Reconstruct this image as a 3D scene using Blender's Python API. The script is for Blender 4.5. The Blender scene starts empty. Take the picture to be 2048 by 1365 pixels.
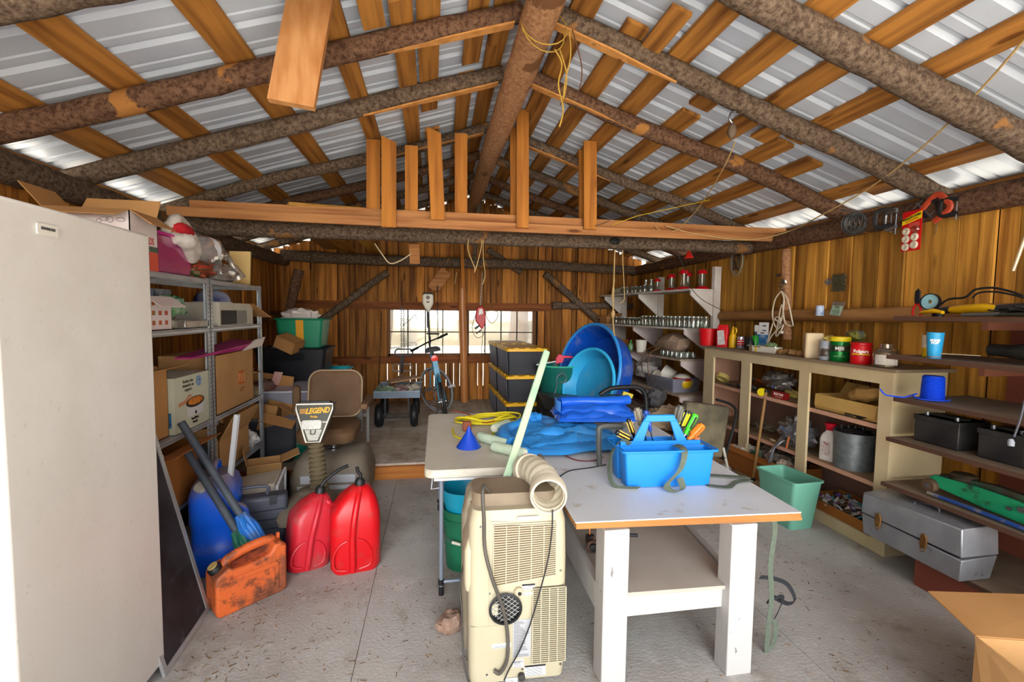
import bpy, math, random
from mathutils import Vector, Matrix, noise, Euler
V = Vector
random.seed(7)
SC = bpy.context.scene
# ---------------- camera ----------------
F = 910.0; H = 1.57; ROLL = 0.012
yaw = math.atan2(1024-870, F); pitch = -math.atan2(((682.5-625)/F)*math.cos(yaw), 1)
fw = V((math.sin(yaw)*math.cos(pitch), math.cos(yaw)*math.cos(pitch), math.sin(pitch)))
_r = fw.cross(V((0,0,1))).normalized(); _u = _r.cross(fw)
rgt = _r*math.cos(ROLL)+_u*math.sin(ROLL); upv = -_r*math.sin(ROLL)+_u*math.cos(ROLL)
cd = bpy.data.cameras.new('camera'); cam = bpy.data.objects.new('camera', cd)
SC.collection.objects.link(cam); SC.camera = cam
cd.sensor_width = 36; cd.lens = 36*F/2048; cd.clip_start = .05; cd.clip_end = 300
cam.matrix_world = Matrix((( rgt.x, upv.x, -fw.x, 0),(rgt.y, upv.y, -fw.y, 0),(rgt.z, upv.z, -fw.z, H),(0,0,0,1)))
def at(px, py, X=None, Y=None, Z=None):
    "world point seen at a photo pixel on a known plane (for measuring the room)"
    d = fw + rgt*((px-1024)/F) - upv*((py-682.5)/F)
    t = X/d.x if X is not None else Y/d.y if Y is not None else (Z-H)/d.z
    return V((t*d.x, t*d.y, H+t*d.z))
# ---------------- world, sun, exposure ----------------
w = bpy.data.worlds.new('overcast sky'); SC.world = w; w.use_nodes = True
nt = w.node_tree; bg = nt.nodes['Background']
tc = nt.nodes.new('ShaderNodeTexCoord'); sp = nt.nodes.new('ShaderNodeSeparateXYZ'); cr = nt.nodes.new('ShaderNodeValToRGB')
nt.links.new(tc.outputs['Generated'], sp.inputs[0]); nt.links.new(sp.outputs['Z'], cr.inputs[0]); nt.links.new(cr.outputs[0], bg.inputs[0])
cr.color_ramp.elements[0].color = (.93,.94,.96,1); cr.color_ramp.elements[1].color = (.66,.76,.92,1)
bg.inputs[1].default_value = 1.35
def sun(name, energy, angle, col, d):
    ld = bpy.data.lights.new(name,'SUN'); ld.energy = energy; ld.angle = R_(angle); ld.color = col
    lo = bpy.data.objects.new(name, ld); SC.collection.objects.link(lo); lo.rotation_euler = V(d).to_track_quat('-Z','Y').to_euler()
R_ = math.radians
sun('low_fill_sun', 1.95, 36, (1,.985,.96), (.06,1,-.24))      # wide low sun added to carry even light through to the back wall
sun('high_sun', 13, 3, (1,.97,.92), (.25,.5,-1.0))            # falls on the yard outside and bounces in
SC.view_settings.view_transform = 'Standard'; SC.view_settings.look = 'None'
SC.view_settings.gamma = 1; SC.view_settings.use_curve_mapping = False
SC.view_settings.exposure = 0.93
# ---------------- materials ----------------
def lin(c):
    if isinstance(c, str):
        c = c.lstrip('#'); c = [int(c[i:i+2],16)/255 for i in (0,2,4)]
        c = [x/12.92 if x <= .04045 else ((x+.055)/1.055)**2.4 for x in c]
    return (c[0], c[1], c[2], 1)
def newmat(name):
    m = bpy.data.materials.new(name); m.use_nodes = True
    n = m.node_tree.nodes; return m, n, m.node_tree.links, n['Principled BSDF']
def mat(name, c, rough=.55, metal=0, c2=None, sc=6, st=(1,1,1), amt=.5, bump=0, bsc=60, isl=0, spec=.4, coat=0, det=5, alpha=1, ramp=(.35,.65)):
    "general surface: two colours mixed by stretched noise, fine bump, optional per-piece variation"
    m, n, l, b = newmat(name)
    b.inputs['Roughness'].default_value = rough; b.inputs['Metallic'].default_value = metal
    b.inputs['Specular IOR Level'].default_value = spec; b.inputs['Coat Weight'].default_value = coat
    c1 = lin(c); b.inputs['Base Color'].default_value = c1
    if alpha < 1: b.inputs['Alpha'].default_value = alpha
    t = n.new('ShaderNodeTexCoord'); mp = n.new('ShaderNodeMapping'); mp.inputs['Scale'].default_value = st
    l.new(t.outputs['Object'], mp.inputs[0]); out = None
    if c2:
        geo = n.new('ShaderNodeNewGeometry')
        no = n.new('ShaderNodeTexNoise'); no.noise_dimensions = '4D'; no.inputs['Scale'].default_value = sc; no.inputs['Detail'].default_value = det
        mw = n.new('ShaderNodeMath'); mw.operation = 'MULTIPLY'; mw.inputs[1].default_value = 37 if isl else 0
        l.new(geo.outputs['Random Per Island'], mw.inputs[0]); l.new(mw.outputs[0], no.inputs['W'])
        l.new(mp.outputs[0], no.inputs[0]); r = n.new('ShaderNodeValToRGB'); r.color_ramp.elements[0].position, r.color_ramp.elements[1].position = ramp
        a = lin(c2); r.color_ramp.elements[0].color = c1
        r.color_ramp.elements[1].color = tuple(c1[i]*(1-amt)+a[i]*amt for i in range(3))+(1,)
        l.new(no.outputs['Fac'], r.inputs[0]); out = r.outputs[0]
        if isl:
            hs = n.new('ShaderNodeHueSaturation'); ma = n.new('ShaderNodeMapRange')
            ma.inputs['To Min'].default_value = 1-isl; ma.inputs['To Max'].default_value = 1+isl*.7
            l.new(geo.outputs['Random Per Island'], ma.inputs[0]); l.new(ma.outputs[0], hs.inputs['Value']); l.new(out, hs.inputs['Color']); out = hs.outputs[0]
        l.new(out, b.inputs['Base Color'])
    if bump:
        nb = n.new('ShaderNodeTexNoise'); nb.inputs['Scale'].default_value = bsc; nb.inputs['Detail'].default_value = 4
        bp = n.new('ShaderNodeBump'); bp.inputs['Strength'].default_value = bump; bp.inputs['Distance'].default_value = .01
        l.new(mp.outputs[0], nb.inputs[0]); l.new(nb.outputs['Fac'], bp.inputs['Height']); l.new(bp.outputs[0], b.inputs['Normal'])
    return m
def wood(name, c, c2, axis='z', isl=.3, rough=.7, sc=20, knots=True):
    st = {'x':(.06,1,1),'y':(1,.06,1),'z':(1,1,.06)}[axis]
    m = mat(name, c, rough, 0, c2, sc, st, 1, .35, 45, isl, .2, det=10, ramp=(.40,.68))
    if knots:
        n = m.node_tree.nodes; l = m.node_tree.links; b = n['Principled BSDF']; src = b.inputs['Base Color'].links[0].from_socket
        t = n.new('ShaderNodeTexCoord'); mp = n.new('ShaderNodeMapping'); mp.inputs['Scale'].default_value = {'x':(1.2,5,5),'y':(5,1.2,5),'z':(5,5,1.2)}[axis]
        vo = n.new('ShaderNodeTexVoronoi'); vo.inputs['Scale'].default_value = 1.1
        r = n.new('ShaderNodeValToRGB'); r.color_ramp.elements[0].position = .06; r.color_ramp.elements[1].position = .12
        r.color_ramp.elements[0].color = (.18,.10,.05,1); r.color_ramp.elements[1].color = (1,1,1,1)
        mx = n.new('ShaderNodeMix'); mx.data_type = 'RGBA'; mx.blend_type = 'MULTIPLY'; mx.inputs['Factor'].default_value = .8
        l.new(t.outputs['Object'], mp.inputs[0]); l.new(mp.outputs[0], vo.inputs[0]); l.new(vo.outputs['Distance'], r.inputs[0])
        l.new(src, mx.inputs['A']); l.new(r.outputs[0], mx.inputs['B']); l.new(mx.outputs['Result'], b.inputs['Base Color'])
    return m
def bark(name, c, c2, c3):
    m, n, l, b = newmat(name); b.inputs['Roughness'].default_value = .92; b.inputs['Specular IOR Level'].default_value = .12
    t = n.new('ShaderNodeTexCoord'); no = n.new('ShaderNodeTexNoise'); no.inputs['Scale'].default_value = 38; no.inputs['Detail'].default_value = 12; no.inputs['Roughness'].default_value = .72
    r = n.new('ShaderNodeValToRGB'); r.color_ramp.elements[0].position = .40; r.color_ramp.elements[1].position = .60
    r.color_ramp.elements[0].color = lin(c); r.color_ramp.elements[1].color = lin(c2)
    n2 = n.new('ShaderNodeTexNoise'); n2.inputs['Scale'].default_value = 3.4; n2.inputs['Detail'].default_value = 6
    r2 = n.new('ShaderNodeValToRGB'); r2.color_ramp.elements[0].position = .64; r2.color_ramp.elements[1].position = .66
    mx = n.new('ShaderNodeMix'); mx.data_type = 'RGBA'; mx.inputs['B'].default_value = lin(c3)
    bp = n.new('ShaderNodeBump'); bp.inputs['Strength'].default_value = .8; bp.inputs['Distance'].default_value = .012
    l.new(t.outputs['Object'], no.inputs[0]); l.new(t.outputs['Object'], n2.inputs[0]); l.new(no.outputs['Fac'], r.inputs[0]); l.new(n2.outputs['Fac'], r2.inputs[0])
    l.new(r.outputs[0], mx.inputs['A']); l.new(r2.outputs[0], mx.inputs['Factor']); l.new(mx.outputs['Result'], b.inputs['Base Color'])
    l.new(no.outputs['Fac'], bp.inputs['Height']); l.new(bp.outputs[0], b.inputs['Normal'])
    return m
def clear(name, tint='#ffffff', gloss=.12, rough=.05, dens=.0, body='#dddddd'):
    "clear glass or plastic film: see-through with a sheen; dens adds some cloudy body"
    m, n, l, b = newmat(name); n.remove(b); o = n['Material Output']
    tr = n.new('ShaderNodeBsdfTransparent'); tr.inputs[0].default_value = lin(tint)
    gl = n.new('ShaderNodeBsdfGlossy'); gl.inputs['Roughness'].default_value = rough
    df = n.new('ShaderNodeBsdfDiffuse'); df.inputs[0].default_value = lin(body)
    lw = n.new('ShaderNodeLayerWeight'); lw.inputs[0].default_value = .35
    ad = n.new('ShaderNodeMath'); ad.operation = 'MULTIPLY_ADD'; ad.inputs[1].default_value = .6; ad.inputs[2].default_value = gloss*.5
    l.new(lw.outputs['Facing'], ad.inputs[0])
    m1 = n.new('ShaderNodeMixShader'); m1.inputs[0].default_value = dens; l.new(tr.outputs[0], m1.inputs[1]); l.new(df.outputs[0], m1.inputs[2])
    m2 = n.new('ShaderNodeMixShader'); l.new(ad.outputs[0], m2.inputs[0]); l.new(m1.outputs[0], m2.inputs[1]); l.new(gl.outputs[0], m2.inputs[2])
    l.new(m2.outputs[0], o.inputs[0]); return m
MC = {}
def pl(hexc, rough=.45, dirt=None, amt=.5, sc=9, metal=0, bump=0, ramp=(.45,.7)):
    "plain coloured material, cached; dirt = second colour in patches"
    k = (hexc, rough, dirt, amt, sc, metal, bump, ramp)
    if k not in MC: MC[k] = mat('surface_'+hexc.strip('#'), hexc, rough, metal, dirt, sc, amt=amt, bump=bump, ramp=ramp)
    return MC[k]
# ---------------- mesh building ----------------
class MB:
    def __init__(s, M=None): s.v = []; s.f = []; s.mi = []; s.m = 0; s.M = M
    def add(s, vs, fs):
        o = len(s.v); s.v += [(s.M @ V(v)) if s.M else V(v) for v in vs]
        s.f += [[o+i for i in f] for f in fs]; s.mi += [s.m]*len(fs); return s
    def box(s, x0, x1, y0, y1, z0, z1):
        return s.add([(x0,y0,z0),(x1,y0,z0),(x1,y1,z0),(x0,y1,z0),(x0,y0,z1),(x1,y0,z1),(x1,y1,z1),(x0,y1,z1)],
            [(3,2,1,0),(4,5,6,7),(0,1,5,4),(1,2,6,5),(2,3,7,6),(3,0,4,7)])
    def cbox(s, c, d): return s.box(c[0]-d[0]/2,c[0]+d[0]/2,c[1]-d[1]/2,c[1]+d[1]/2,c[2]-d[2]/2,c[2]+d[2]/2)
    def frus(s, b, t, z0, z1):
        "tapered box: b, t = (x0,x1,y0,y1) at bottom and top"
        return s.add([(b[0],b[2],z0),(b[1],b[2],z0),(b[1],b[3],z0),(b[0],b[3],z0),(t[0],t[2],z1),(t[1],t[2],z1),(t[1],t[3],z1),(t[0],t[3],z1)],
            [(3,2,1,0),(4,5,6,7),(0,1,5,4),(1,2,6,5),(2,3,7,6),(3,0,4,7)])
    def bar(s, a, b, w, h, up=(0,0,1)):
        "rectangular bar from a to b, w across, h along up"
        a = V(a); b = V(b); d = (b-a).normalized(); u = V(up); x = d.cross(u)
        if x.length < 1e-4: x = d.cross(V((1,0,0)))
        x.normalize(); u = x.cross(d); vs = []
        for p in (a, b):
            for i, j in ((-1,-1),(1,-1),(1,1),(-1,1)): vs.append(p+x*(w/2*i)+u*(h/2*j))
        return s.add(vs, [(3,2,1,0),(4,5,6,7),(0,1,5,4),(1,2,6,5),(2,3,7,6),(3,0,4,7)])
    def tube(s, pts, r, n=10, closed=False, jit=0, sq=1):
        pts = [V(p) for p in pts]; k = len(pts); rs = r if isinstance(r,(list,tuple)) else [r]*k
        tg = [((pts[(i+1)%k] if (closed or i<k-1) else pts[i])-(pts[i-1] if (closed or i>0) else pts[i])).normalized() for i in range(k)]
        u = tg[0].cross(V((0,0,1)));
        if u.length < 1e-3: u = V((1,0,0))
        u.normalize(); vs = []
        for i in range(k):
            u = u - tg[i]*u.dot(tg[i])
            if u.length < 1e-4: u = tg[i].orthogonal()
            u.normalize(); w_ = tg[i].cross(u)
            for j in range(n):
                a = 2*math.pi*j/n; rr = rs[i]
                if jit: q = pts[i]+(u*math.cos(a)+w_*math.sin(a))*rr; rr = rr*(1+jit*noise.noise(q*9)+jit*.6*noise.noise(q*31))
                vs.append(pts[i]+u*(math.cos(a)*rr)+w_*(math.sin(a)*rr*sq))
        fs = []
        for i in range(k if closed else k-1):
            for j in range(n):
                a, b = i*n+j, i*n+(j+1)%n; c, d = ((i+1)%k)*n+(j+1)%n, ((i+1)%k)*n+j
                fs.append((a,b,c,d))
        if not closed: fs += [tuple(range(n-1,-1,-1)), tuple((k-1)*n+j for j in range(n))]
        return s.add(vs, fs)
    def lathe(s, prof, n=24, c=(0,0,0), ax=None, sy=1):
        "profile of (radius, height), turned about z (or the axis ax) at c"
        R = V(ax).normalized().to_track_quat('Z','Y').to_matrix() if ax else Matrix.Identity(3); c = V(c)
        vs = [c+R@V((p[0]*math.cos(2*math.pi*j/n), sy*p[0]*math.sin(2*math.pi*j/n), p[1])) for p in prof for j in range(n)]
        fs = [(i*n+j, i*n+(j+1)%n, (i+1)*n+(j+1)%n, (i+1)*n+j) for i in range(len(prof)-1) for j in range(n)]
        ring = prof[0] == prof[-1]
        if prof[0][0] > 1e-5 and not ring: fs.append(tuple(range(n-1,-1,-1)))
        if prof[-1][0] > 1e-5 and not ring: fs.append(tuple((len(prof)-1)*n+j for j in range(n)))
        return s.add(vs, fs)
    def cup(s, r0, r1, h, t=.003, n=24, c=(0,0,0), ax=None, lip=.004):
        return s.lathe([(0,0),(r0,0),(r1,h-lip),(r1+lip,h-lip),(r1+lip,h),(r1-t,h),(r0-t,t),(0,t)], n, c, ax)
    def prism(s, poly, a, b, plane='xy'):
        "polygon extruded; plane gives its two axes, a..b along the third"
        def P(u, v, t): return {'xy':(u,v,t),'xz':(u,t,v),'yz':(t,u,v)}[plane]
        n = len(poly); vs = [P(u,v,a) for u,v in poly]+[P(u,v,b) for u,v in poly]
        fs = [tuple(range(n-1,-1,-1)), tuple(range(n,2*n))]+[(i,(i+1)%n,n+(i+1)%n,n+i) for i in range(n)]
        return s.add(vs, fs)
    def loft(s, rings, cap=True):
        n = len(rings[0]); vs = [p for r in rings for p in r]
        fs = [(i*n+j, i*n+(j+1)%n, (i+1)*n+(j+1)%n, (i+1)*n+j) for i in range(len(rings)-1) for j in range(n)]
        if cap: fs += [tuple(range(n-1,-1,-1)), tuple((len(rings)-1)*n+j for j in range(n))]
        return s.add(vs, fs)
    def sheet(s, fn, nu, nv, t=.002):
        "thin sheet fn(u,v) -> point, with thickness t downward along z-ish normal"
        g = [[V(fn(i/nu, j/nv)) for j in range(nv+1)] for i in range(nu+1)]
        vs = []; m = nv+1
        for i in range(nu+1):
            for j in range(m):
                du = g[min(i+1,nu)][j]-g[max(i-1,0)][j]; dv = g[i][min(j+1,nv)]-g[i][max(j-1,0)]
                nn = du.cross(dv); nn = nn.normalized() if nn.length > 1e-9 else V((0,0,1))
                vs += [g[i][j]+nn*t/2, g[i][j]-nn*t/2]
        I = lambda i, j, k: (i*m+j)*2+k; fs = []
        for i in range(nu):
            for j in range(nv):
                fs += [(I(i,j,0),I(i+1,j,0),I(i+1,j+1,0),I(i,j+1,0)), (I(i,j+1,1),I(i+1,j+1,1),I(i+1,j,1),I(i,j,1))]
        for i in range(nu): fs += [(I(i,0,1),I(i+1,0,1),I(i+1,0,0),I(i,0,0)), (I(i,nv,0),I(i+1,nv,0),I(i+1,nv,1),I(i,nv,1))]
        for j in range(nv): fs += [(I(0,j,0),I(0,j+1,0),I(0,j+1,1),I(0,j,1)), (I(nu,j,1),I(nu,j+1,1),I(nu,j+1,0),I(nu,j,0))]
        return s.add(vs, fs)
    def ribbon(s, pts, w, t=.002, side=(1,0,0)):
        "strap through pts; side = one vector or one per point"
        pts = [V(p) for p in pts]; k = len(pts); sd = side if isinstance(side[0],(list,tuple,Vector)) else [side]*k
        def fn(u, v):
            i = min(int(round(u*(k-1))), k-1); return pts[i]+V(sd[i]).normalized()*w*(v-.5)
        return s.sheet(fn, k-1, 1, t)
    def blob(s, c, r, amp=.12, seed=0, nu=20, nv=12, fr=2.2, flat=None):
        c = V(c); vs = []; 
        for i in range(nv+1):
            th = math.pi*i/nv
            for j in range(nu):
                ph = 2*math.pi*j/nu; d = V((math.sin(th)*math.cos(ph), math.sin(th)*math.sin(ph), math.cos(th)))
                k = 1+amp*noise.noise(d*fr+V((seed,seed*2,0)))+amp*.5*noise.noise(d*fr*2.7+V((seed,0,seed)))
                p = V((d.x*r[0], d.y*r[1], d.z*r[2]))*k
                if flat is not None: p.z = max(p.z, flat)
                vs.append(c+p)
        fs = [(i*nu+j, (i+1)*nu+j, (i+1)*nu+(j+1)%nu, i*nu+(j+1)%nu) for i in range(nv) for j in range(nu)]
        return s.add(vs, fs)
def cr_(pts, k=6, closed=False):
    "smooth path through points"
    p = [V(q) for q in pts]; n = len(p); out = []
    for i in range(n if closed else n-1):
        a = p[i-1] if (closed or i>0) else p[0]; b = p[i]; c = p[(i+1)%n]; d = p[(i+2)%n] if (closed or i+2<n) else p[-1]
        for j in range(k):
            t = j/k; out.append(.5*((2*b)+(c-a)*t+(2*a-5*b+4*c-d)*t*t+(3*b-a-3*c+d)*t**3))
    if not closed: out.append(p[-1])
    return out
def circ(c, r, n=20, ax='z', a0=0, a1=2*math.pi, ry=None):
    ry = r if ry is None else ry; o = []
    for i in range(n):
        a = a0+(a1-a0)*i/(n if abs(a1-a0) > 6.28 else n-1); u, v = r*math.cos(a), ry*math.sin(a)
        o.append(V(c)+V({'z':(u,v,0),'y':(u,0,v),'x':(0,u,v)}[ax]))
    return o
def rrect(w, h, r, k=4, cx=0, cy=0):
    o = []
    for sx, sy, a in ((1,-1,-90),(1,1,0),(-1,1,90),(-1,-1,180)):
        for i in range(k+1):
            t = math.radians(a+90*i/k); o.append((cx+sx*(w/2-r)+r*math.cos(t), cy+sy*(h/2-r)+r*math.sin(t)))
    return o
def obj(name, mb, m, parent=None, bev=0, smooth=40, label=None, loc=None, rot=None, solid=0, seg=2):
    me = bpy.data.meshes.new(name); me.from_pydata([tuple(v) for v in mb.v], [], mb.f)
    for x in (m if isinstance(m,(list,tuple)) else [m]): me.materials.append(x)
    if any(mb.mi): me.polygons.foreach_set('material_index', mb.mi)
    me.update(); me.validate()
    if smooth:
        me.shade_smooth(); me.set_sharp_from_angle(angle=math.radians(smooth))
    o = bpy.data.objects.new(name, me); SC.collection.objects.link(o); o.parent = parent
    if loc is not None: o.location = loc
    if rot is not None: o.rotation_euler = rot
    if bev:
        b = o.modifiers.new('bevel','BEVEL'); b.width = bev; b.segments = seg; b.limit_method = 'ANGLE'; b.angle_limit = math.radians(40)
    if label: o['label'] = label
    return o
def tag(o, label, cat, group=None):
    o['label'] = label; o['category'] = cat
    if group: o['group'] = group
    return o
def T(name, label, cat, loc=(0,0,0), rz=0, group=None, rot=None):
    o = bpy.data.objects.new(name, None); SC.collection.objects.link(o); o.location = loc; o.empty_display_size = .05
    o.rotation_euler = rot if rot is not None else (0,0,rz); return tag(o, label, cat, group)
def S(name, mb, m, label, cat, loc=None, group=None, rot=None, **k):
    return tag(obj(name, mb, m, None, loc=loc, rot=rot, **k), label, cat, group)
def struct(name, mb, m, parent=None, **k):
    o = obj(name, mb, m, parent, **k); o['kind'] = 'structure'; return o
def kids(o): return [c for c in bpy.data.objects if c.parent == o]
def dup(o, loc, rz=None, label=None, group=None, parent=None, rot=None, scale=None):
    c = o.copy(); SC.collection.objects.link(c)
    if parent: c.parent = parent
    else:
        c.location = loc
        if rz is not None: c.rotation_euler = (0,0,rz)
        if rot is not None: c.rotation_euler = rot
        if scale is not None: c.scale = scale
    if label: c['label'] = label
    if group: c['group'] = group
    for k in kids(o): dup(k, None, parent=c)
    return c
def text(s, size, m, parent, M, name='lettering', depth=.0008, bold=0, sx=1, align='CENTER', shear=0):
    "letters as a thin mesh; M places the text plane (x right, y up, z out)"
    cu = bpy.data.curves.new(name,'FONT'); cu.body = s; cu.size = size; cu.extrude = depth; cu.align_x = align; cu.align_y = 'CENTER'; cu.offset = bold; cu.shear = shear
    cu.resolution_u = 3
    o = bpy.data.objects.new(name, cu); dg = bpy.context.evaluated_depsgraph_get()
    me = bpy.data.meshes.new_from_object(o); bpy.data.objects.remove(o)
    me.transform(M @ Matrix.Diagonal((sx,1,1,1))); me.materials.clear(); me.materials.append(m)
    o = bpy.data.objects.new(name, me); SC.collection.objects.link(o); o.parent = parent; return o
def face_(o, right, up): # matrix with origin o, x=right, y=up
    r = V(right).normalized(); u = V(up).normalized(); n = r.cross(u)
    return Matrix(((r.x,u.x,n.x,o[0]),(r.y,u.y,n.y,o[1]),(r.z,u.z,n.z,o[2]),(0,0,0,1)))
def TR(loc=(0,0,0), rx=0, ry=0, rz=0): return Matrix.Translation(V(loc)) @ Euler((rx,ry,rz)).to_matrix().to_4x4()
R_ = math.radians
# shared materials
M_metal_roof = mat('white_painted_sheet_metal','#c4ccd8',.36,.0,'#a7b0bf',1.6,(1,1,1),.8,.0, spec=.5)
M_wall = wood('orange_brown_rough_boards','#b87a35','#6e3d1a','z',.5)
M_wallr = wood('golden_rough_boards','#cb943f','#8a5a24','z',.45)
M_rb = wood('roof_boards','#b07838','#6b421f','y',.35)
M_bv = wood('upright_boards','#b5742f','#8a5320','z',.2)
M_bx = wood('cross_boards','#b07a4a','#84502b','x',.15)
M_fresh = wood('fresh_pine','#c98f52','#b0773d','z',.1)
M_bark = bark('grey_brown_bark','#4a3b30','#7d6b5a','#93693f')
M_bark2 = bark('reddish_bark','#4b3326','#7c5e49','#a8743f')
M_peel = bark('peeled_log','#95684a','#bd9068','#7a5538')
M_white = pl('#cfccc8',.6,'#a9a197',.5,5)
M_black = pl('#17181a',.5)
M_dark = pl('#26262a',.6,'#4b4640',.5,12)
M_card = mat('brown_cardboard','#b98a55',.85,0,'#a77743',3,amt=.7)
M_card2 = mat('tan_cardboard','#c79b66',.85,0,'#b58853',4,amt=.6)
M_cardd = mat('dark_cardboard','#a5662a',.85,0,'#8d5422',4,amt=.6)
M_galv = mat('galvanised_steel','#c6cbd0',.32,.5,'#a3a9ae',8,amt=.6)
M_chrome = pl('#c9ccd0',.18,None,metal=1)
M_steel = pl('#8f9398',.35,'#5a5048',.5,14,metal=.9)
M_rope = mat('sisal_rope','#c3a36c',.9,0,'#97784a',40,amt=.6)
M_glass = clear('jar_glass','#f4f8f4',.25,.03,.05,'#c8d2c8')
M_film = clear('clear_plastic_film','#f2f2f2',.35,.12,.22,'#d5d2cc')
# ======================= the shell =======================
XL, XR, YB, YF, RX0 = -2.3, 3.4, 7.4, -.6, .55     # side walls, back wall, front opening, ridge
PZ = .14; PY = 4.33                                 # plank platform height and front edge
SL = .32
def roofz(x): return 3.40 - SL*abs(x-RX0)           # underside of the roof boards' height
m_conc = mat('worn_concrete','#b3b1ac',.85,0,'#8f8882',1.7,amt=.75,bump=.35,bsc=70,det=11,ramp=(.42,.7))
_n = m_conc.node_tree.nodes; _l = m_conc.node_tree.links; _b = _n['Principled BSDF']; _s = _b.inputs['Base Color'].links[0].from_socket
def overlay(m, scale, lo, hi, col, fac=.7, st=(1,1,1), src=None):
    n = m.node_tree.nodes; l = m.node_tree.links; b = n['Principled BSDF']
    src = b.inputs['Base Color'].links[0].from_socket if b.inputs['Base Color'].links else None
    t = n.new('ShaderNodeTexCoord'); mp = n.new('ShaderNodeMapping'); mp.inputs['Scale'].default_value = st; no = n.new('ShaderNodeTexNoise')
    no.inputs['Scale'].default_value = scale; no.inputs['Detail'].default_value = 9; no.inputs['Roughness'].default_value = .7
    r = n.new('ShaderNodeValToRGB'); r.color_ramp.elements[0].position = lo-.035; r.color_ramp.elements[1].position = hi-.05
    r.color_ramp.elements[0].color = (0,0,0,1); r.color_ramp.elements[1].color = (fac,fac,fac,1)
    mx = n.new('ShaderNodeMix'); mx.data_type = 'RGBA'; mx.inputs['B'].default_value = lin(col)
    l.new(t.outputs['Object'], mp.inputs[0]); l.new(mp.outputs[0], no.inputs[0]); l.new(no.outputs['Fac'], r.inputs[0]); l.new(r.outputs[0], mx.inputs['Factor'])
    if src: l.new(src, mx.inputs['A'])
    else: mx.inputs['A'].default_value = b.inputs['Base Color'].default_value
    l.new(mx.outputs['Result'], b.inputs['Base Color']); return m
overlay(m_conc, 1.1, .58, .72, '#7d6e5e', .6); overlay(m_conc, 4, .60, .72, '#86796b', .5); overlay(m_conc, 2.6, .62, .74, '#cfcdc9', .6); overlay(m_conc, 14, .6, .75, '#c9c9c6', .6); overlay(m_conc, 55, .68, .74, '#4a3a2c', .7)
# floor: slabs with real joints between them
mb = MB()
xs = [XL, -.35, 1.7, XR]; ys = [YF-.6, .9, 2.65, PY+.1]
for i in range(3):
    for j in range(3): mb.box(xs[i]+.0015, xs[i+1]-.0015, ys[j]+.0015, ys[j+1]-.0015, -.12, 0)
struct('floor', mb, m_conc)
struct('ground', MB().box(-40,40,-30,60,-.3,-.05), mat('pale_gravel_ground','#d2cabb',.95,0,'#bdb4a4',2,amt=.8))
m_plat = wood('dusty_platform_boards','#b5a590','#8d7a66','y',.12,.85,5,False); overlay(m_plat, 2.2, .5, .7, '#d9d2c8', .75); overlay(m_plat, 30, .66, .73, '#5b4632', .7)
mb = MB(); x = XL
for wd in (1.1,1.22,.75,.62,1.22,.8): 
    x2 = min(x+wd, XR); mb.box(x+.002, x2-.002, PY, YB, PZ-.02, PZ); x = x2
struct('floor', mb, m_plat)
struct('trim_1', MB().box(XL, XR, PY-.04, PY, 0, PZ-.02), wood('platform_riser_board','#b9783a','#96572a','x',.1))
# litter on the concrete
rnd = random.Random(3)
def rz(a, b): return rnd.uniform(a, b)
# metal roof with ribs running down the slope
mb = MB()
for sgn in (-1,1):
    xe = (RX0-XL+.5) if sgn < 0 else (XR-RX0+.5); y = YF-.3; pr = []
    while y < YB+.35:
        pr += [(y,0),(y+.075,0),(y+.083,.006),(y+.098,.006),(y+.106,0),(y+.15,0),(y+.168,.02),(y+.19,.02),(y+.208,0)]; y += .23
    n = len(pr); vs = []
    for t in (0, .5, 1):
        for (yy, hh) in pr: vs.append((RX0+sgn*xe*t, yy, 3.432-SL*xe*t+hh))
    fs = []
    for k in range(2):
        for j in range(n-1):
            q = (k*n+j, k*n+j+1, (k+1)*n+j+1, (k+1)*n+j); fs.append(q if sgn > 0 else q[::-1])
    mb.add(vs, fs)
struct('ceiling', mb, M_metal_roof, smooth=20)
# walls of vertical boards: side walls
def board_wall(mb, fixed, a, b, top, axis, thick=.022, seed=1, holes=(), gap=.004):
    r = random.Random(seed); t = a
    while t < b-.01:
        wd = r.uniform(.085,.19); t2 = min(t+wd, b); off = r.choice((0,.0,.012,.02))
        g = gap if r.random() < .75 else gap*2.2; zt = top((t+t2)/2)
        spans = [(0 if axis=='y' else PZ-.02, zt)]
        for (h0,h1,z0,z1) in holes:
            if t2 > h0+.02 and t < h1-.02:
                spans = [s for sp in spans for s in ((sp[0],min(sp[1],z0)),(max(sp[0],z1),sp[1])) if s[1]-s[0] > .02]
        for z0, z1 in spans:
            if axis == 'y': mb.box(fixed+(off if fixed > 0 else -off-thick), fixed+(off+thick if fixed > 0 else -off), t+g/2, t2-g/2, z0, z1)
            else: mb.box(t+g/2, t2-g/2, fixed+off, fixed+off+thick, z0, z1)
        t = t2
M_back = pl('#1c120b',.95)  # near-black backing added behind the wall boards so their seams read dark
mb = MB(); board_wall(mb, XR, YF, YB+.1, lambda t: 2.36, 'y', seed=5, gap=.005); mb.m = 1; mb.box(XR+.045, XR+.06, YF, YB+.15, -.05, 2.36)
struct('wall_right', mb, [M_wallr,M_back], smooth=0)
mb = MB(); board_wall(mb, XL, YF, YB+.1, lambda t: 2.36, 'y', seed=9, gap=.005); mb.m = 1; mb.box(XL-.06, XL-.045, YF, YB+.15, -.05, 2.36)
struct('wall_left', mb, [M_wall,M_back], smooth=0)
W1 = (at(780,620,Y=YB).x, at(920,620,Y=YB).x, at(780,708,Y=YB).z, at(780,620,Y=YB).z)
W2 = (at(938,620,Y=YB).x, at(1066,620,Y=YB).x, W1[2], W1[3])
mb = MB(); board_wall(mb, YB, XL-.1, XR+.1, lambda t: roofz(t)+.02, 'x', seed=12, holes=(W1,W2), gap=.006)
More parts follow.
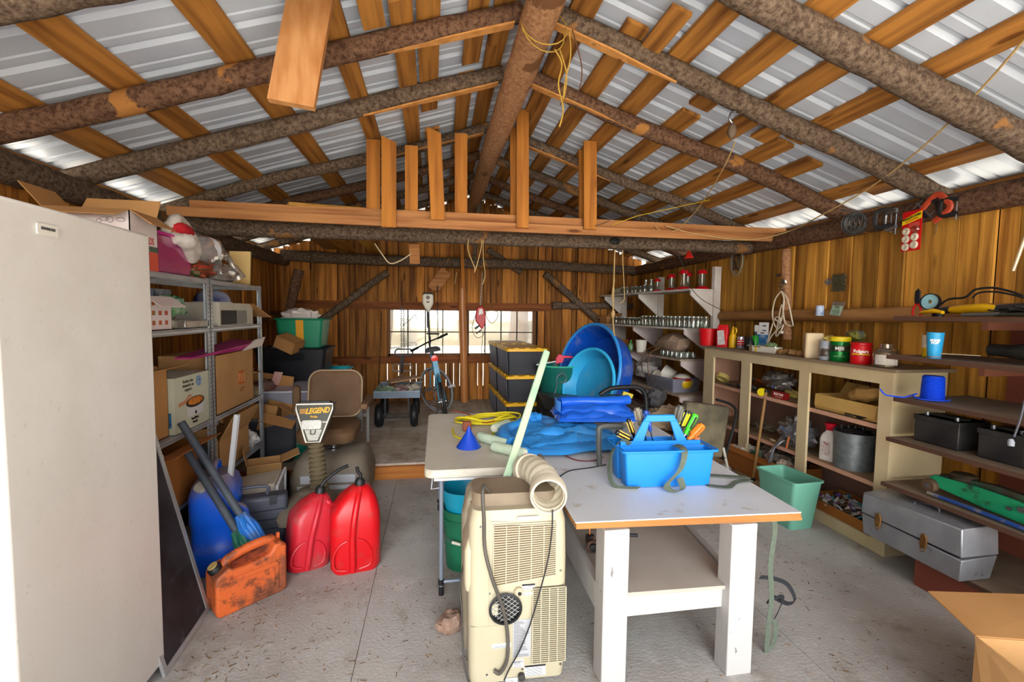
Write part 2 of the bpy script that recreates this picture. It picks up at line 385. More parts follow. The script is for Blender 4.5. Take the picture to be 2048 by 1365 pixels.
mb.m = 1; ya, yb_ = YB+.046, YB+.056; w0, w1, zb, zt = W1[0]-.12, W2[1]+.02, W1[2], W1[3]
mb.box(XL-.1, w0, ya, yb_, -.05, 2.5).box(w1, XR+.1, ya, yb_, -.05, 2.5).box(w0, w1, ya, yb_, -.05, .36).box(w0, w1, ya, yb_, zt, 2.5).box(W1[1], W2[0], ya, yb_, .75, zt).box(w0, w1, ya, yb_, zb-.14, zb).box(W2[0]+.3, w1, ya, yb_, .3, zb-.1)
mb.add([(XL-.1,ya,2.45),(XR+.1,ya,2.45),(XR+.1,ya,roofz(XR+.1)),(RX0,ya,roofz(RX0)),(XL-.1,ya,roofz(XL-.1))],[(0,1,2,3,4)])
# unseen dark sheets added behind the boards darken the seams, leaving few daylight slits
struct('wall_back', mb, [M_wall,M_back], smooth=0)
# windows with muntins
m_win = wood('window_timber','#7a5230','#5a3a22','z',.1); m_dirt = clear('dusty_window_pane','#f5f5f2',.1,.05,.3,'#e8e6e2')
for k, (a,b,c,d) in enumerate((W1,W2)):
    g = struct('window_%d'%(k+1), MB().box(a-.03,b+.03,YB-.02,YB+.05,c-.05,c).box(a-.03,b+.03,YB-.02,YB+.05,d,d+.04).box(a-.05,a,YB-.02,YB+.05,c-.05,d+.04).box(b,b+.05,YB-.02,YB+.05,c-.05,d+.04), m_win)
    fr = MB(); n = 4
    for i in range(1,n): fr.box(a+(b-a)*i/n-.008, a+(b-a)*i/n+.008, YB+.005, YB+.03, c, d)
    zz = (c+d)/2; fr.box(a, b, YB+.005, YB+.03, zz-.008, zz+.008)
    obj('muntins', fr, pl('#3a322c',.7), g); obj('glass_pane', MB().box(a,b,YB+.034,YB+.038,c,d), m_dirt, g)
# outside: washed-out yard, a few pale trunks and a bank
S('earth_bank', MB().prism([(-30,-.1),(30,-.1),(30,1.2),(12,1.5),(4,1.1),(-8,1.35),(-30,1.3)], 22, 26, 'xz'), mat('dry_grass_bank','#8a7d64',.95,0,'#6f705c',1.2), 'pale dry grass bank seen outside through the back windows', 'bank')
for i,(x,h,r) in enumerate(((-2.2,5,.35),(3.6,6,.4),(6.4,5,.3))):
    S('tree_trunk', MB().tube(cr_([(x,20,-.1),(x+.1,20,h/2),(x-.05,20,h)],4), [r]*9, 10, jit=.2), M_bark, ['tree trunk outside, behind the left back window','tree trunk outside, behind the right back window','tree trunk outside, hidden right of the back windows'][i], 'tree')
# ======================= logs and roof timber =======================
def logm(a, b, r0, r1, seed=0, bend=.03, n=26, jit=.1, sides=14, Mt=None):
    a = V(a); b = V(b); m = MB(); pts = []; rs = []
    for i in range(n+1):
        t = i/n; p = a.lerp(b, t); o = V((noise.noise(V((t*2.2,seed,1))), noise.noise(V((t*2.2,seed,5))), noise.noise(V((t*2.2,seed,9)))))*bend
        pts.append(p+o); rs.append((r0+(r1-r0)*t)*(1+.07*noise.noise(V((t*9,seed,3)))))
    return m.tube(pts, rs, sides, jit=jit)
def log(name, a, b, r0, r1, m, label, cat, group=None, seed=0, **k):
    return S(name, logm(a, b, r0, r1, seed, **k), m, label, cat, group=group, smooth=60)
ordn = ['nearest','second','third','fourth','fifth','sixth','seventh','eighth','ninth']
log('ridge_log', (RX0+.02,YF,3.19), (RX0,YB,3.17), .115, .085, M_peel, 'thick peeled ridge log running the length of the roof peak', 'log', seed=3, n=60, bend=.05)
log('wall_plate_log', (XR-.03,YF,2.32), (XR-.06,YB,2.30), .085, .075, M_bark2, 'bark-covered log lying along the top of the right wall', 'log', seed=5, n=60)
log('wall_plate_log', (XL+.03,YF,2.32), (XL+.06,YB,2.30), .085, .08, M_bark, 'bark-covered log lying along the top of the left wall', 'log', seed=6, n=60)
RY_ = [1.95, 2.72, 3.42, 4.42, 5.2, 5.95, 6.7]
for i, y in enumerate(RY_):
    for sd in (-1, 1):
        xe = XL-.1 if sd < 0 else XR+.08; r = (.072 if i == 0 else .062) if i < 3 else .052
        yy = y + (.05 if sd > 0 else .0) - (.1 if (i==1 and sd>0) else 0) - (.1 if (i==2 and sd>0) else 0)
        zc = lambda x: roofz(x)-r-.002
        o = log('log_rafter', (RX0+sd*.06, yy, zc(RX0+sd*.06)), (xe, yy+(.05 if sd<0 else 0), zc(xe)), r*.9, r*1.08, M_bark if (i+sd) % 3 else M_bark2,
            '%s bark-covered log rafter under the %s roof slope, %s from the camera'%(('thick','dark','slender')[min(i//2,2)], 'left' if sd<0 else 'right', ordn[i]), 'rafter', 'log rafters', seed=20+i*2+sd, bend=.035)
        if i in (1,2,3): # pale flat cut under the rafter by the ridge
            x0 = RX0+sd*.1; x1 = RX0+sd*(.75+.15*i); m = MB()
            m.loft([[V((x,yy-.028*k,zc(x)-r*.86)),V((x,yy+.028*k,zc(x)-r*.86)),V((x,yy+.028*k,zc(x)-r*1.06)),V((x,yy-.028*k,zc(x)-r*1.06))] for x,k in ((x0,1),((x0+x1)/2,1),(x1,.15))])
            obj('cut_face', m, M_fresh, o, label='pale hewn face of the rafter')
# roof boards on each slope
RB = {1: [(.84,.14),(1.14,.13),(1.45,.13),(1.79,.14),(2.12,.13),(2.45,.13),(2.75,.13),(3.2,.12),(3.62,.12)],
      -1: [(.40,.13),(.24,.12),(-.03,.13),(-.2,.12),(-.53,.11),(-1.03,.14),(-1.58,.15),(-2.06,.16),(-2.5,.15)]}
cuts = {(-1,0):[(YF,YB)],(-1,1):[(YF,3.3),(3.45,YB)],(-1,2):[(YF,3.9),(4.3,YB)],(-1,3):[(YF,2.25),(2.5,6.2)],(-1,4):[(2.35,YB)],(1,0):[(YF,YB)],(1,1):[(2.55,YB)],(1,3):[(YF,3.0),(3.1,YB)],(1,5):[(YF,2.9),(2.95,YB)],(1,6):[(3.0,YB),(YF,1.7)]}
for sd in (1,-1):
    for k, (x, wd) in enumerate(RB[sd]):
        for c, (y0, y1) in enumerate(cuts.get((sd,k), [(YF,YB)])):
            xa, xb = x-wd/2, x+wd/2; za, zb = roofz(xa), roofz(xb); e = .01*((k*7+c*3)%5-2)
            m = MB().add([(xa+e,y0,za),(xb+e,y0,zb),(xb-e,y1,zb),(xa-e,y1,za),(xa+e,y0,za+.026),(xb+e,y0,zb+.026),(xb-e,y1,zb+.026),(xa-e,y1,za+.026)],[(3,2,1,0),(4,5,6,7),(0,1,5,4),(1,2,6,5),(2,3,7,6),(3,0,4,7)])
            S('roof_board', m, M_rb, 'rough sawn board under the metal roof, %s down from the ridge on the %s slope%s'%(ordn[k].replace('nearest','first'), 'right' if sd>0 else 'left', ('',', farther piece')[c]), 'board', group='roof boards', smooth=0)
# short board ends showing beside the rafters
for (px,py,sd,ln) in ((740,70,-1,.35),(1535,195,1,.16),(1765,315,1,.2),(1000,130,-1,.3),(1330,80,1,.35)):
    y = 2.45 if px in (740,1330) else 2.9; p = at(px,py,Y=y); x = p.x; z = roofz(x)-.03
    m = MB().bar((x,y-ln/2,z),(x,y+ln/2,z),.12,.024,up=(sd*SL,0,1)); S('roof_board', m, M_rb, 'short offcut board nailed on the %s roof slope %s'%('left' if sd<0 else 'right', {740:'above the nearest left rafter',1535:'over the second right rafter',1765:'low on the right slope',1000:'beside the ridge',1330:'with a square cut end high on the right'}[px]), 'board', smooth=0)
# eave boards with light beyond
# ---------- tie beams ----------
m = MB(); yb = 4.12
m.sheet(lambda u,v: V((XL+.35+(5.42)*u, yb+.012*math.sin(u*9), 2.395+.09*v-.04+.012*math.sin(u*7)*(1-v))), 40, 1, .04)
S('tie_beam_board', m, M_bx, 'upper of the two long reddish boards spanning between the walls', 'beam', smooth=0)
m = MB(); m.sheet(lambda u,v: V((XL+.2+5.62*u, yb-.045+.01*math.sin(u*8+1), 2.31+.075*v-.02*math.sin(u*3.1))), 40, 1, .035)
S('tie_beam_board', m, M_bx, 'lower of the two long reddish boards spanning between the walls', 'beam', smooth=0)
log('tie_log', (XL+.1,4.55,2.31), (XR-.1,4.4,2.29), .08, .062, M_bark, 'long grey bark log just behind the reddish spanning boards', 'beam', seed=41, n=50)
log('tie_log', (XL+.1,7.12,2.36), (XR-.1,7.2,2.30), .085, .07, M_bark, 'long grey bark log crossing just before the back wall', 'beam', seed=44, n=50)
# upright boards on the beam
for i,(px,ptop,pbot,wd,dy,lb) in enumerate(((747,280,450,.115,.03,'leftmost short upright board on the spanning beam'),(778,273,455,.12,-.09,'second upright board from the left, its top cut square'),(823,292,450,.11,.03,'third upright board from the left, narrow and golden'),(874,255,440,.12,-.09,'fourth upright board from the left, leaning slightly'),(922,268,450,.11,.03,'fifth upright board beside the ridge log'),(1030,250,458,.09,.06,'narrow upright board behind the tallest upright'),(1045,220,456,.11,-.09,'tallest upright board, right of the ridge log'),(1168,300,458,.1,.06,'thin upright board behind the rightmost one'),(1180,283,459,.12,-.09,'rightmost upright board on the spanning beam'))):
    y = yb+dy; t = at(px+ (-6 if i==3 else 0), ptop, Y=y); b = at(px+(2 if i==3 else 0), pbot, Y=y); zt = t.z
    m = MB().add([(b.x-wd/2,y-.012,b.z),(b.x+wd/2,y-.012,b.z),(b.x+wd/2,y+.012,b.z),(b.x-wd/2,y+.012,b.z),(t.x-wd/2,y-.012,zt),(t.x+wd/2,y-.012,zt-.05*(i%2)),(t.x+wd/2,y+.012,zt-.05*(i%2)),(t.x-wd/2,y+.012,zt)],[(3,2,1,0),(4,5,6,7),(0,1,5,4),(1,2,6,5),(2,3,7,6),(3,0,4,7)])
    S('upright_board', m, M_bv, lb, 'board', group='upright boards', smooth=0)
# wide board hanging from the near rafter
m = MB().bar(at(632,-60,Y=2.42), at(583,210,Y=2.28), .2, .032, up=(0,1,0)); S('hanging_board', m, wood('pale_orange_board','#b58252','#9c6536','z',.1), 'wide pale board hanging from the nearest left rafters', 'board', smooth=0)
# braces, post, wall rails
log('brace_log', at(645,640,Y=7.3), at(775,545,Y=7.3), .055, .05, M_bark, 'diagonal bark brace on the back wall left of the windows', 'brace', seed=51, bend=.01)
log('brace_log', at(1090,548,Y=7.25), at(1205,648,Y=7.3), .055, .06, M_bark, 'diagonal bark brace on the back wall right of the windows', 'brace', seed=52, bend=.01)
log('brace_log', at(975,500,Y=7.36), at(1042,545,Y=7.36), .05, .05, M_bark, 'short diagonal bark brace high in the back gable', 'brace', seed=53, bend=.01)
log('brace_log', at(572,650,Y=6.8), at(598,540,Y=6.8), .06, .07, M_bark2, 'leaning bark post in the back left corner', 'brace', seed=54, bend=.01)
log('centre_post', at(929,812,Y=7.2)*V((1,1,0)) if 0 else (at(929,812,Y=7.2).x,7.2,PZ), at(924,545,Y=7.2), .062, .058, mat('polished_post','#a5642f',.35,0,'#c98b52',6,(1,1,.1),amt=.7), 'smooth round wooden post standing between the two windows', 'post', seed=55, bend=.008, jit=.02)
log('hanging_pole', at(965,330,Y=6.4), at(948,525,Y=6.9), .045, .035, M_bark, 'bark pole sloping down from the ridge at the back', 'pole', seed=56, bend=.01)
S('centre_board', MB().bar(at(923,480,Y=7.0), at(927,575,Y=7.0), .05, .03, up=(0,1,0)), M_bv, 'narrow board nailed over the top of the centre post', 'board', smooth=0)
mrail = wood('rail_board','#8a5028','#5e3417','x',.2)
z = at(850,612,Y=YB).z; struct('trim_2', MB().box(XL+.2,1.95,YB-.05,YB-.012,z-.06,z+.06), mrail, smooth=0)
z = at(850,718,Y=YB).z; struct('trim_3', MB().box(XL+.6,1.8,YB-.05,YB-.012,z-.07,z+.04), mrail, smooth=0)
struct('trim_4', logm((1.9,YB-.1,at(1150,612,Y=YB-.1).z),(3.3,YB-.1,at(1150,612,Y=YB-.1).z), .06,.05,61), M_bark, smooth=60)
gz = at(1700,645,X=XR-.06)
log('wall_girt_log', (XR-.06,1.6,1.60), (XR-.06,4.9,1.56), .060, .055, mat('peeled_girt_log','#85572c',.8,0,'#b98a52',9,(1,.15,1),1,.6), 'peeled log fixed along the middle of the right wall behind the cans', 'log', seed=62, n=30, jit=.05)
log('wall_girt_log', (XL+.06,2.2,1.48), (XL+.06,7.2,1.48), .07, .07, M_bark2, 'bark log fixed along the middle of the left wall behind the shelving', 'log', seed=63, n=30)
log('wall_stud_log', at(1575,680,X=XR-.06), at(1572,500,X=XR-.06), .04,.04, M_peel, 'short bark post on the right wall where the springs hang', 'post', seed=64, bend=.01)
# loose boards up on the ties
for i,(a,b,y0,y1,wd,c,lb) in enumerate((((640,480),(690,505),4.7,6.9,.2,'#c98f3f','pale board laid flat over the log ties at left'),((700,486),(745,515),4.7,6.9,.16,'#d39a3a','bright yellow board laid beside the pale one over the ties'),((600,480),(655,510),4.7,7.0,.22,'#9c7442','grey brown wide board laid over the ties nearest the left wall'))):
    p = at(*a,Y=y0); q = at(*b,Y=y1); S('loose_board', MB().bar((p.x,4.35,2.41+.03*(i==2)),(q.x,7.25,2.47+.03*(i==2)),wd,.025), wood('loose_board_%d'%i,c,'#9a6a30','y',.05), lb, 'board', smooth=0)
p = at(740,425,Y=5.0); S('loose_board', MB().bar((-1.3,4.4,2.5),(.4,5.2,2.62),.18,.03), wood('stored_plank','#d9a24a','#b57c34','x',.05), 'short yellow plank stored above the spanning beam', 'board', smooth=0)
S('loose_board', MB().bar(at(828,488,Y=4.6),at(830,527,Y=4.75),.1,.02,up=(0,1,0)), M_bx, 'short board end hanging under the log tie beside the white cord', 'board', smooth=0)
S('loose_board', MB().bar(at(893,542,Y=6.9),at(865,580,Y=6.9),.17,.02,up=(0,1,0)), M_bx, 'pale slanted board hanging below the far log tie above the string trimmer', 'board', smooth=0)

# straw and leaf litter
rnd = random.Random(11); m = MB()
for i in range(1000):
    c = rnd.choice(((-1.0,2.2,.35,.5),(.2,2.0,1.2,.9),(2.2,2.5,.7,.6),(1.9,1.5,.8,.6),(-.6,2.4,.7,.7),(-.3,3.6,.9,.6)))
    x = rnd.gauss(c[0],c[2]*.5); y = rnd.gauss(c[1],c[3]*.5)
    if not (-1.1 < x < 2.7 and 1.2 < y < 4.2): continue
    a = rnd.uniform(0,6.28); L = rnd.uniform(.004,.03); W = rnd.uniform(.0008,.004)
    m.bar((x,y,.0012),(x+L*math.cos(a),y+L*math.sin(a),.0016),W,.0012)
o = S('straw_litter', m, mat('straw_and_leaf_bits','#6b4a2c',.9,0,'#a98a58',30,isl=.6), 'scattered straw and leaf bits on the concrete floor', 'litter', smooth=0); o['kind'] = 'stuff'
# ======================= left: freezer and metal shelving =======================
m_frz = mat('dusty_white_enamel','#d2d0cb',.35,0,'#c4c0b8',3.5,(1,1,.35),.55,.02,spec=.5,det=9); overlay(m_frz,45,.64,.74,'#8d8a84',.45); overlay(m_frz,2.2,.5,.75,'#bcb6ab',.4)
f = T('upright_freezer','tall white upright freezer with a speckled dusty door at the left edge','freezer',(-1.15,1.77,0))
obj('cabinet', MB().box(-.72,-.07,-.33,.33,.03,1.86), m_frz, f, bev=.01)
obj('door', MB().box(-.062,0,-.352,.332,.05,1.87), m_frz, f, bev=.012, seg=3)
obj('door_seal', MB().box(-.071,-.061,-.325,.325,.06,1.86), pl('#8b8984',.7), f)
obj('base_grille', MB().box(-.7,-.05,-.31,.31,0,.03), M_dark, f)
bd = obj('badge', MB().prism(rrect(.075,.034,.006),0,.004), pl('#d6d3c9',.3), f); bd.matrix_local = face_((.001,-.175,1.80),(0,1,0),(0,0,1))
_p = text('KENMORE', .011, pl('#4a4a48'), f, face_((.006,-.175,1.803),(0,1,0),(0,0,1)), bold=.0004)
def shelving(y0, label, shelves, w=.92, x0=-1.9, x1=-1.5, h=1.775):
    t = T('metal_shelving', label, 'shelving', (x0, y0, 0)); d = x1-x0
    for (x, y) in ((0,0),(0,w),(d,0),(d,w)):
        m = MB(); sx = 1 if x == 0 else -1; sy = 1 if y == 0 else -1
        for k in range(1): 
            m.box(min(x,x+sx*.034),max(x,x+sx*.034),min(y,y+sy*.0025),max(y,y+sy*.0025),0,h); m.box(min(x,x+sx*.0025),max(x,x+sx*.0025),min(y,y+sy*.034),max(y,y+sy*.034),0,h)
            m.box(min(x+sx*.034,x+sx*.0315),max(x+sx*.034,x+sx*.0315),min(y,y+sy*.01),max(y,y+sy*.01),0,h)
        p = obj('post', m, M_galv, t)
        q = MB(); n = int(h/.028)
        for i in range(n):
            z = .03+i*.028; q.box(x-.0006 if sx>0 else x+.0001, x-.0001 if sx>0 else x+.0006, y+sy*.018-.003, y+sy*.018+.003, z, z+.011)
            q.box(x+sx*.018-.003, x+sx*.018+.003, y-.0006 if sy>0 else y+.0001, y-.0001 if sy>0 else y+.0006, z, z+.011)
        obj('slots', q, M_black, p, smooth=0)
    for z in shelves:
        m = MB(); m.box(.003,d-.003,.003,w-.003,z-.004,z); 
        for (a,b,c,e) in ((.001,.006,.003,w-.003),(d-.006,d-.001,.003,w-.003),(.003,d-.003,.001,.006),(.003,d-.003,w-.006,w-.001)): m.box(a,b,c,e,z-.032,z)
        m.tube([(d-.001,.004,z-.007),(d-.001,w-.004,z-.007)],.0045,6); m.tube([(d-.001,.004,z-.027),(d-.001,w-.004,z-.027)],.0045,6)
        obj('shelf', m, M_galv, t)
    return t
SHZ = [.40,.82,1.445,1.77]
shelving(3.385,'galvanised metal shelving unit farther from the camera, holding boxes',SHZ)
shelving(2.455,'galvanised metal shelving unit next to the freezer, holding the slow cooker box',SHZ)
# ---- cardboard boxes ----
def cbox(name,label,cat,loc,dims,rz=0,m=None,flaps=(),open_=True,rot=None,t_=.004,inner=None):
    "open carton; flaps = list of (side, angle from closed 0 .. hanging 250, length)"
    w,d,h = dims; m = m or M_card; t = T(name,label,cat,loc,rz,rot=rot)
    b = MB(); b.box(-w/2,w/2,-d/2,d/2,0,t_); b.box(-w/2,-w/2+t_,-d/2,d/2,0,h); b.box(w/2-t_,w/2,-d/2,d/2,0,h); b.box(-w/2,w/2,-d/2,-d/2+t_,0,h); b.box(-w/2,w/2,d/2-t_,d/2,0,h)
    if not open_: b.box(-w/2,w/2,-d/2,d/2,h-t_,h)
    obj('carton_body', b, m, t, smooth=0)
    for sd, ang, ln in flaps:
        a = R_(ang); c, s = math.cos(a), math.sin(a); q = MB(); L = ln
        if sd in ('+x','-x'):
            sg = 1 if sd=='+x' else -1; e = V((sg*w/2,0,h)); dv = V((-sg*c,0,s)); u = V((0,d/2-.003,0))
        else:
            sg = 1 if sd=='+y' else -1; e = V((0,sg*d/2,h)); dv = V((0,-sg*c,s)); u = V((w/2-.003,0,0))
        nn = dv.cross(u).normalized()*.0018; tp = .97
        vs = [e-u-nn,e+u-nn,e+u*tp+dv*L-nn,e-u*tp+dv*L-nn,e-u+nn,e+u+nn,e+u*tp+dv*L+nn,e-u*tp+dv*L+nn]
        q.add(vs,[(3,2,1,0),(4,5,6,7),(0,1,5,4),(1,2,6,5),(2,3,7,6),(3,0,4,7)]); obj('flap', q, m, t, smooth=0)
    return t
# big flour-like carton on top of shelving near freezer
t = cbox('carton','open white printed carton with red lettering on top of the near shelving','box',(-1.695,2.705,1.772),(.38,.23,.29),0,pl('#d9cfcb',.8,'#c9a9a0',.4,5),flaps=())
for sd,ang,ln in (('+x',215,.12),('+y',120,.12),('-x',130,.15),('-y',205,.10)):
    a=R_(ang); c,s=math.cos(a),math.sin(a); w,d,h=.38,.23,.29; sg=1 if sd[0]=='+' else -1
    e=V((sg*w/2,0,h)) if sd[1]=='x' else V((0,sg*d/2,h)); dv=V((-sg*c,0,s)) if sd[1]=='x' else V((0,-sg*c,s)); u=V((0,d/2,0)) if sd[1]=='x' else V((w/2,0,0)); nn=dv.cross(u).normalized()*.002
    q=MB().add([e-u-nn,e+u-nn,e+u*.95+dv*ln-nn,e-u*.95+dv*ln-nn,e-u+nn,e+u+nn,e+u*.95+dv*ln+nn,e-u*.95+dv*ln+nn],[(3,2,1,0),(4,5,6,7),(0,1,5,4),(1,2,6,5),(2,3,7,6),(3,0,4,7)]); obj('flap',q,M_card,t,smooth=0)
M1 = face_((.181,0,.13),(0,1,0),(0,0,1)); red = pl('#b5342c',.6); ink = pl('#4a4a58',.7)
text('REWARDS', .055, red, t, face_((.1915,0,.155),(0,1,0),(0,0,1)), sx=.62); text('CLASSIC', .03, pl('#e6e0d6'), t, face_((.1935,0,.115),(0,1,0),(0,0,1)), sx=.6)
obj('printed_band', MB().box(.1902,.1912,-.112,.112,.10,.13), pl('#4f5a4e',.7), t); obj('red_panel', MB().box(.1902,.1912,-.112,.112,.0,.099), pl('#c9533d',.7,'#b5452f',.5,5), t)
q = MB(); r = random.Random(5)
for i in range(14): 
    c0 = V((-.16+.024*i, -.1165, .15+r.uniform(0,.09))); q.tube(circ(c0, r.uniform(.008,.022), 9, 'y', ry=r.uniform(.006,.018)), .0009, 4, closed=True)
obj('line_drawing', q, ink, t, smooth=0)
# pink tote, santa hat, plastic wrap rolls on top of shelving
t = T('storage_tote','translucent magenta plastic tote on top of the shelving','tote',(-1.665,3.03,1.772))
m_mag = clear('magenta_plastic','#d81a9c',.2,.15,.55,'#cf1590')
q = MB(); q.frus((-.13,.13,-.18,.18),(-.15,.15,-.21,.21),0,.22); obj('tub', q, m_mag, t, bev=.012)
obj('rim', MB().tube([(x,y,.222) for x,y in rrect(.31,.43,.03)],.007,8,closed=True), pl('#d0218f',.3), t)
q = MB(); q.blob((0,0,.1),(.1,.14,.09),.3,3); obj('contents', q, pl('#5a2a7a',.6,'#c8324a',.9,20), t)
m_fur = mat('white_plush','#efe8de',1,0,'#cfc3b5',30,bump=1,bsc=220,amt=.7)
t = T('plush_hat','red plush hat with a thick white fur brim lying on the magenta tote','hat',(-1.56,3.13,2.02))
q = MB().tube(cr_([(.0,-.12,-.02),(.02,-.07,.075),(0,.03,.09),(.0,.13,.03),(.02,.16,-.07),(.03,.08,-.13),(.06,-.01,-.07),(.08,-.09,-.04)],5,True),[.035+.006*noise.noise(V((i*.7,0,0))) for i in range(40)],14,closed=True,jit=.08); obj('fur_brim',q,m_fur,t)
q = MB().blob((.02,-.02,.02),(.06,.12,.055),.2,4); obj('hat_crown',q,pl('#c3202a',.9,'#8f1018',.6,8,bump=.4),t); obj('fur_ball', MB().blob((.08,-.06,-.045),(.05,.075,.045),.15,9,fr=4),m_fur,t)
t = T('foam_wrap_roll','roll of white foam wrap in a clear knotted bag on top of the far shelving','roll',(-1.62,3.47,1.98))
obj('roll', MB().lathe([(0,-.13),(.085,-.13),(.09,-.11),(.09,.11),(.085,.13),(0,.13)],24,ax=(.35,1,.08)), mat('white_foam','#e9e9ea',.6,0,'#cfd2da',6,amt=.6), t)
q = MB().tube(cr_([(-.07,-.17,-.04),(-.02,-.08,.0),(.02,.08,.0),(.06,.2,0),(.09,.27,-.03),(.11,.31,-.09),(.13,.35,-.17)],4),[.05,.085,.105,.112,.115,.113,.11,.108,.105,.1,.09,.08,.06,.045,.035,.028,.025,.022,.022,.026,.03,.036,.042,.048,.05],16,jit=.25); obj('clear_bag', q, M_film, t, smooth=30)
t = S('tinsel_garland', MB().blob((0,0,.06),(.12,.16,.075),.5,12,26,14,6,flat=-.055), mat('red_green_white_tinsel','#c22a26',.5,0,'#2f5a34',26,amt=1,bump=.6), 'bag of red, green and white tinsel below the plush hat', 'decoration', (-1.62,3.36,1.77))
S('clear_bag_bundle', MB().blob((0,0,.06),(.14,.22,.085),.5,17,30,16,4,flat=-.055), M_film, 'crumpled clear plastic bag of decorations beside the tinsel', 'bag', (-1.6,3.62,1.77))
S('folded_cloths', MB().blob((0,0,.07),(.12,.2,.09),.35,23,24,12,4,flat=-.066), pl('#b9b4c4',.9,'#23264a',.9,14), 'bundle of blue and white patterned cloth behind the clear bag', 'cloth', (-1.76,3.8,1.776))
S('foam_board', MB().box(-.08,.08,-.01,.01,0,.28), pl('#d9b878',.8), 'cream board standing upright at the end of the top shelf', 'board', (-1.60,4.12,1.772), rot=(R_(-6),0,0))
# shelf 3 (z 1.445)
t = cbox('carton','open red and white printed carton on the upper shelf by the freezer','box',(-1.62,2.85,1.447),(.18,.26,.19),R_(0),pl('#e2d6d4',.8),flaps=(('+y',200,.1),('+x',215,.1)))
obj('red_panel', MB().box(-.0905,.0905,-.1315,-.1295,0,.19), red, t); obj('red_stripe', MB().prism([(-.13,0),(-.07,0),(-.11,.19),(-.13,.19)],.0903,.0912,'yz'), red, t)
q = MB(); r = random.Random(8)
for i in range(3):
    for j in range(3): q.box(.0905,.0915,-.06+i*.06,-.045+i*.06+.012,.03+j*.055,.055+j*.055)
obj('printed_icons', q, pl('#b8553a',.7,'#7a8a3a',.9,30), t)
def bag(name,label,cat,loc,r,m,seed,amp=.35,flat=.9,**k): return S(name, MB().blob((0,0,r[2]*flat),r,amp,seed,24,14,3,flat=-r[2]*flat), m, label, cat, loc, **k)
bag('green_plastic_bag','shiny green and white plastic bag on the upper shelf','bag',(-1.62,3.10,1.52),(.09,.13,.07),pl('#2f8a3a',.25,'#dfe6dc',1,9),31)
bag('silver_bag','crumpled foil bag behind the green bag','bag',(-1.72,3.0,1.447),(.1,.16,.05),pl('#a9a48f',.3,'#d9d6c8',.8,9),33)
q = MB().box(-.1,.1,-.15,.15,0,.055); t = T('gift_tray','clear lidded tray of dark red ornaments on the upper shelf','tray',(-1.6,3.22,1.447)); obj('tray_lid',q,M_film,t,bev=.01); obj('ornaments',MB().blob((0,0,.027),(.08,.13,.022),.5,3,24,10,6),pl('#6a1a1a',.3,'#b04038',.8,20),t)
S('book_box', MB().box(-.15,.15,-.2,.2,0,.045), pl('#bdbba6',.7), 'pale flat box lying under the blue printed packages', 'box', (-1.72,3.12,1.52+.03-.1+.003), rot=(0,0,R_(4)))
for i,(y,c,l) in enumerate(((2.98,'#4a6f9a','light blue printed package under the top shelf'),(3.17,'#1c2d4a','navy printed package beside the light blue one'))):
    S('printed_package', MB().box(-.07,.07,-.085,.085,0,.09), pl(c,.4,'#c9d3dc',.6,7), l, 'package', (-1.74,y,1.60), rot=(0,0,0))
S('flat_carton', MB().box(-.1,.1,-.2,.2,0,.09), pl('#8a8470',.8), 'grey carton supporting the blue printed packages', 'box', (-1.76,3.08,1.51))
t = T('appliance_box','long white carton with an open end on the upper shelf of the far unit','box',(-1.68,3.86,1.447)); obj('carton_body',MB().box(-.16,.16,-.3,.3,0,.17),pl('#c9c6b6',.8,'#b5b09c',.6,5),t,smooth=0)
obj('dark_window', MB().box(.1605,.163,-.28,-.02,.01,.115), M_black, t); obj('grey_panel', MB().box(.1605,.163,-.015,.17,.01,.115), pl('#8c8c84',.6), t); obj('carton_flap', MB().bar((.1,.3,.17),(.2,.40,.06),.3,.003), M_card, t)
t = T('blue_bowl','blue and white domed package lying on the long white carton','package',(-1.66,3.78,1.62)); obj('dome',MB().lathe([(.12,0),(.118,.03),(.1,.065),(.06,.09),(0,.1)],24),pl('#1f3a7a',.25,'#c9ccd6',.8,4),t); obj('rim',MB().lathe([(.12,-.006),(.13,-.004),(.13,.004),(.12,.006)],24),pl('#d8d8d8',.3),t)
# shelf 2 (z .82): slow cooker box, big cartons
t = T('slow_cooker_box','pale green slow cooker carton showing a white slow cooker, on the middle shelf','box',(-1.66,3.17,.823),rz=R_(0))
mg = pl('#c9cdb8',.7,'#bfc3ab',.5,5); obj('carton_body', MB().box(-.19,.15,-.23,.19,0,.335), mg, t, smooth=0)
FX = face_((.1515,-.01,.17),(0,1,0),(0,0,1)); dk = pl('#3c3c38',.7)
text('Reduce the\ndemands on\nsuppers', .026, dk, t, face_((.152,-.08,.275),(0,1,0),(0,0,1))); text('hamilton\nbeach', .024, M_black, t, face_((.152,-.01,.045),(0,1,0),(0,0,1)), bold=.0006)
text('able\nlow\nker', .05, pl('#55585a'), t, face_((-.01,-.232,.20),(1,0,0),(0,0,1)), sx=.9)
pc = obj('printed_cooker', MB().prism([(-.095,.075),(.095,.075),(.1,.155),(-.1,.155)],.1505,.1525,'yz'), pl('#dcdde0',.4), t)
obj('printed_rim', MB().prism([(.11*math.cos(a*.25),.160+.034*math.sin(a*.25)) for a in range(25)],.1515,.1528,'yz'), pl('#3a2c26'), t).scale = (1,1,1)
obj('printed_food', MB().prism([(.09*math.cos(a*.35),.165+.024*math.sin(a*.35)) for a in range(18)],.1522,.1535,'yz'), pl('#d98a2e',.5,'#b5442e',.8,40), t)
obj('printed_knob', MB().lathe([(0,0),(.011,0),(.011,.001),(0,.001)],14,c=(.1527,0,.09),ax=(1,0,0)), M_black, t)
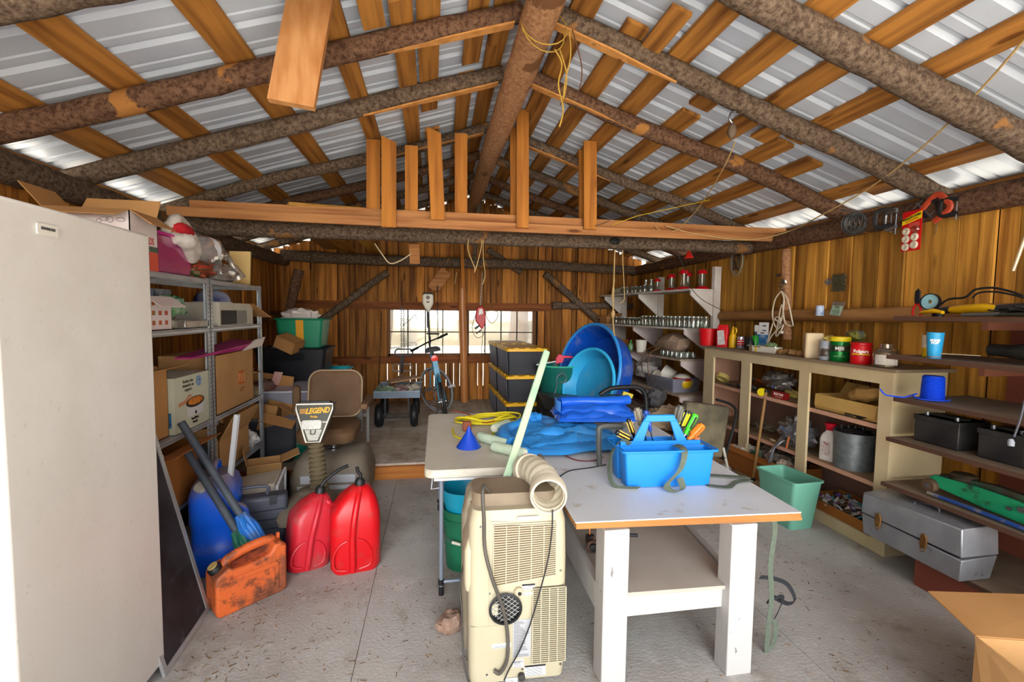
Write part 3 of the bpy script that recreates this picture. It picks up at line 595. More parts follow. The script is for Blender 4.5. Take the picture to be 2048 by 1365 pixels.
obj('printed_hand', MB().prism([(-.19,.18),(-.12,.185),(-.07,.215),(-.03,.20),(-.07,.195),(-.11,.165),(-.19,.155)],.1505,.1515,'yz'), pl('#c98a62',.6), t)
obj('printed_picture', MB().lathe([(0,0),(.035,0),(.035,.001),(0,.001)],18,c=(.1507,.05,.285),ax=(1,0,0)), pl('#8fb0d6',.5,'#2c3644',.9,60), t)
obj('printed_photo', MB().box(.03,.13,-.2315,-.2305,.04,.13), pl('#3f7fb5',.5,'#2a2320',.9,40), t)
cbox('carton','open brown carton behind the slow cooker box','box',(-1.71,2.78,.823),(.34,.30,.40),0,M_card,flaps=(('-y',205,.16),('-x',100,.15),('+x',170,.12)))
S('carton', MB().box(-.17,.13,-.04,.04,0,.40), M_card2, 'flat folded brown carton standing behind the slow cooker box','box',(-1.78,3.0,.823),smooth=0)
t = cbox('moving_carton','tall brown moving carton with a faded orange square logo, middle shelf of far unit','box',(-1.69,3.78,.823),(.36,.66,.42),0,M_card2,flaps=(('+x',268,.14),('+y',180,.15)),open_=True)
obj('printed_logo', MB().box(.181,.1825,.04,.145,.16,.265), pl('#c9642c',.8,'#d8884e',.7,12), t)
q = MB(); 
for i in range(4): q.bar((.1835,.055+i*.028,.175),(.1835,.045+i*.03,.25),.006,.0008,up=(0,1,0))
obj('logo_cutouts', q, M_card2, t); text('THE HOME\nDEPOT', .02, pl('#a5713a'), t, face_((.183,.1,.115),(0,1,0),(0,0,1)))
t = T('gift_bag','long magenta and white paper gift bag lying on the moving carton','bag',(-1.56,3.75,1.235)); obj('bag_body', MB().add([(-.04,-.62,.02),(.06,-.62,.02),(.08,.3,.02),(-.1,.3,.03),(-.04,-.62,.03),(.06,-.62,.03),(.1,.36,.07),(-.1,.36,.09)],[(3,2,1,0),(4,5,6,7),(0,1,5,4),(1,2,6,5),(2,3,7,6),(3,0,4,7)]), pl('#a81f6e',.35,'#d34a96',.6,6), t, smooth=0)
obj('white_side', MB().add([(.10,.05,.015),(.105,.42,.03),(.105,.5,.10),(.10,.3,.085),(.085,.05,.015),(.09,.42,.03),(.09,.5,.10),(.085,.3,.085)],[(0,1,2,3),(7,6,5,4),(0,4,5,1),(1,5,6,2),(2,6,7,3),(3,7,4,0)]), pl('#e2d9d0',.5), t, smooth=0)
cbox('carton','low open carton on the middle shelf corner beyond the moving carton','box',(-1.72,4.22,.825),(.26,.16,.16),0,M_card,flaps=(('+y',140,.1),('+x',150,.1)))
# shelf 1 (z .40)
cbox('carton','large orange brown carton on the lowest shelf behind the pipes','box',(-1.68,2.86,.403),(.38,.56,.34),0,M_cardd,flaps=(('+x',165,.15),))
cbox('carton','brown carton with a raised front flap on the lowest shelf of the far unit','box',(-1.685,3.72,.403),(.36,.52,.23),0,M_card2,flaps=(('+x',118,.2),('-x',95,.2),('-y',130,.15)))
S('white_crumple', MB().blob((0,0,.06),(.06,.06,.06),.4,3), pl('#e6e6e2',.6), 'crumpled white plastic at the end of the lowest shelf','bag',(-1.56,4.17,.405))
S('dark_canister', MB().lathe([(0,0),(.06,0),(.065,.02),(.065,.2),(.05,.23),(0,.23)],20), pl('#33373a',.5), 'dark canister lying in the lowest shelf beside the shelving post','canister',(-1.6,3.36,.65-.24))
S('dark_bag', MB().blob((0,0,.12),(.16,.4,.13),.3,8,24,12,2.5,flat=-.118), pl('#1c2030',.5,'#3a3d4c',.6,6), 'dark bag stuffed under the lowest shelf','bag',(-1.7,3.75,.0))
# ---------- behind: stack of totes in the back left corner ----------
def tote(name,label,loc,dims,m,mr,rz=0,taper=.88,rim=.018,open_=True):
    w,d,h = dims; t = T(name,label,'tote',loc,rz); a=w/2;b=d/2;k=taper
    q = MB().frus((-a*k,a*k,-b*k,b*k),(-a,a,-b,b),0,h) if not open_ else None
    if open_:
        q = MB(); o = rrect(w,d,.04); n=len(o); R1=[V((x*k,y*k,0)) for x,y in o]; R2=[V((x,y,h)) for x,y in o]; R3=[V((x*.97,y*.97,h)) for x,y in o]; R4=[V((x*k*.96,y*k*.96,.01)) for x,y in o]
        q.loft([R1,R2,R3,R4])
    obj('tub', q, m, t); obj('rim', MB().tube([(x,y,h) for x,y in rrect(w+.01,d+.01,.045)],rim,8,closed=True,sq=.6), mr, t); return t
mgrn = pl('#17805c',.45,'#1f9069',.5,3); 
t = tote('storage_tote','green tote with a yellow tape stripe at the top of the corner stack',(-1.50,5.6,1.15),(.50,.42,.32),mgrn,mgrn); obj('yellow_stripe', MB().add([(.0-.03,-.189,.02),(.05,-.189,.02),(.05,-.2135,.32),(-.03,-.2135,.32),(.05,-.193,.02),(.05,-.2175,.32),(-.03,-.193,.02),(-.03,-.2175,.32)],[(0,1,2,3),(6,7,5,4)][:1]+[(6,4,5,7),(0,3,7,6),(1,4,5,2),(3,2,5,7),(0,6,4,1)]), pl('#e0a020',.5), t, smooth=0)
bag('batting_bag','clear bag of white batting heaped in the green tote','bag',(-1.54,5.6,1.40),(.2,.13,.1),pl('#ddd3cb',.9,'#c4b9b0',.5,8),41)
t = tote('storage_tote','black tote with grey side in the middle of the corner stack',(-1.56,5.5,.80),(.74,.46,.345),pl('#1a1b20',.35,'#2b2d35',.5,4),pl('#24252b',.35)); obj('ribs', MB().box(-.2,.14,-.232,-.226,.22,.3), pl('#111216',.3), t)
cbox('carton','tilted brown carton lying open on the black tote','box',(-1.58,5.26,1.15),(.22,.2,.13),rot=(R_(8),R_(24),R_(-12)),m=M_card,open_=False)
t = tote('storage_tote','clear lilac-grey tote under the black tote',(-1.42,5.1,.42),(.66,.9,.36),clear('cloudy_plastic','#d8dbe8',.2,.2,.7,'#b4b6c8'),pl('#d3d4de',.35)); obj('lid',MB().box(-.33,.33,-.45,.45,.345,.365),pl('#bcbccb',.4,'#9a9080',.6,4),t,bev=.01)
t = tote('storage_tote','turquoise tote at the back of the corner stack',(-1.35,5.95,.42),(.56,.5,.42),pl('#1ba7b5',.4),pl('#27b8c6',.35))
t = tote('storage_tote','dark green tote standing behind the scooter seat',(-1.30,4.85,PZ),(.5,.62,.30),pl('#0f6b5c',.45,'#0d7a68',.5,3),pl('#0f7361',.4)); 
S('dark_tub', MB().box(-.33,.33,-.28,.28,0,.28), M_black, 'black closed crate on the platform below the turquoise tote','crate',(-1.5,5.78,PZ),bev=.015)
cbox('carton','open carton of rags and toys beside the far shelving post','box',(-1.72,4.72,.5),(.46,.52,.22),rot=(0,R_(10),R_(4)),m=M_card,flaps=(('+x',205,.16),('-x',95,.2),('+y',100,.2)))
for i,(x,y,z,c,l) in enumerate(((-1.72,4.62,.78,'#c9b98e','cream folded rag in the carton of rags'),(-1.66,4.82,.82,'#6a3f3a','maroon rag in the carton of rags'),(-1.72,4.5,.70,'#1f6aa8','bright blue lid in the carton of rags'),(-1.6,4.95,.86,'#d9a79c','pink card sticking out of the carton of rags'),(-1.8,4.7,.82,'#3f9a3a','green and white label card in the carton of rags'))):
    S('rag' if i<2 else 'lid' if i==2 else 'card', MB().blob((0,0,0),(.09,.14,.04),.4,50+i) if i<2 else (MB().lathe([(0,0),(.06,0),(.06,.02),(0,.02)],20) if i==2 else MB().box(-.05,.05,-.004,.004,-.06,.08)), pl(c,.7,'#e8e2d4',.3,9), l, 'rag' if i<2 else 'lid' if i==2 else 'card', (x,y,z), rot=(R_(15),R_(10),R_(20*i)))
t = tote('laundry_bin','dark grey tapered bin of scraps beyond the far shelving post',(-1.50,4.62,PZ),(.46,.36,.42),pl('#3f4048',.5,'#54565e',.5,5),pl('#66686f',.4),taper=.75)
cbox('carton','broken brown carton leaning in the dark grey bin','box',(-1.5,4.6,.42),(.3,.24,.24),rot=(R_(20),R_(18),R_(10)),m=M_card,flaps=(('+x',150,.14),('-y',190,.12)))
# ======================= left floor: screens, pipes, cans, scooter =======================
def framed_screen(name,label,loc,rz,lean,w,h,mesh_m,fr=.022,cat='window screen',frm=None):
    t = T(name,label,cat,loc,rot=(R_(lean),0,rz)); fm = frm or pl('#c3c6c8',.3,metal=.6)
    for a in ((0,fr,0,h),(w-fr,w,0,h)): obj('frame_rail', MB().box(a[0],a[1],-.006,.006,a[2],a[3]), fm, t)
    for a in ((fr,w-fr,0,fr),(fr,w-fr,h-fr,h)): obj('frame_rail', MB().box(a[0],a[1],-.006,.006,a[2],a[3]), fm, t)
    obj('mesh', MB().box(fr*.8,w-fr*.8,-.001,.001,fr*.8,h-fr*.8), mesh_m, t); return t
m_scr = mat('dusty_black_mesh','#1d1c20',.7,0,'#45424a',6,amt=.5); overlay(m_scr,9,.62,.75,'#77747a',.35)
A = V((-1.135,2.06,0)); B_ = at(418,1222,Z=0); d = (B_-A); rzs = math.atan2(d.y,d.x); Ls = d.length
TRp = at(350,830,X=-1.40); hgt = (TRp-B_); n_ = V((-d.y,d.x,0)).normalized()
lean = -math.degrees(math.atan2(hgt.dot(n_), hgt.z)); 
framed_screen('window_screen','large window screen with black mesh and aluminium frame leaning beside the freezer',A+V((0,0,.003)),rzs,lean,Ls,hgt.length,m_scr,.026)
framed_screen('window_screen','tall narrow grey screen leaning behind the large black one',(-1.27,2.30,.003),rzs,lean,.22,1.26,clear('grey_mesh','#b5b5b0',.1,.4,.5,'#6f6d68'),.02,frm=pl('#c4bfb4',.5))
framed_screen('window_screen','small dark screen with a whitish frame between the large screen and the blue jug',(-1.33,2.52,.003),rzs,-9,.20,.78,clear('dark_mesh','#777777',.1,.4,.5,'#3c3a38'),.018,frm=pl('#bdbab2',.5))
# pipes with duster heads
def duster(name,label,a,b,hc,r=.021):
    a=V(a);b=V(b); t=T(name,label,'brush',b); obj('tube_handle',MB().tube([a-b,V((0,0,0))],r,14),mat('dark_blue_grey_pipe','#3a4350',.6,0,'#575d64',8,amt=.6),t)
    q=MB(); r_=random.Random(len(label)); dn=(b-a).normalized(); s=dn.cross(V((0,0,1))).normalized(); u=s.cross(dn)
    for i in range(9):
        an=i*.7; o=(s*math.cos(an)+u*math.sin(an)); L=.16+r_.uniform(-.02,.04)
        q.ribbon([o*.015-dn*.02,o*.045+dn*L*.4,o*.04+dn*L*.8,o*.02+dn*L*1.1],.05,.002,side=o.cross(dn))
    obj('duster_head',q,pl(hc,.5,'#565a5a',.7,14),t); return t
duster('gutter_brush','dark pipe with a blue leaf-shaped head leaning against the shelving',at(362,845,X=-1.42),at(484,1035,Y=2.76),'#1f6fc4')
duster('gutter_brush','dark pipe with a dark green leaf-shaped head leaning behind the blue jug',at(375,905,X=-1.42),at(476,1068,Y=2.74),'#1c6650')
S('plastic_strip', MB().prism([(-.012,0),(.012,0),(.016,.02),(-.016,.02)],0,.4,'xy').box(0,0.001,0,0.001,0,.001), pl('#b5b8bd',.35), 'slim translucent white plastic strip standing behind the blue jug','strip',at(458,960,Y=2.95),rot=(0,R_(7),0))
# blue water jug
t = T('water_jug','tall blue plastic water jug with a dusty top behind the orange can','jug',(-1.32,2.99,0),rz=R_(14))
mb_ = mat('blue_jug_plastic','#1768f0',.35,0,'#0d58d8',3,amt=.5)
n_=mb_.node_tree.nodes; 
def dust_top(m, z0, z1, col, noise_amt=.25):
    "dust lying on upward-facing faces"
    n=m.node_tree.nodes;l=m.node_tree.links;b=n['Principled BSDF']; src=b.inputs['Base Color'].links[0].from_socket
    g=n.new('ShaderNodeNewGeometry');s=n.new('ShaderNodeSeparateXYZ');l.new(g.outputs['Normal'],s.inputs[0]); mr=n.new('ShaderNodeMapRange'); mr.inputs['From Min'].default_value=z0; mr.inputs['From Max'].default_value=z1
    no=n.new('ShaderNodeTexNoise');no.inputs['Scale'].default_value=14; ad=n.new('ShaderNodeMath');ad.operation='MULTIPLY_ADD';ad.inputs[1].default_value=noise_amt;l.new(no.outputs['Fac'],ad.inputs[0]);l.new(s.outputs['Z'],ad.inputs[2]);l.new(ad.outputs[0],mr.inputs['Value'])
    mx=n.new('ShaderNodeMix');mx.data_type='RGBA';mx.inputs['B'].default_value=lin(col);l.new(src,mx.inputs['A']);l.new(mr.outputs[0],mx.inputs['Factor']);l.new(mx.outputs['Result'],b.inputs['Base Color']); return m
dust_top(mb_,.25,.8,'#7d7682')
def ring(w,d,r,z,cx=0,cy=0,k=4): return [V((x,y,z)) for x,y in rrect(w,d,r,k,cx,cy)]
obj('jug_body', MB().loft([ring(.22,.30,.05,0),ring(.25,.33,.06,.02),ring(.25,.33,.06,.16),ring(.235,.315,.055,.175),ring(.235,.315,.055,.30),ring(.25,.33,.06,.32),ring(.25,.33,.06,.47),ring(.22,.29,.06,.53),ring(.15,.2,.05,.58)]), mb_, t)
obj('jug_handle', MB().tube(cr_([(0,.09,.56),(0,.07,.62),(0,-.02,.635),(0,-.09,.57)],5),.017,10), mb_, t); obj('side_handle', MB().tube(cr_([(.11,-.11,.40),(.165,-.13,.37),(.165,-.13,.25),(.11,-.11,.22)],5),.017,10), mb_, t)
obj('cap', MB().lathe([(0,0),(.034,0),(.034,.03),(0,.03)],20,c=(-.05,-.12,.52),ax=(-.3,-.6,.8)), pl('#c3c0b4',.4), t)
# orange can
t = T('fuel_can','grimy orange plastic fuel can with a black cap on the floor beside the screens','fuel can',(-1.0,2.585,0),rz=R_(41)); t.scale=(.93,.93,.93)
mo = mat('grimy_orange_plastic','#d0632c',.5,0,'#b9552a',3,amt=.6,bump=.2,bsc=90); overlay(mo,5,.51,.62,'#6a4230',.8); overlay(mo,14,.56,.66,'#3f2c22',.7)
w=.38; prof=[(-.19,.02),(-.17,0),(.17,0),(.19,.02),(.19,.28),(.165,.31),(.125,.305),(.10,.262),(.04,.25),(-.04,.245),(-.09,.25),(-.115,.268),(-.15,.25),(-.19,.225)]
q=MB(); 
for s in (-1,1): q.prism([(x*.995,z) for x,z in prof], min(0,s*.08), max(0,s*.08),'xz')
q=MB().prism(prof,-.082,.082,'xz'); b=obj('can_body',q,mo,t,bev=.02,seg=3)
obj('side_relief', MB().prism(rrect(.28,.17,.02,3,0,.12),-.088,-.08,'xz').prism(rrect(.23,.12,.015,3,0,.12),-.092,-.087,'xz'), mo, t, bev=.004)
obj('handle', MB().tube(cr_([(-.115,0,.255),(-.10,0,.282),(-.04,0,.300),(.04,0,.312),(.11,0,.312),(.14,0,.295)],5),.021,12,sq=1.3), mo, t)
obj('cap', MB().lathe([(0,0),(.036,0),(.036,.032),(.03,.04),(0,.04)],22,c=(-.155,0,.235),ax=(-.5,0,.85)), M_black, t); obj('cap_top', MB().lathe([(0,0),(.026,0),(.026,.006),(0,.006)],20,c=(-.176,0,.271),ax=(-.5,0,.85)), pl('#b59b60',.6), t)
obj('vent_cap', MB().lathe([(0,0),(.013,0),(.013,.02),(0,.02)],12,c=(.14,0,.295)), M_black, t); obj('spout_tab', MB().box(.165,.18,-.008,.008,.28,.335), mo, t)
# red cans
mr1 = mat('dusty_red_plastic','#bd0f18',.38,0,'#c00d18',3,amt=.6); overlay(mr1,7,.57,.72,'#8a4038',.55); mr2 = mat('sunfaded_red_plastic','#b01424',.42,0,'#bf2a38',3,amt=.6); overlay(mr2,6,.55,.7,'#7d5a54',.45)
def redcan(name,label,loc,rz,tilt,m,sc,spout):
    t=T(name,label,'fuel can',loc,rot=(0,R_(tilt),rz)); w,d=.29*sc,.24*sc
    L=[ring(w*.86,d*.9,.05,0),ring(w,d,.06,.03),ring(w,d,.06,.30*sc),ring(w*.97,d*.95,.055,.36*sc),ring(w*.74,d*.82,.05,.43*sc,.015),ring(w*.42,d*.5,.035,.485*sc,.03),ring(w*.28,d*.3,.025,.50*sc,.03)]
    obj('can_body',MB().loft(L),m,t,smooth=50)
    # front grip rib and recesses
    obj('grip_rib',MB().tube(cr_([(-.02,-d*.50,.02),(-.02,-d*.545,.08*sc),(-.02,-d*.545,.22*sc),(-.01,-d*.54,.33*sc),(.01,-d*.40,.43*sc),(.03,-d*.15,.49*sc)],6),.019*sc,10),m,t)
    for s in (-1,1): obj('recess_rim',MB().tube(cr_([(s*.035*sc-.02,-d*.505,.03),(s*.10*sc-.02,-d*.50,.05),(s*.105*sc-.02,-d*.50,.13*sc),(s*.07*sc-.02,-d*.508,.19*sc),(s*.03*sc-.02,-d*.512,.21*sc)],5),.008,8),m,t)
    obj('handle',MB().tube(cr_([(.05,-.02,.44*sc),(.07,-.06,.45*sc),(.12,-.04,.36*sc),(.128,.0,.28*sc)],5),.018,10),m,t)
    sp=MB().lathe([(0,0),(.03,0),(.03,.03),(.018,.045),(0,.045)],16,c=(.03,0,.495*sc)); obj('collar',sp,M_black,t); obj('spout',MB().tube(cr_(spout,5),.0105,10),M_black,t)
    return t
redcan('fuel_can','tall bright red fuel can with an upright black spout, the right of the pair',(-.487,2.86,0),R_(12),0,mr1,1.0,[(.03,0,.53),(.035,0,.56),(.02,.0,.58),(.015,0,.61)])
redcan('fuel_can','shorter faded red fuel can left of the tall one, black spout pointing right',(-.79,2.90,.0),R_(28),8,mr2,.88,[(.03,0,.47),(.05,0,.51),(.12,0,.57),(.185,-.0,.60)])
# black case, white cooler, small carton, blue plastic
t=T('tool_case','dark grey ribbed plastic tool case standing behind the blue jug','case',(-1.15,3.08,0),rz=R_(14)); mcs=pl('#3f4350',.5,'#575a64',.5,6)
obj('case_body',MB().box(-.2,.2,-.06,.06,0,.38),mcs,t,bev=.02); q=MB()
for i in range(5): q.box(-.185,.185,-.064,-.058,.05+i*.06,.056+i*.06)
obj('ribs',q,pl('#262932',.5),t); obj('handle',MB().tube(cr_([(-.08,0,.38),(-.08,0,.43),(.08,0,.43),(.08,0,.38)],4),.011,8),mcs,t); obj('latch',MB().box(-.14,-.1,-.07,-.055,.33,.39).box(.1,.14,-.07,-.055,.33,.39),pl('#2a2c34',.4),t)
t=T('plastic_cooler','pale grey plastic cooler lying on its side behind the tool case','cooler',(-1.27,3.42,0),rz=R_(8)); t.scale=(.85,.85,.9); mcl=pl('#c9ced6',.35,'#a9a294',.5,4)
obj('cooler_body',MB().loft([ring(.36,.34,.03,0),ring(.40,.38,.04,.30),ring(.40,.38,.04,.33)]),mcl,t,bev=.0); obj('cooler_rim',MB().tube([(.2,-.18,.02),(.21,-.19,.40),(.21,.19,.42),(.2,.18,.02)],.012,8),pl('#dfe2e6',.3),t); obj('cooler_lid',MB().add([(-.2,-.19,.33),(.2,-.19,.33),(.2,.19,.33),(-.2,.19,.33),(-.17,-.17,.38),(.19,-.18,.42),(.19,.18,.42),(-.17,.17,.38)],[(3,2,1,0),(4,5,6,7),(0,1,5,4),(1,2,6,5),(2,3,7,6),(3,0,4,7)]),pl('#b5ac9c',.6,'#cfd0d0',.6,6),t,bev=.01)
cbox('carton','small open tan carton on the floor in front of the far shelving','box',(-1.33,3.80,.22),(.24,.2,.16),R_(20),M_card2,flaps=(('+x',160,.14),('-y',165,.14),('-x',100,.12)))
S('crate', MB().box(-.15,.15,-.2,.2,0,.22), M_dark, 'dark crate carrying the small open tan carton','crate',(-1.36,3.82,0),bev=.01)
S('blue_tarp_scrap', MB().sheet(lambda u,v: V(((u-.5)*.2,(v-.5)*.2,.03+.10*noise.noise(V((u*4,v*4,3)))+.04)),14,14,.002), pl('#2c6fc0',.4,'#3d4656',.6,12), 'scrap of blue tarp on the floor behind the orange can','tarp',(-1.0,2.98,0))
# ---------- mobility scooter ----------
t=T('mobility_scooter','old brown upholstered mobility scooter with dusty grey body','scooter',(-.90,3.35,0)); ms=mat('dusty_grey_body','#6e6558',.6,0,'#8b8070',4,amt=.7,bump=.2); mup=mat('brown_vinyl','#5c432c',.7,0,'#6e5439',8,amt=.6,bump=.3,bsc=120)
# deck, rear body
obj('deck',MB().loft([ring(.44,.9,.06,.06,.03,.25),ring(.46,.92,.06,.12,.03,.25),ring(.42,.9,.05,.15,.03,.25)]),ms,t)
obj('rear_body',MB().loft([ring(.60,.52,.08,.06,.06,.66),ring(.62,.54,.09,.22,.06,.66),ring(.56,.46,.09,.34,.06,.68),ring(.48,.36,.08,.39,.06,.70)]),ms,t)
q=MB(); q.add([(-.19,.375,.10),(.31,.375,.10),(.31,.395,.20),(-.19,.395,.20),(-.19,.38,.10),(.31,.38,.10),(.31,.40,.20),(-.19,.40,.20)],[(0,1,2,3),(7,6,5,4),(0,4,5,1),(1,5,6,2),(2,6,7,3),(3,7,4,0)])
obj('front_panel',MB().box(-.17,.29,.372,.39,.075,.18),pl('#b9bec8',.35,'#a5a39a',.5,5),t,bev=.004); obj('front_panel',MB().box(-.15,.27,.385,.42,.195,.26),pl('#b9bec8',.35,'#a5a39a',.5,5),t,bev=.004)
for x in(-.20,.30): 
    wq=obj('rear_wheel',MB().lathe([(.03,-.03),(.1,-.035),(.12,-.02),(.125,0),(.12,.02),(.1,.035),(.03,.03)],24,c=(x,.78,.125),ax=(1,0,0)),M_dark,t)
fw_=obj('front_wheel',MB().lathe([(.03,-.03),(.09,-.035),(.105,-.02),(.11,0),(.105,.02),(.09,.035),(.03,.03)],24,c=(-.02,-.24,.11),ax=(1,0,0)),M_dark,t)
obj('front_fender',MB().loft([ring(.14,.3,.05,.20,-.02,-.22),ring(.16,.34,.06,.235,-.02,-.2),ring(.13,.26,.05,.275,-.02,-.18),ring(.08,.14,.03,.295,-.02,-.12)]),ms,t)
obj('front_body',MB().loft([ring(.26,.3,.08,.10,.03,-.02),ring(.3,.34,.09,.2,.03,0),ring(.22,.26,.07,.27,.03,0),ring(.14,.16,.05,.30,.03,0)]),ms,t)
tp=V((.075,-.03,.66)); bp=V((.085,.03,.26)); pts=[bp.lerp(tp,i/60) for i in range(61)]
obj('bellows',MB().tube(pts,[.052+.013*math.cos(i*math.pi*2/5)-.0002*i for i in range(61)],20),mat('dusty_rubber_bellows','#6f6248',.8,0,'#544a36',6,amt=.6),t)
hd=T('x','y','z'); bpy.data.objects.remove(hd)
M=TR((.07,-.07,.66),R_(-14),0,0)
sh=[(-.045,0),(.045,0),(.12,.225),(.12,.26),(-.12,.26),(-.12,.225)]
hb=obj('tiller_head',MB(M).prism(sh,-.01,.09,'xz'),pl('#4b4a3e',.5,'#5f5c4e',.5,9),t,bev=.012)
q=MB(M); loop=[V((x,-.012,z)) for x,z in sh]; q.tube(loop,.006,8,closed=True); q.tube([V((-.085,-.012,.135)),V((.085,-.012,.135))],.004,6); obj('head_piping',q,pl('#e4e1d6',.4),hb)
q=MB(M); q.add([(-.095,-.013,.15),(.095,-.013,.15),(.105,-.013,.245),(-.105,-.013,.245)],[(0,1,2,3)]); q.box(-.1,.1,-.0125,-.0115,.15,.245); obj('name_panel',q,pl('#3e4138',.5),hb,smooth=0)
text('LEGEND',.052,pl('#e0a818',.5),hb,M@face_((.022,-.0145,.213),(1,0,.05),(0,0,1)),bold=.002,sx=.8,shear=.25); text('Pride',.022,pl('#e0a818',.5),hb,M@face_((0,-.0145,.172),(1,0,0),(0,0,1)),bold=.0006)
q=MB(M); 
for i in range(4): q.bar((-.095,-.014,.198+i*.009),(-.05,-.014,.198+i*.009),.001,.005,up=(0,0,1))
obj('stripes',q,pl('#c98f2c',.5),hb)
obj('headlight',MB(M).prism(rrect(.13,.065,.014,3,-.01,.118),-.035,-.008,'xz'),mat('ribbed_lens','#d8d8d2',.15,0,'#9c9a92',40,(6,1,1),.5),hb,bev=.005); q=MB(M)
for i in range(7): q.bar((-.055+.004*i,-.0145,.078-i*.0105),(.055-.004*i,-.0145,.078-i*.0105),.001,.007,up=(0,0,1))
obj('grille',q,pl('#d9d6cc',.5),hb); obj('hook',MB(M).tube(cr_([(-.016,-.02,.085),(-.012,-.03,.055),(.012,-.03,.055),(.016,-.02,.085)],4),.003,6),pl('#3c3b38'),hb)
obj('control_box',MB(M).box(-.1,.1,0,.1,.26,.285),M_dark,hb,bev=.006); q=MB(M).tube([(-.14,.05,.27),(.13,.05,.27)],.007,8); obj('tiller_bar',q,M_dark,hb)
# seat
def cush(w,h,d,r): return rrect(w,h,r,5)
q=MB(TR((.03,.88,.83),R_(-12))).prism(rrect(.46,.42,.1,5),-.045,.045,'xz'); obj('backrest',q,mup,t,bev=.03,seg=3); q=MB(TR((.03,.88,.83),R_(-12))).tube([(x,-.04,z) for x,z in rrect(.45,.41,.1,5)],.008,6,closed=True); obj('piping',q,pl('#9a866c',.6),kids(t)[-1])
q=MB(TR((.03,.62,.56),R_(3))).loft([ring(.42,.42,.09,-.05),ring(.46,.46,.1,-.02),ring(.46,.46,.1,.04),ring(.40,.40,.09,.07)]); obj('seat',q,mup,t)
obj('seat_post',MB().tube([(.05,.66,.36),(.05,.66,.52)],.024,14).lathe([(.03,.385),(.05,.385),(.05,.405),(.03,.41)],16,c=(.05,.66,0)),M_chrome,t)
for x,zz in((-.26,.78),(.32,.74)):
    a=obj('armrest',MB().bar((x,.5 if x>0 else .82,.78),(x,.84,.80) if x>0 else (x,.84,1.0),.06,.05) if x>0 else MB().prism(rrect(.06,.26,.028,4,x,.80),.70,.76,'xz'),mup,t,bev=.012)
    obj('armrest_bracket',MB().box(x-.012,x+.012,.74,.77,.42,zz),pl('#4b4844',.5),t)
obj('seat_bracket',MB().box(-.26,.32,.86,.885,.62,.65).box(-.2,.26,.84,.87,.5,.7),pl('#4b4844',.5),t)
# ======================= right: cream cabinet =======================
m_cream = mat('cream_painted_wood','#d6c49c',.6,0,'#c0aa80',4,(1,1,.5),.6,.15,det=8); m_pink = pl('#d3a287',.65,'#b98d73',.5,5); m_dusty = pl('#8d7a62',.8,'#6c5a46',.7,6)
CX, CY0, CY1, CH = 2.90, 2.45, 4.53, 1.235; CD = .46
t = T('open_cabinet','long cream painted open-fronted shelf cabinet along the right wall','cabinet',(CX,CY0,0)); Lc = CY1-CY0
obj('top_panel', MB().box(-.015,CD,-.02,Lc+.02,CH-.02,CH), m_dusty, t)
obj('face_rail', MB().box(0,.02,0,Lc,CH-.105,CH-.02), m_cream, t); obj('base_rail', MB().box(0,.02,0,Lc,0,.085), m_cream, t); obj('end_base', MB().box(0,CD-.1,-.012,.0,0,.1), m_cream, t)
for a,b in ((0,.09),(3.115-CY0,3.214-CY0),(3.794-CY0,3.92-CY0),(4.36-CY0,4.53-CY0)): obj('stile', MB().box(0,.02,a,b,.085,CH-.105), m_cream, t)
obj('end_panel', MB().box(.02,CD-.04,0,.016,0,CH-.02), m_cream, t); obj('end_panel', MB().box(.02,CD-.04,Lc-.016,Lc,0,CH-.02), m_pink, t)
for z in (.455,.85):
    obj('shelf', MB().box(.025,CD-.04,.02,Lc-.02,z-.022,z), pl('#a08765',.8,'#7b654b',.6,6), t); obj('shelf_edge', MB().box(.018,.026,.09,Lc-.17,z-.03,z), m_pink, t)
obj('back_board', MB().box(CD-.04,CD-.03,.02,Lc-.02,0,.84), pl('#9c7a68',.8,'#b39485',.7,3), t); obj('bottom_board', MB().box(.02,CD-.04,.02,Lc-.02,.06,.08), m_dusty, t)
# ---------------- brown shelving at the right edge ----------------
m_brn = mat('dark_brown_stained_board','#4a3226',.55,0,'#5f4436',5,(1,.2,1),.7,.15); m_red = mat('brick_red_painted_board','#8a4a38',.7,0,'#7a3f2f',4,amt=.7); m_btop = pl('#7b6a58',.8,'#5c4636',.6,5)
BX = 2.78
t = T('wall_shelving','dark brown stepped shelving with brick red backing at the right edge','shelving',(BX,0,0))
for z,y1,x0 in ((.185,2.42,0),(.535,2.385,0),(.825,2.37,0),(1.08,2.34,0),(1.335,2.40,0),(1.575,2.37,0.0)):
    s = obj('shelf', MB().box(x0,XR-BX-.06,.9,y1,z-.022,z), m_btop if z<1.5 else m_brn, t); obj('shelf_edge', MB().box(x0-.004,x0,.9,y1,z-.024,z+.001), m_brn, s)
obj('back_panel', MB().box(XR-BX-.06,XR-BX-.04,.8,2.15,0,1.55), m_red, t)
obj('kick_board', MB().box(.003,.025,.9,2.155,0,.16), m_red, t); obj('kick_end', MB().box(.025,.5,2.13,2.155,0,.16), m_red, t)
for y in (1.25,): obj('cleat', MB().box(.5,.555,y,y+.05,.2,1.55), pl('#8a6248',.7), t)
for z in (1.555,1.3,.79,.5): obj('bracket', MB().box(.2,.555,2.02,2.05,z-.05,z-.0), pl('#7d4a36',.7), t)
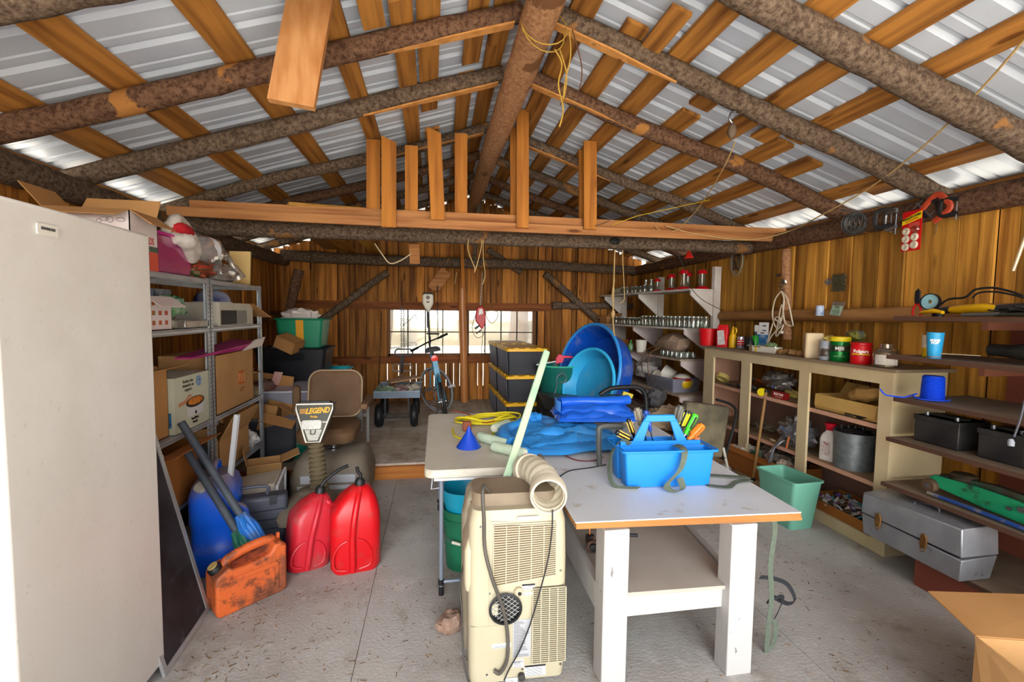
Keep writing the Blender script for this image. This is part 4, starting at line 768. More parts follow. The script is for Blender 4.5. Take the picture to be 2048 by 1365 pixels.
# ---------------- white wall shelves with cut brackets ----------------
m_wsh = mat('white_painted_shelf','#d2ccc4',.65,0,'#b3a79a',5,amt=.6); m_mauve = mat('pale_mauve_paint','#c6bab6',.65,0,'#aea19c',5,amt=.5)
rzw = R_(5.5); t = T('bracket_shelving','white shelves on sawn triangular brackets along the back right wall','shelving',(3.33,4.95,0),rz=rzw)
WS = ((1.875,.40,0,-.03),(1.415,.47,1,0),(1.045,.50,1,.0),(.62,.50,1,0))
for k,(z,dp,mm,_) in enumerate(WS):
    obj('shelf', MB().box(-dp,-.03,.0,2.36,z-.02,z), m_wsh if k<2 else pl('#a99a88',.8,'#7d6a55',.7,6), t); obj('shelf_edge', MB().box(-dp-.004,-dp,0,2.36,z-.022,z+.001), m_wsh if k<2 else pl('#b5a090',.7,'#7a5f4c',.8,12), t)
    for y in (.0,1.15,2.2):
        q = MB().prism([(-dp+.01,z-.022),(-.03,z-.022),(-.03,z-.32),(-.09,z-.32),(-dp+.01,z-.075)], y+.0, y+.02,'xz'); obj('bracket', q, m_wsh if k==0 else m_mauve, t, smooth=0)
for y,h in ((-.02,2.14),(1.13,2.10),(2.18,2.02)): obj('standard', MB().box(-.09,-.03,y-.005,y+.045,.2,h).box(-.03,-.002,y-.005,y+.045,.2,h), m_wsh, t, smooth=0)
WM = t.matrix_world = Matrix.Translation((3.33,4.95,0)) @ Matrix.Rotation(rzw,4,'Z')
def ws(x,y,z): return WM @ V((x,y,z))
# glass jars
def jar(name,label,h,r,neck=.8,m=None):
    t = T(name,label,'jar',(0,0,0)); obj('glass_body', MB().lathe([(0,0),(r*.9,0),(r,.008),(r,h*.72),(r*neck,h*.86),(r*neck,h),(r*neck-.003,h),(r*neck-.003,h*.85),(r-.004,h*.71),(r-.004,.012),(0,.01)],14), m or M_glass, t)
    obj('neck_ring', MB().tube(circ((0,0,h*.93),r*neck+.001,14),.0022,5,closed=True), m or M_glass, t); return t
gj = 'clear glass canning jars lined up on the second white shelf'
j0 = None; n = 0
for row,x in enumerate((-.435,-.35,-.265)):
    for i in range(24):
        y = -.12+i*.083+(row%2)*.03
        if y > 1.9: continue
        tall = i < 14; y += random.uniform(-.006,.006)
        if j0 is None: j0 = jar('canning_jar','clear glass canning jar in the long jar row on the second white shelf',.135,.037); j0['group'] = gj; j0.location = ws(x,y,1.415)
        else: c = dup(j0, ws(x+random.uniform(-.008,.008),y,1.415)); c.scale = (1,1,1 if tall else .8)
b0 = jar('short_jar','squat clear glass jar on the top white shelf',.10,.045,.75); b0['group']='squat jars on the top white shelf'; b0.location = ws(-.31,1.62,1.875)
for x,y,s in ((-.20,1.6,1),(-.30,1.5,1.05),(-.31,1.25,.95),(-.2,1.3,1.0),(-.32,1.12,1.1),(-.22,1.1,1.1),(-.31,.98,1.05),(-.31,1.38,1)): dup(b0, ws(x,y,1.875), scale=(1,1,s))
g0 = T('drinking_glass','tall clear tumbler behind the squat jars on the top white shelf','glass',ws(-.12,1.42,1.875),group='tall tumblers on the top white shelf'); obj('glass_body', MB().cup(.028,.034,.2,.002,16), M_glass, g0); dup(g0, ws(-.12,1.28,1.875))
k0 = jar('jelly_jar','small clear jelly jar under the canvas bag on the third white shelf',.075,.036,.9); k0['group']='small jars on the third white shelf'; k0.location = ws(-.44,.08,1.045)
for i in range(1,13): dup(k0, ws(-.44+.085*(i%3)-.0, .08+.09*(i//3), 1.045))
t = T('lantern_chimney','cream cylinder lying on its side at the far end of the top white shelf','cylinder',ws(-.28,1.95,1.93)); obj('cylinder', MB().lathe([(0,-.11),(.05,-.11),(.052,.11),(.045,.11),(.045,-.09),(0,-.09)],22,ax=(.15,-1,0)), pl('#bdb696',.4), t)
# hummingbird feeders
mrd = pl('#c0121c',.25)
fd = T('hummingbird_feeder','red and clear hummingbird feeder next to the white post on the top shelf','feeder',ws(-.17,.10,1.875)); obj('base', MB().lathe([(0,0),(.075,.0),(.085,.012),(.07,.028),(.04,.04),(0,.04)],22), mrd, fd); obj('bottle', MB().lathe([(.03,.04),(.036,.06),(.04,.17),(.046,.20)],18), M_glass, fd)
obj('cap', MB().lathe([(0,.24),(.03,.235),(.05,.22),(.06,.19),(.055,.185),(0,.195)],18), mrd, fd)
for x,y,s,l,rx in ((-.30,.27,1.05,'red and clear hummingbird feeder, second from the white post',0),(-.18,.36,.95,'hummingbird feeder behind the second, with a dark red cap',0),(-.30,.52,.9,'red based feeder with a clear tube leaning left',0),(-.2,.62,.92,'red based feeder with its tube leaning hard to the left',-14),(-.30,.84,.75,'smaller feeder with scalloped red cap, farthest from the post',0)):
    dup(fd, ws(x,y,1.875), label=l, scale=(s,s,s), rot=(0,R_(rx),0))
t = T('funnel','small red funnel hanging upside down above the feeders','funnel',at(1378,508,Y=4.75)); obj('cone', MB().lathe([(.05,-.05),(.052,-.045),(.012,.03),(.008,.06),(.005,.06),(.009,.03),(.048,-.048)],20), pl('#e02a1a',.4), t)
cbox('carton','small open brown carton at the far end of the second white shelf','box',ws(-.32,2.15,1.417),(.24,.26,.11),rzw,M_card,flaps=(('-x',200,.1),('-y',150,.1)))
S('bucket', MB().cup(.062,.078,.165,.003,24), pl('#d9d4c6',.45), 'white plastic bucket on the third white shelf', 'bucket', ws(-.42,1.0,1.047))
S('box_lid', MB().box(-.16,.1,-.01,.0,0,.13), M_cardd, 'brown cardboard panel leaning at the back of the third white shelf','cardboard',ws(-.3,1.72,1.047),rot=(R_(-14),0,rzw))
t = T('soap_bottle','clear bottle of green liquid beside the white bucket','bottle',ws(-.42,1.28,1.047)); obj('bottle_body', MB().lathe([(0,0),(.035,0),(.037,.01),(.037,.08),(.015,.12),(.012,.15),(0,.15)],16), pl('#3f9a3c',.25,'#c9d8c4',.8,14), t)
m_canv = mat('beige_canvas','#a8907a',.9,0,'#8b7460',9,amt=.7,bump=.5)
t = T('canvas_bag','crumpled beige canvas bag on the third white shelf with a dark opening','bag',ws(-.30,.52,1.19)); obj('bag_body', MB().tube([(-.0,.24,-.03),(0,.18,-.02),(0,.08,.0),(0,-.08,.01),(.0,-.22,.02),(.0,-.34,.01),(0,-.40,0)],[.075,.10,.115,.125,.12,.085,.02],20,jit=.35), m_canv, t, smooth=25)
obj('bag_opening', MB().lathe([(0,0),(.07,0),(.075,.01),(0,.02)],18,c=(-.0,.25,-.035),ax=(0,1,.1)), pl('#3a2a22',.9), t)
for a,c,l in (((-.18,.30,-.08),'#8a6540','strap'),((-.2,.08,-.08),'#a5764c','strap')):
    p=V(a); obj('strap', MB().ribbon(cr_([p+V((.12,0,.03)),p+V((-.02,.0,-.04)),p+V((-.04,.02,-.18)),p+V((-.045,-.03,-.34))],5),.028,.003,side=(.2,1,0)), pl(c,.8), t)
# clear bin with lids and a ball on shelf 4
t = T('storage_bin','low clear plastic bin of buckets and lids on the lowest white shelf','bin',ws(-.29,.46,.622),rz=rzw); q=MB(); o=rrect(.40,.66,.03); R=lambda k,z:[V((x*k,y*k,z)) for x,y in o]
q.loft([R(.92,0),R(1,.17),R(.985,.17),R(.91,.006)]); obj('bin_body',q,clear('bin_plastic','#e6e8f2',.3,.1,.42,'#b9bed4'),t)
S('round_lid', MB().lathe([(0,0),(.10,0),(.105,.008),(.105,.02),(.095,.02),(.09,.01),(0,.01)],26,ax=(-1,-.1,.35)), pl('#ddd6c4',.5), 'round white bucket lid standing in the clear bin','lid',ws(-.40,.62,.74))
S('bucket', MB().lathe([(0,0),(.09,0),(.105,.16),(.1,.16),(0,.02)],24,ax=(-.6,.5,.4)), pl('#e2ddd0',.5), 'white bucket lying in the clear bin behind the lid','bucket',ws(-.22,.52,.75))
t = T('beach_ball','yellow, red and white ball in the near end of the clear bin','ball',ws(-.29,.24,.74)); 
for z0,z1,c in ((-1,.25,'#e8c21c'),(.25,.55,'#a8161c'),(.55,1,'#e6e0d2')): obj('ball_panel', MB().lathe([(.125*math.sqrt(max(0,1-z*z)),.105*z) for z in [z0+(z1-z0)*i/8 for i in range(9)]],24), pl(c,.35), t)
bag('cloth_bundle','grey cloth bundle stuffed behind the clear bin','cloth',ws(-.35,.95,.70),(.16,.2,.12),pl('#a09a96',.9,'#c2bbb2',.6,8),71)
bag('cloth_bundle','light crumpled dust sheet on the far end of the lowest white shelf','cloth',ws(-.33,1.35,.70),(.15,.26,.10),pl('#b5aa9c',.9,'#8b7f74',.6,8),73)
# ======================= centre: workbench and folding table =======================
m_bt = mat('white_laminate_bench_top','#cdd2d6',.4,0,'#c3c8c9',5,amt=.6); overlay(m_bt,7,.63,.7,'#9a8a4a',.5); overlay(m_bt,38,.70,.74,'#4e4436',.7)
m_bl = mat('white_painted_lumber','#b9b8b6',.6,0,'#aeaba6',5,(1,1,.3),.6,.15); overlay(m_bl,16,.68,.71,'#3c3a38',.7,(2,2,1)); m_edge = wood('raw_particle_edge','#a8733f','#8a5a30','x',.05)
t = T('workbench','sturdy white painted workbench with a white laminate top and lower shelf','workbench',(0,0,0))
tp = MB(); poly=[(.565,1.735),(1.57,1.69),(1.66,3.30),(.60,3.36)]
obj('laminate', MB().prism(poly,.715,.72), m_bt, t, smooth=0); obj('top_panel', MB().prism([(x+(.004 if x<1 else .0),y) for x,y in poly],.69,.715), m_edge, t, smooth=0); obj('under_layer', MB().prism([(.60,1.76),(1.585,1.70),(1.62,3.2),(.64,3.3)],.677,.69), m_edge, t, smooth=0)
for x0,x1,y0,y1 in ((.69,.80,1.73,1.83),(1.25,1.37,1.70,1.79),(.72,.83,3.05,3.15),(1.42,1.54,3.02,3.12)): obj('leg', MB().box(x0,x1,y0,y1,0,.677), m_bl, t, bev=.004)
obj('lower_shelf', MB().prism([(.70,1.75),(1.30,1.73),(1.50,3.1),(.74,3.13)],.375,.392), mat('grey_shelf_board','#b3aca2',.7,0,'#a0978c',4,amt=.6), t, smooth=0)
obj('front_rail', MB().box(.80,1.25,1.75,1.785,.285,.375), m_bl, t); obj('side_rail', MB().prism([(.69,1.83),(.725,1.83),(.75,3.05),(.715,3.05)],.285,.40), m_bl, t); obj('side_rail', MB().prism([(1.32,1.79),(1.35,1.79),(1.50,3.05),(1.47,3.05)],.30,.40), m_bl, t)
m_ft = mat('speckled_white_plastic_table','#c6c2b5',.5,0,'#b7b19e',6,amt=.6,bump=.1); overlay(m_ft,12,.64,.72,'#8d8668',.4); overlay(m_ft,50,.70,.74,'#4a3f30',.7)
t = T('folding_table','white plastic folding table with grey steel legs beside the workbench','table',(-.055,2.365,0)); 
obj('table_top', MB().loft([[V((x,y,z)) for x,y in rrect(.655-i,1.34-i,.05,4,.3275,.67)] for z,i in ((.695,.01),(.70,0),(.732,0),(.74,.012))]), m_ft, t); obj('apron', MB().box(.05,.6,.03,1.3,.672,.695), pl('#c9ccd0',.5), t)
mlg = pl('#7c8694',.4,metal=.3)
for y in (.10,1.2):
    for x in (.09,.56): obj('leg', MB().tube([(x,y,.69),(x,y,.02)],.0125,12), mlg, t); obj('foot_cap', MB().tube([(x,y,.05),(x,y,.0)],.0145,12), M_black, kids(t)[-1])
    obj('cross_bar', MB().tube([(.09,y,.075),(.56,y,.075)],.011,10), mlg, t); obj('collar', MB().tube([(.09,y,.06),(.09,y,.09)],.017,12), M_black, t)
obj('brace', MB().tube([(.045,.11,.69),(.035,.11,.60),(.09,.11,.605)],.004,6), pl('#a8adb5',.3), t)
# ======================= portable air conditioner =======================
m_ac = mat('cream_ac_plastic','#b5ad93',.4,0,'#aba388',4,amt=.6); m_acb = mat('dusty_brown_top','#8c7c66',.6,0,'#6f6250',7,amt=.7)
t = T('portable_air_conditioner','cream portable air conditioner seen from its grilled back, in front of the folding table','air conditioner',(.345,1.80,0),rz=R_(-2)); t.rotation_euler = (R_(-1),0,R_(-1.5)); t.scale = (1,1,.965)
W2,D,HH = .205,.30,.80
obj('body', MB().loft([ring(.40,.26,.03,.02,0,.13),ring(.41,.27,.035,.06,0,.13),ring(.42,.27,.04,.55,0,.13),ring(.41,.27,.04,.72,0,.13),ring(.385,.25,.04,.775,0,.14)]), m_ac, t)
obj('front_shell', MB().loft([ring(.41,.12,.05,.0,-.012,.27),ring(.43,.13,.055,.3,-.014,.27),ring(.43,.13,.055,.66,-.014,.265),ring(.40,.22,.05,.79,-.008,.20),ring(.36,.2,.05,.815,-.005,.21)]), pl('#8f8672',.5,'#c9c3ae',.5,5), t)
obj('dusty_top', MB().loft([ring(.395,.21,.05,.775,0,.165),ring(.37,.2,.05,.822,0,.18)]), m_acb, t)
def grille(x0,x1,z0,z1,nz,nx,y=-.008,tilt=0):
    q = MB(); dz=(z1-z0)/nz
    for i in range(nz+1): q.box(x0,x1,y-.003,y+.004,z0+i*dz-dz*.18,z0+i*dz+dz*.18)
    for i in range(nx+1): x=x0+(x1-x0)*i/nx; q.box(x-.0018,x+.0018,y-.004,y+.002,z0,z1)
    return q
fr = obj('filter_panel', MB().prism([(-.115,.44),(.165,.475),(.155,.715),(-.115,.735)],-.006,.004,'xz'), pl('#b8b19a',.4), t, bev=.003)
obj('panel_backing', MB().prism([(-.107,.45),(.158,.484),(.149,.705),(-.107,.722)],-.008,-.0055,'xz'), pl('#6b5036',.8,'#4c3a28',.6,20), t)
q = MB()
for i in range(26):
    z=.455+i*.0107; a=max(0,.033-i*.0013); q.add([(-.107,-.013,z-.0024),(.157,-.013,z+a-.0024),(.157,-.013,z+a+.0016),(-.107,-.013,z+.0016),(-.107,-.007,z-.0024),(.157,-.007,z+a-.0024),(.157,-.007,z+a+.0016),(-.107,-.007,z+.0016)],[(0,1,2,3),(7,6,5,4),(3,2,6,7),(0,4,5,1),(0,3,7,4),(1,5,6,2)])
for i in range(6): x=-.107+.264*i/5; q.box(x-.0016,x+.0016,-.0145,-.008,.45+(x+.107)*.12,.72-(x+.107)*.05)
obj('upper_grille', q, pl('#b8b095',.45), t, smooth=0)
obj('lower_backing', MB().box(.06,.203,-.0075,-.0045,.09,.435), pl('#4a4132',.8), t); obj('lower_grille', grille(.06,.203,.095,.43,36,4,-.010), pl('#b5ad93',.45), t, smooth=0)
obj('carry_handle', MB().box(-.01,.085,-.012,-.004,.735,.752), pl('#cfd3da',.3), t, bev=.003)
q = MB().lathe([(.062,-.004),(.066,.010),(.070,.014),(.060,.016),(.058,-.004),(.062,-.004)],32,c=(-.055,-.006,.355),ax=(0,-1,0)); hb=obj('exhaust_ring', q, M_black, t)
obj('exhaust_cavity', MB().lathe([(0,0),(.058,0),(.058,.003),(0,.003)],28,c=(-.055,-.0062,.355),ax=(0,-1,0)), pl('#23211f',.8), hb)
q = MB(); 
for i in range(-5,6):
    for sgn in (-1,1):
        c=i*.012*1.3; L=math.sqrt(max(0,.056**2-(c*.7)**2)); ux,uz=(.8,.6*sgn); cx,cz=(-uz*c,ux*c); q.tube([(-.055+cx-ux*L,-.014,.355+cz-uz*L),(-.055+cx+ux*L,-.014,.355+cz+uz*L)],.0012,5)
obj('wire_mesh', q, pl('#b3b5b3',.3,metal=.5), hb)
obj('left_latch', MB().box(-.115,-.085,-.012,-.004,.325,.375), m_ac, t, bev=.003); obj('seam', MB().box(-.2,-.02,-.0062,-.0045,.275,.278).box(-.125,-.122,-.0062,-.0045,.278,.74), pl('#a59f88',.6), t)
obj('drain_plug', MB().lathe([(0,0),(.019,0),(.019,.014),(.013,.02),(0,.02)],20,c=(.0,-.005,.425),ax=(0,-1,0)), m_ac, t); obj('drain_hole', MB().lathe([(0,0),(.008,0),(.008,.002),(0,.002)],14,c=(.002,-.0255,.423),ax=(0,-1,0)), M_black, t)
obj('rating_label', MB().box(-.022,.055,-.0068,-.005,.125,.295), pl('#a9abae',.4), t); q=MB(); rr=random.Random(2)
for i in range(24): q.box(-.018,-.018+rr.uniform(.025,.066),-.0074,-.0067,.13+i*.0067,.1322+i*.0067)
obj('fine_print', q, pl('#63656a',.6), t, smooth=0)
for n,(a,b,c,d,hd_) in enumerate(((.015,.07,.425,.452,1),(.0,.06,.402,.414,0),(-.11,-.03,.175,.195,0),(-.02,.025,.08,.115,0),(.03,.12,.035,.085,1),(-.05,.0,.01,.035,0))):
    l=obj('warning_label', MB().box(a,b,-.0068,-.005,c,d), pl('#e4e6e6',.5), t)
    q=MB(); 
    if hd_: q.box(a,b,-.0074,-.0066,d-.008,d)
    k=max(1,int((d-c)/.007)); 
    for i in range(k): q.box(a+.004,b-.006-rr.uniform(0,.01),-.0073,-.0066,c+.002+i*.0055,c+.0035+i*.0055)
    if n==3: 
        for i in range(16): q.box(a+.003+i*.0025,a+.003+i*.0025+(.0014 if i%3 else .0007),-.0074,-.0066,d-.014,d-.002)
    obj('label_print', q, pl('#222222',.6), l, smooth=0)
obj('drain_knob', MB().lathe([(0,0),(.013,0),(.015,.006),(.015,.02),(0,.022)],18,c=(.015,-.006,.045),ax=(0,-1,0)), M_dark, t)
q=MB()
for x,z in ((-.16,.715),(.18,.50),(-.12,.42),(-.13,.06),(.185,.075),(.02,.07)): q.lathe([(0,0),(.005,0),(.004,.002),(0,.002)],10,c=(x,-.005,z),ax=(0,-1,0))
obj('screws', q, M_steel, t)
obj('side_bulge', MB().loft([ring(.04,.20,.018,.42,-.20,.12),ring(.05,.22,.02,.46,-.20,.12),ring(.05,.22,.02,.60,-.20,.12),ring(.03,.18,.012,.66,-.19,.12)]), m_ac, t)
# cords on the AC
Pm = lambda px,py,Y: at(px,py,Y=Y)
S('drain_hose', MB().tube(cr_([Pm(980,985,1.93),Pm(966,975,1.80),Pm(968,1040,1.77),Pm(970,1100,1.775),Pm(985,1160,1.765),Pm(1005,1215,1.77),Pm(1015,1270,1.775),Pm(1014,1320,1.78),Pm(1000,1347,1.78),Pm(988,1342,1.79)],6),.0078,10), pl('#4a4640',.5,'#6a6459',.5,9), 'thick grey drain hose looped down the back of the air conditioner','hose')
S('power_cord', MB().tube(cr_([Pm(1105,1020,1.79),Pm(1104,1060,1.77),Pm(1096,1120,1.765),Pm(1078,1190,1.765),Pm(1060,1250,1.77),Pm(1040,1300,1.775),Pm(1018,1340,1.775),Pm(1008,1362,1.77)],6),.0032,8), pl('#26282a',.5), 'thin black power cord hanging across the right of the air conditioner','cord')
S('power_cord', MB().tube(cr_([(.50,1.66,.006),(.60,1.63,.006),(.68,1.66,.006),(.73,1.78,.006),(.9,2.1,.006)],6),.0045,8), pl('#26282a',.5), 'black cord lying on the concrete by the near bench leg','cord')
S('power_cord', MB().tube(cr_([Pm(946,1060,2.1),Pm(921,1160,1.98),V((.118,1.93,.25)),V((.122,1.86,.08)),V((.15,1.80,.006)),V((.17,1.72,.006))],6),.004,8), pl('#35322e',.5), 'dark cord trailing down the left side of the air conditioner','cord')
# flexible white duct elbow on top
m_duct = mat('yellowed_white_duct','#cdc6b2',.4,0,'#cfc6ac',6,amt=.6)
t = T('exhaust_duct','cream ribbed exhaust duct elbow resting on the air conditioner and bench','duct',(0,0,0))
pth = cr_([Pm(1058,940,2.12),Pm(1070,942,2.04),Pm(1087,958,1.93),Pm(1095,978,1.86),Pm(1097,992,1.80)],12); rs=[.066+.0014*math.cos(i*1.05) for i in range(len(pth))]
q=MB(); n=24; q.tube(pth[:-1]+[pth[-1]],rs,n); q.f=[f for f in q.f if len(f)==4]; q.mi=q.mi[:len(q.f)]
obj('duct_body', q, m_duct, t, solid=0); k_=kids(t)[-1]; sm=k_.modifiers.new('solid','SOLIDIFY'); sm.thickness=.003; sm.offset=-1
e1=(pth[-1]-pth[-4]).normalized(); e0=(pth[0]-pth[3]).normalized()
obj('collar', MB().lathe([(.068,-.055),(.079,-.05),(.079,.0),(.075,.012),(.069,.012),(.066,-.05),(.068,-.055)],30,c=pth[-1],ax=e1), m_duct, t); obj('collar', MB().lathe([(.062,-.03),(.075,-.02),(.078,.01),(.075,.03),(.07,.03),(.070,-.02),(.062,-.03)],30,c=pth[0],ax=e0), m_duct, t)
# green stick
S('wooden_stick', MB().bar(Pm(1008,972,2.12),Pm(1094,702,2.55),.040,.016,up=(0,1,0)), mat('worn_green_paint','#8fb296',.6,0,'#b9c6a6',9,(1,1,.2),.8), 'long pale green painted stick standing up behind the air conditioner','stick', bev=.007, seg=3)
# rock, buckets under table
S('rock', MB().blob((0,0,.045),(.075,.055,.05),.35,5,18,10,1.6,flat=-.043), mat('brown_rock','#86695a',.85,0,'#a58d7c',14,amt=.7,bump=.6), 'brown rock on the concrete left of the air conditioner','rock',(.075,2.17,.0),rot=(0,0,.6),smooth=30)
mgb = pl('#17694a',.45,'#1f7d58',.6,5)
t = T('bucket','dark green bucket under the folding table behind the air conditioner','bucket',(.19,2.78,0)); obj('bucket_body', MB().cup(.12,.145,.37,.004,28), mgb, t); obj('bucket_ring', MB().tube(circ((0,0,.31),.146,28),.006,6,closed=True), mgb, t); obj('bail_handle', MB().tube(cr_([(-.14,-.03,.30),(-.12,-.12,.22),(0,-.16,.2),(.13,-.1,.24)],6),.003,6), M_steel, t); obj('grip', MB().tube([(-.09,-.15,.21),(-.04,-.165,.2)],.009,8), pl('#d3cdbf',.5), t)
S('bucket', MB().cup(.115,.15,.20,.004,28), pl('#1597b8',.35,'#1187a8',.4,4), 'turquoise bucket nested in the dark green bucket','bucket',(.19,2.78,.29))
# ---- things on the lower bench shelf ----
t = T('fishing_reel','open-faced spinning reel with a brown spool on the lower bench shelf','fishing reel',(.77,2.08,.43)); obj('spool', MB().lathe([(0,-.03),(.028,-.03),(.034,-.02),(.024,-.015),(.024,.015),(.034,.02),(.03,.03),(0,.03)],22,ax=(-.3,-1,.1)), pl('#5a3a2c',.3,'#2c2422',.6,9), t)
obj('drag_knob', MB().lathe([(0,.03),(.02,.03),(.018,.045),(0,.047)],16,ax=(-.3,-1,.1)), M_black, t); obj('bail_wire', MB().tube(cr_([(-.045,0,-.02),(-.05,-.03,.02),(0,-.04,.05),(.045,-.03,.02),(.04,0,-.02)],5),.0018,6), M_chrome, t); obj('reel_body', MB().box(-.02,.02,.02,.06,-.02,.03), M_dark, t, bev=.006); obj('reel_foot', MB().tube([(0,.05,.02),(.0,.06,.10)],.006,8), pl('#b5764a',.3,metal=.6), t)
t = T('fishing_reel','black spinning reel with crank handle behind the near bench leg','fishing reel',(.93,2.16,.425)); obj('spool', MB().lathe([(0,-.03),(.026,-.03),(.03,0),(.026,.03),(0,.03)],20,ax=(1,-.3,0)), M_black, t); obj('crank', MB().tube([(.02,0,0),(.06,-.01,.01)],.004,6).tube([(.05,-.02,.01),(.10,-.02,.005)],.009,10), M_dark, t); obj('bail_wire', MB().tube(circ((0,0,0),.038,18,'y'),.0012,5,closed=True), M_steel, t)
bag('dark_bag','dark grey crumpled bag on the far end of the lower bench shelf','bag',(.80,2.50,.46),(.13,.24,.10),pl('#4b4b52',.6,'#6b6259',.6,8),81)
# ---- tarps ----
m_tp1 = mat('faded_blue_tarp','#2f86cf',.32,0,'#2478bd',3,amt=.6); overlay(m_tp1,6,.58,.72,'#6d8ba5',.4); m_tp2 = mat('bright_blue_tarp','#1557c8',.28,0,'#1b66d6',3,amt=.6)
def fold(w,d,h,seed,layers=1,amp=.02,fr=5):
    def fn(u,v):
        x=(u-.5)*w; y=(v-.5)*d; e=min(1,8*min(u,1-u))*min(1,8*min(v,1-v)); z=h*e**.35+amp*(noise.noise(V((u*fr,v*fr,seed)))+.5*abs(noise.noise(V((u*fr*3,v*fr*2,seed+3)))))*(.3+.7*e)
        x+=.03*noise.noise(V((v*4,seed,1)))*(1 if u>.5 else -1); y+=.03*noise.noise(V((u*4,seed,5))); return V((x,y,max(z,.002)))
    return fn
def tarp(name,label,loc,rz,m,layers,seed):
    t=T(name,label,'tarp',loc,rz); z=0
    for i,(w,d,h,ox,oy,a) in enumerate(layers):
        q=MB(TR((ox,oy,z),0,0,R_(a))); q.sheet(fold(w,d,h,seed+i*3,amp=.022),44,32,.0015); n=len(q.v); obj('fold',q,m,t,smooth=50); z+=h*.55
    return t
tt = tarp('blue_tarp','faded blue tarp folded loosely across both tables',(.80,2.86,.742),R_(8),m_tp1,[(.74,.62,.03,0,0,0),(.70,.5,.04,.02,.04,6),(.55,.44,.045,.05,.10,-8)],3)
obj('rolled_edge', MB().tube(cr_([(-.36,-.12,.035),(-.37,.0,.05),(-.33,.12,.05),(-.2,.2,.06)],5),.04,12,jit=.2), m_tp1, tt); obj('rolled_edge', MB().tube(cr_([(-.33,-.28,.02),(-.34,-.14,.04),(-.30,-.02,.045)],5),.032,12,jit=.3), m_tp1, tt)
obj('loose_corner', MB(TR((-.12,.2,.10),0,R_(-8),R_(20))).blob((0,0,0),(.08,.05,.035),.5,9), m_tp1, tt)
for x,y in ((.02,-.27),(.22,-.25),(.30,-.16),(.10,-.3)): obj('grommet', MB().lathe([(.005,0),(.01,0),(.01,.002),(.005,.002)],14,c=(x,y,.055)), M_chrome, tt)
t = tarp('blue_tarp','bright blue tarp folded into a thick pleated bundle on the faded one',(1.10,3.02,.85),R_(-6),m_tp2,[(.56,.36,.035,0,0,0),(.54,.34,.035,.01,.02,5),(.50,.28,.045,.0,.03,-4)],31)
obj('top_roll', MB().tube(cr_([(-.24,.0,.10),(-.1,.02,.105),(.1,.02,.10),(.26,.05,.11)],6),[.045]*19,14,jit=.12,sq=.75), m_tp2, t)
for i in range(4): obj('pleat', MB(TR((-.25,.0,.055+i*.017))).ribbon(cr_([(0,-.07,0),(-.02,-.02,.006),(-.02,.04,.006),(.0,.08,0)],5),.02,.004,side=(0,0,1)), pl('#4a8fe6',.3), t)
# funnel, rollers
t = T('funnel','blue plastic funnel standing mouth-down on the folding table','funnel',(.205,2.76,.741)); obj('cone', MB().lathe([(.075,0),(.076,.004),(.06,.028),(.017,.095),(.006,.128),(.004,.128),(.014,.094),(.056,.028),(.071,.002)],30), mat('blue_funnel_plastic','#1540b0',.25,0), t)
m_rol = mat('pale_green_roller_nap','#c9dcc4',.95,0,'#b6ccb0',60,bump=.6,bsc=260); 
for i,(a,b,l) in enumerate((((959,873),(1012,889),'pale green paint roller sleeve lying in the middle on the folding table'),((987,893),(1050,908),'pale green paint roller sleeve nearest the air conditioner'),((985,852),(1004,864),'pale green paint roller sleeve pointing its hollow end left'))):
    A_=at(*a,Z=.773); Bb=at(*b,Z=.773); 
    if i==2: A_=at(988,858,Z=.776); Bb=A_+V((.12,.14,0))
    t=T('roller_sleeve',l,'paint roller',(A_+Bb)/2); dx=(Bb-A_); L=dx.length/2
    obj('nap',MB().lathe([(.019,-L),(.028,-L),(.031,-L+.008),(.031,L-.008),(.028,L),(.019,L),(.019,-L)],24,ax=dx),m_rol,t); obj('core',MB().lathe([(.0185,-L+.001),(.0195,-L),(.0195,L),(.0185,L-.001)],20,ax=dx),pl('#e3ddcb',.6),t)
# yellow rope
r=random.Random(9); pts=[]
c0=at(975,838,Z=.77)
for i in range(46):
    a=i*.93; pts.append(V((c0.x+.17*math.cos(a)*(1+.3*r.random())+.05*math.sin(i*.3), c0.y+.10*math.sin(a)*(1+.3*r.random()), .755+.055*r.random()*(1 if i%3 else .4))))
pts=[at(905,858,Z=.75),at(912,874,Z=.75),at(950,882,Z=.75),at(985,868,Z=.75)]+pts
S('nylon_rope', MB().tube(cr_(pts,7),.0068,8), mat('yellow_braided_rope','#c9b80c',.6,0,'#e0d02a',60,bump=.4,bsc=200), 'tangled coil of bright yellow rope on the far end of the folding table','rope')
S('outlet_block', MB().box(-.03,.03,-.02,.02,-.03,.035), pl('#7d3f24',.6), 'brown outlet block lying in the yellow rope','outlet',at(934,853,Z=.775),bev=.006)
S('red_cord', MB().tube(cr_([at(905,822,Z=.75),at(935,828,Z=.75),at(965,845,Z=.77),at(990,842,Z=.78)],6),.004,6), pl('#8f2f20',.6), 'thin dark red cord behind the yellow rope','cord')
# cables across bench
S('jumper_wire', MB().tube(cr_([at(1062,905,Z=.745),at(1075,897,Z=.746),at(1110,903,Z=.746),at(1150,920,Z=.728),at(1185,922,Z=.728),at(1205,915,Z=.728)],6),.0035,6), pl('#5a2024',.5), 'dark red wire running over the bench left of the blue tool tray','wire')
S('jumper_wire', MB().tube(cr_([at(1118,955,Z=.724),at(1140,942,Z=.724),at(1180,936,Z=.724),at(1212,930,Z=.724)],6),.003,6), M_black, 'black wire running over the bench left of the blue tool tray','wire')
S('metal_strip', MB().bar(at(1064,885,Z=.748),at(1092,930,Z=.748),.022,.006), pl('#8a7a62',.5,'#5c5246',.6,9), 'narrow tan strip over the joint between the two tables','strip')
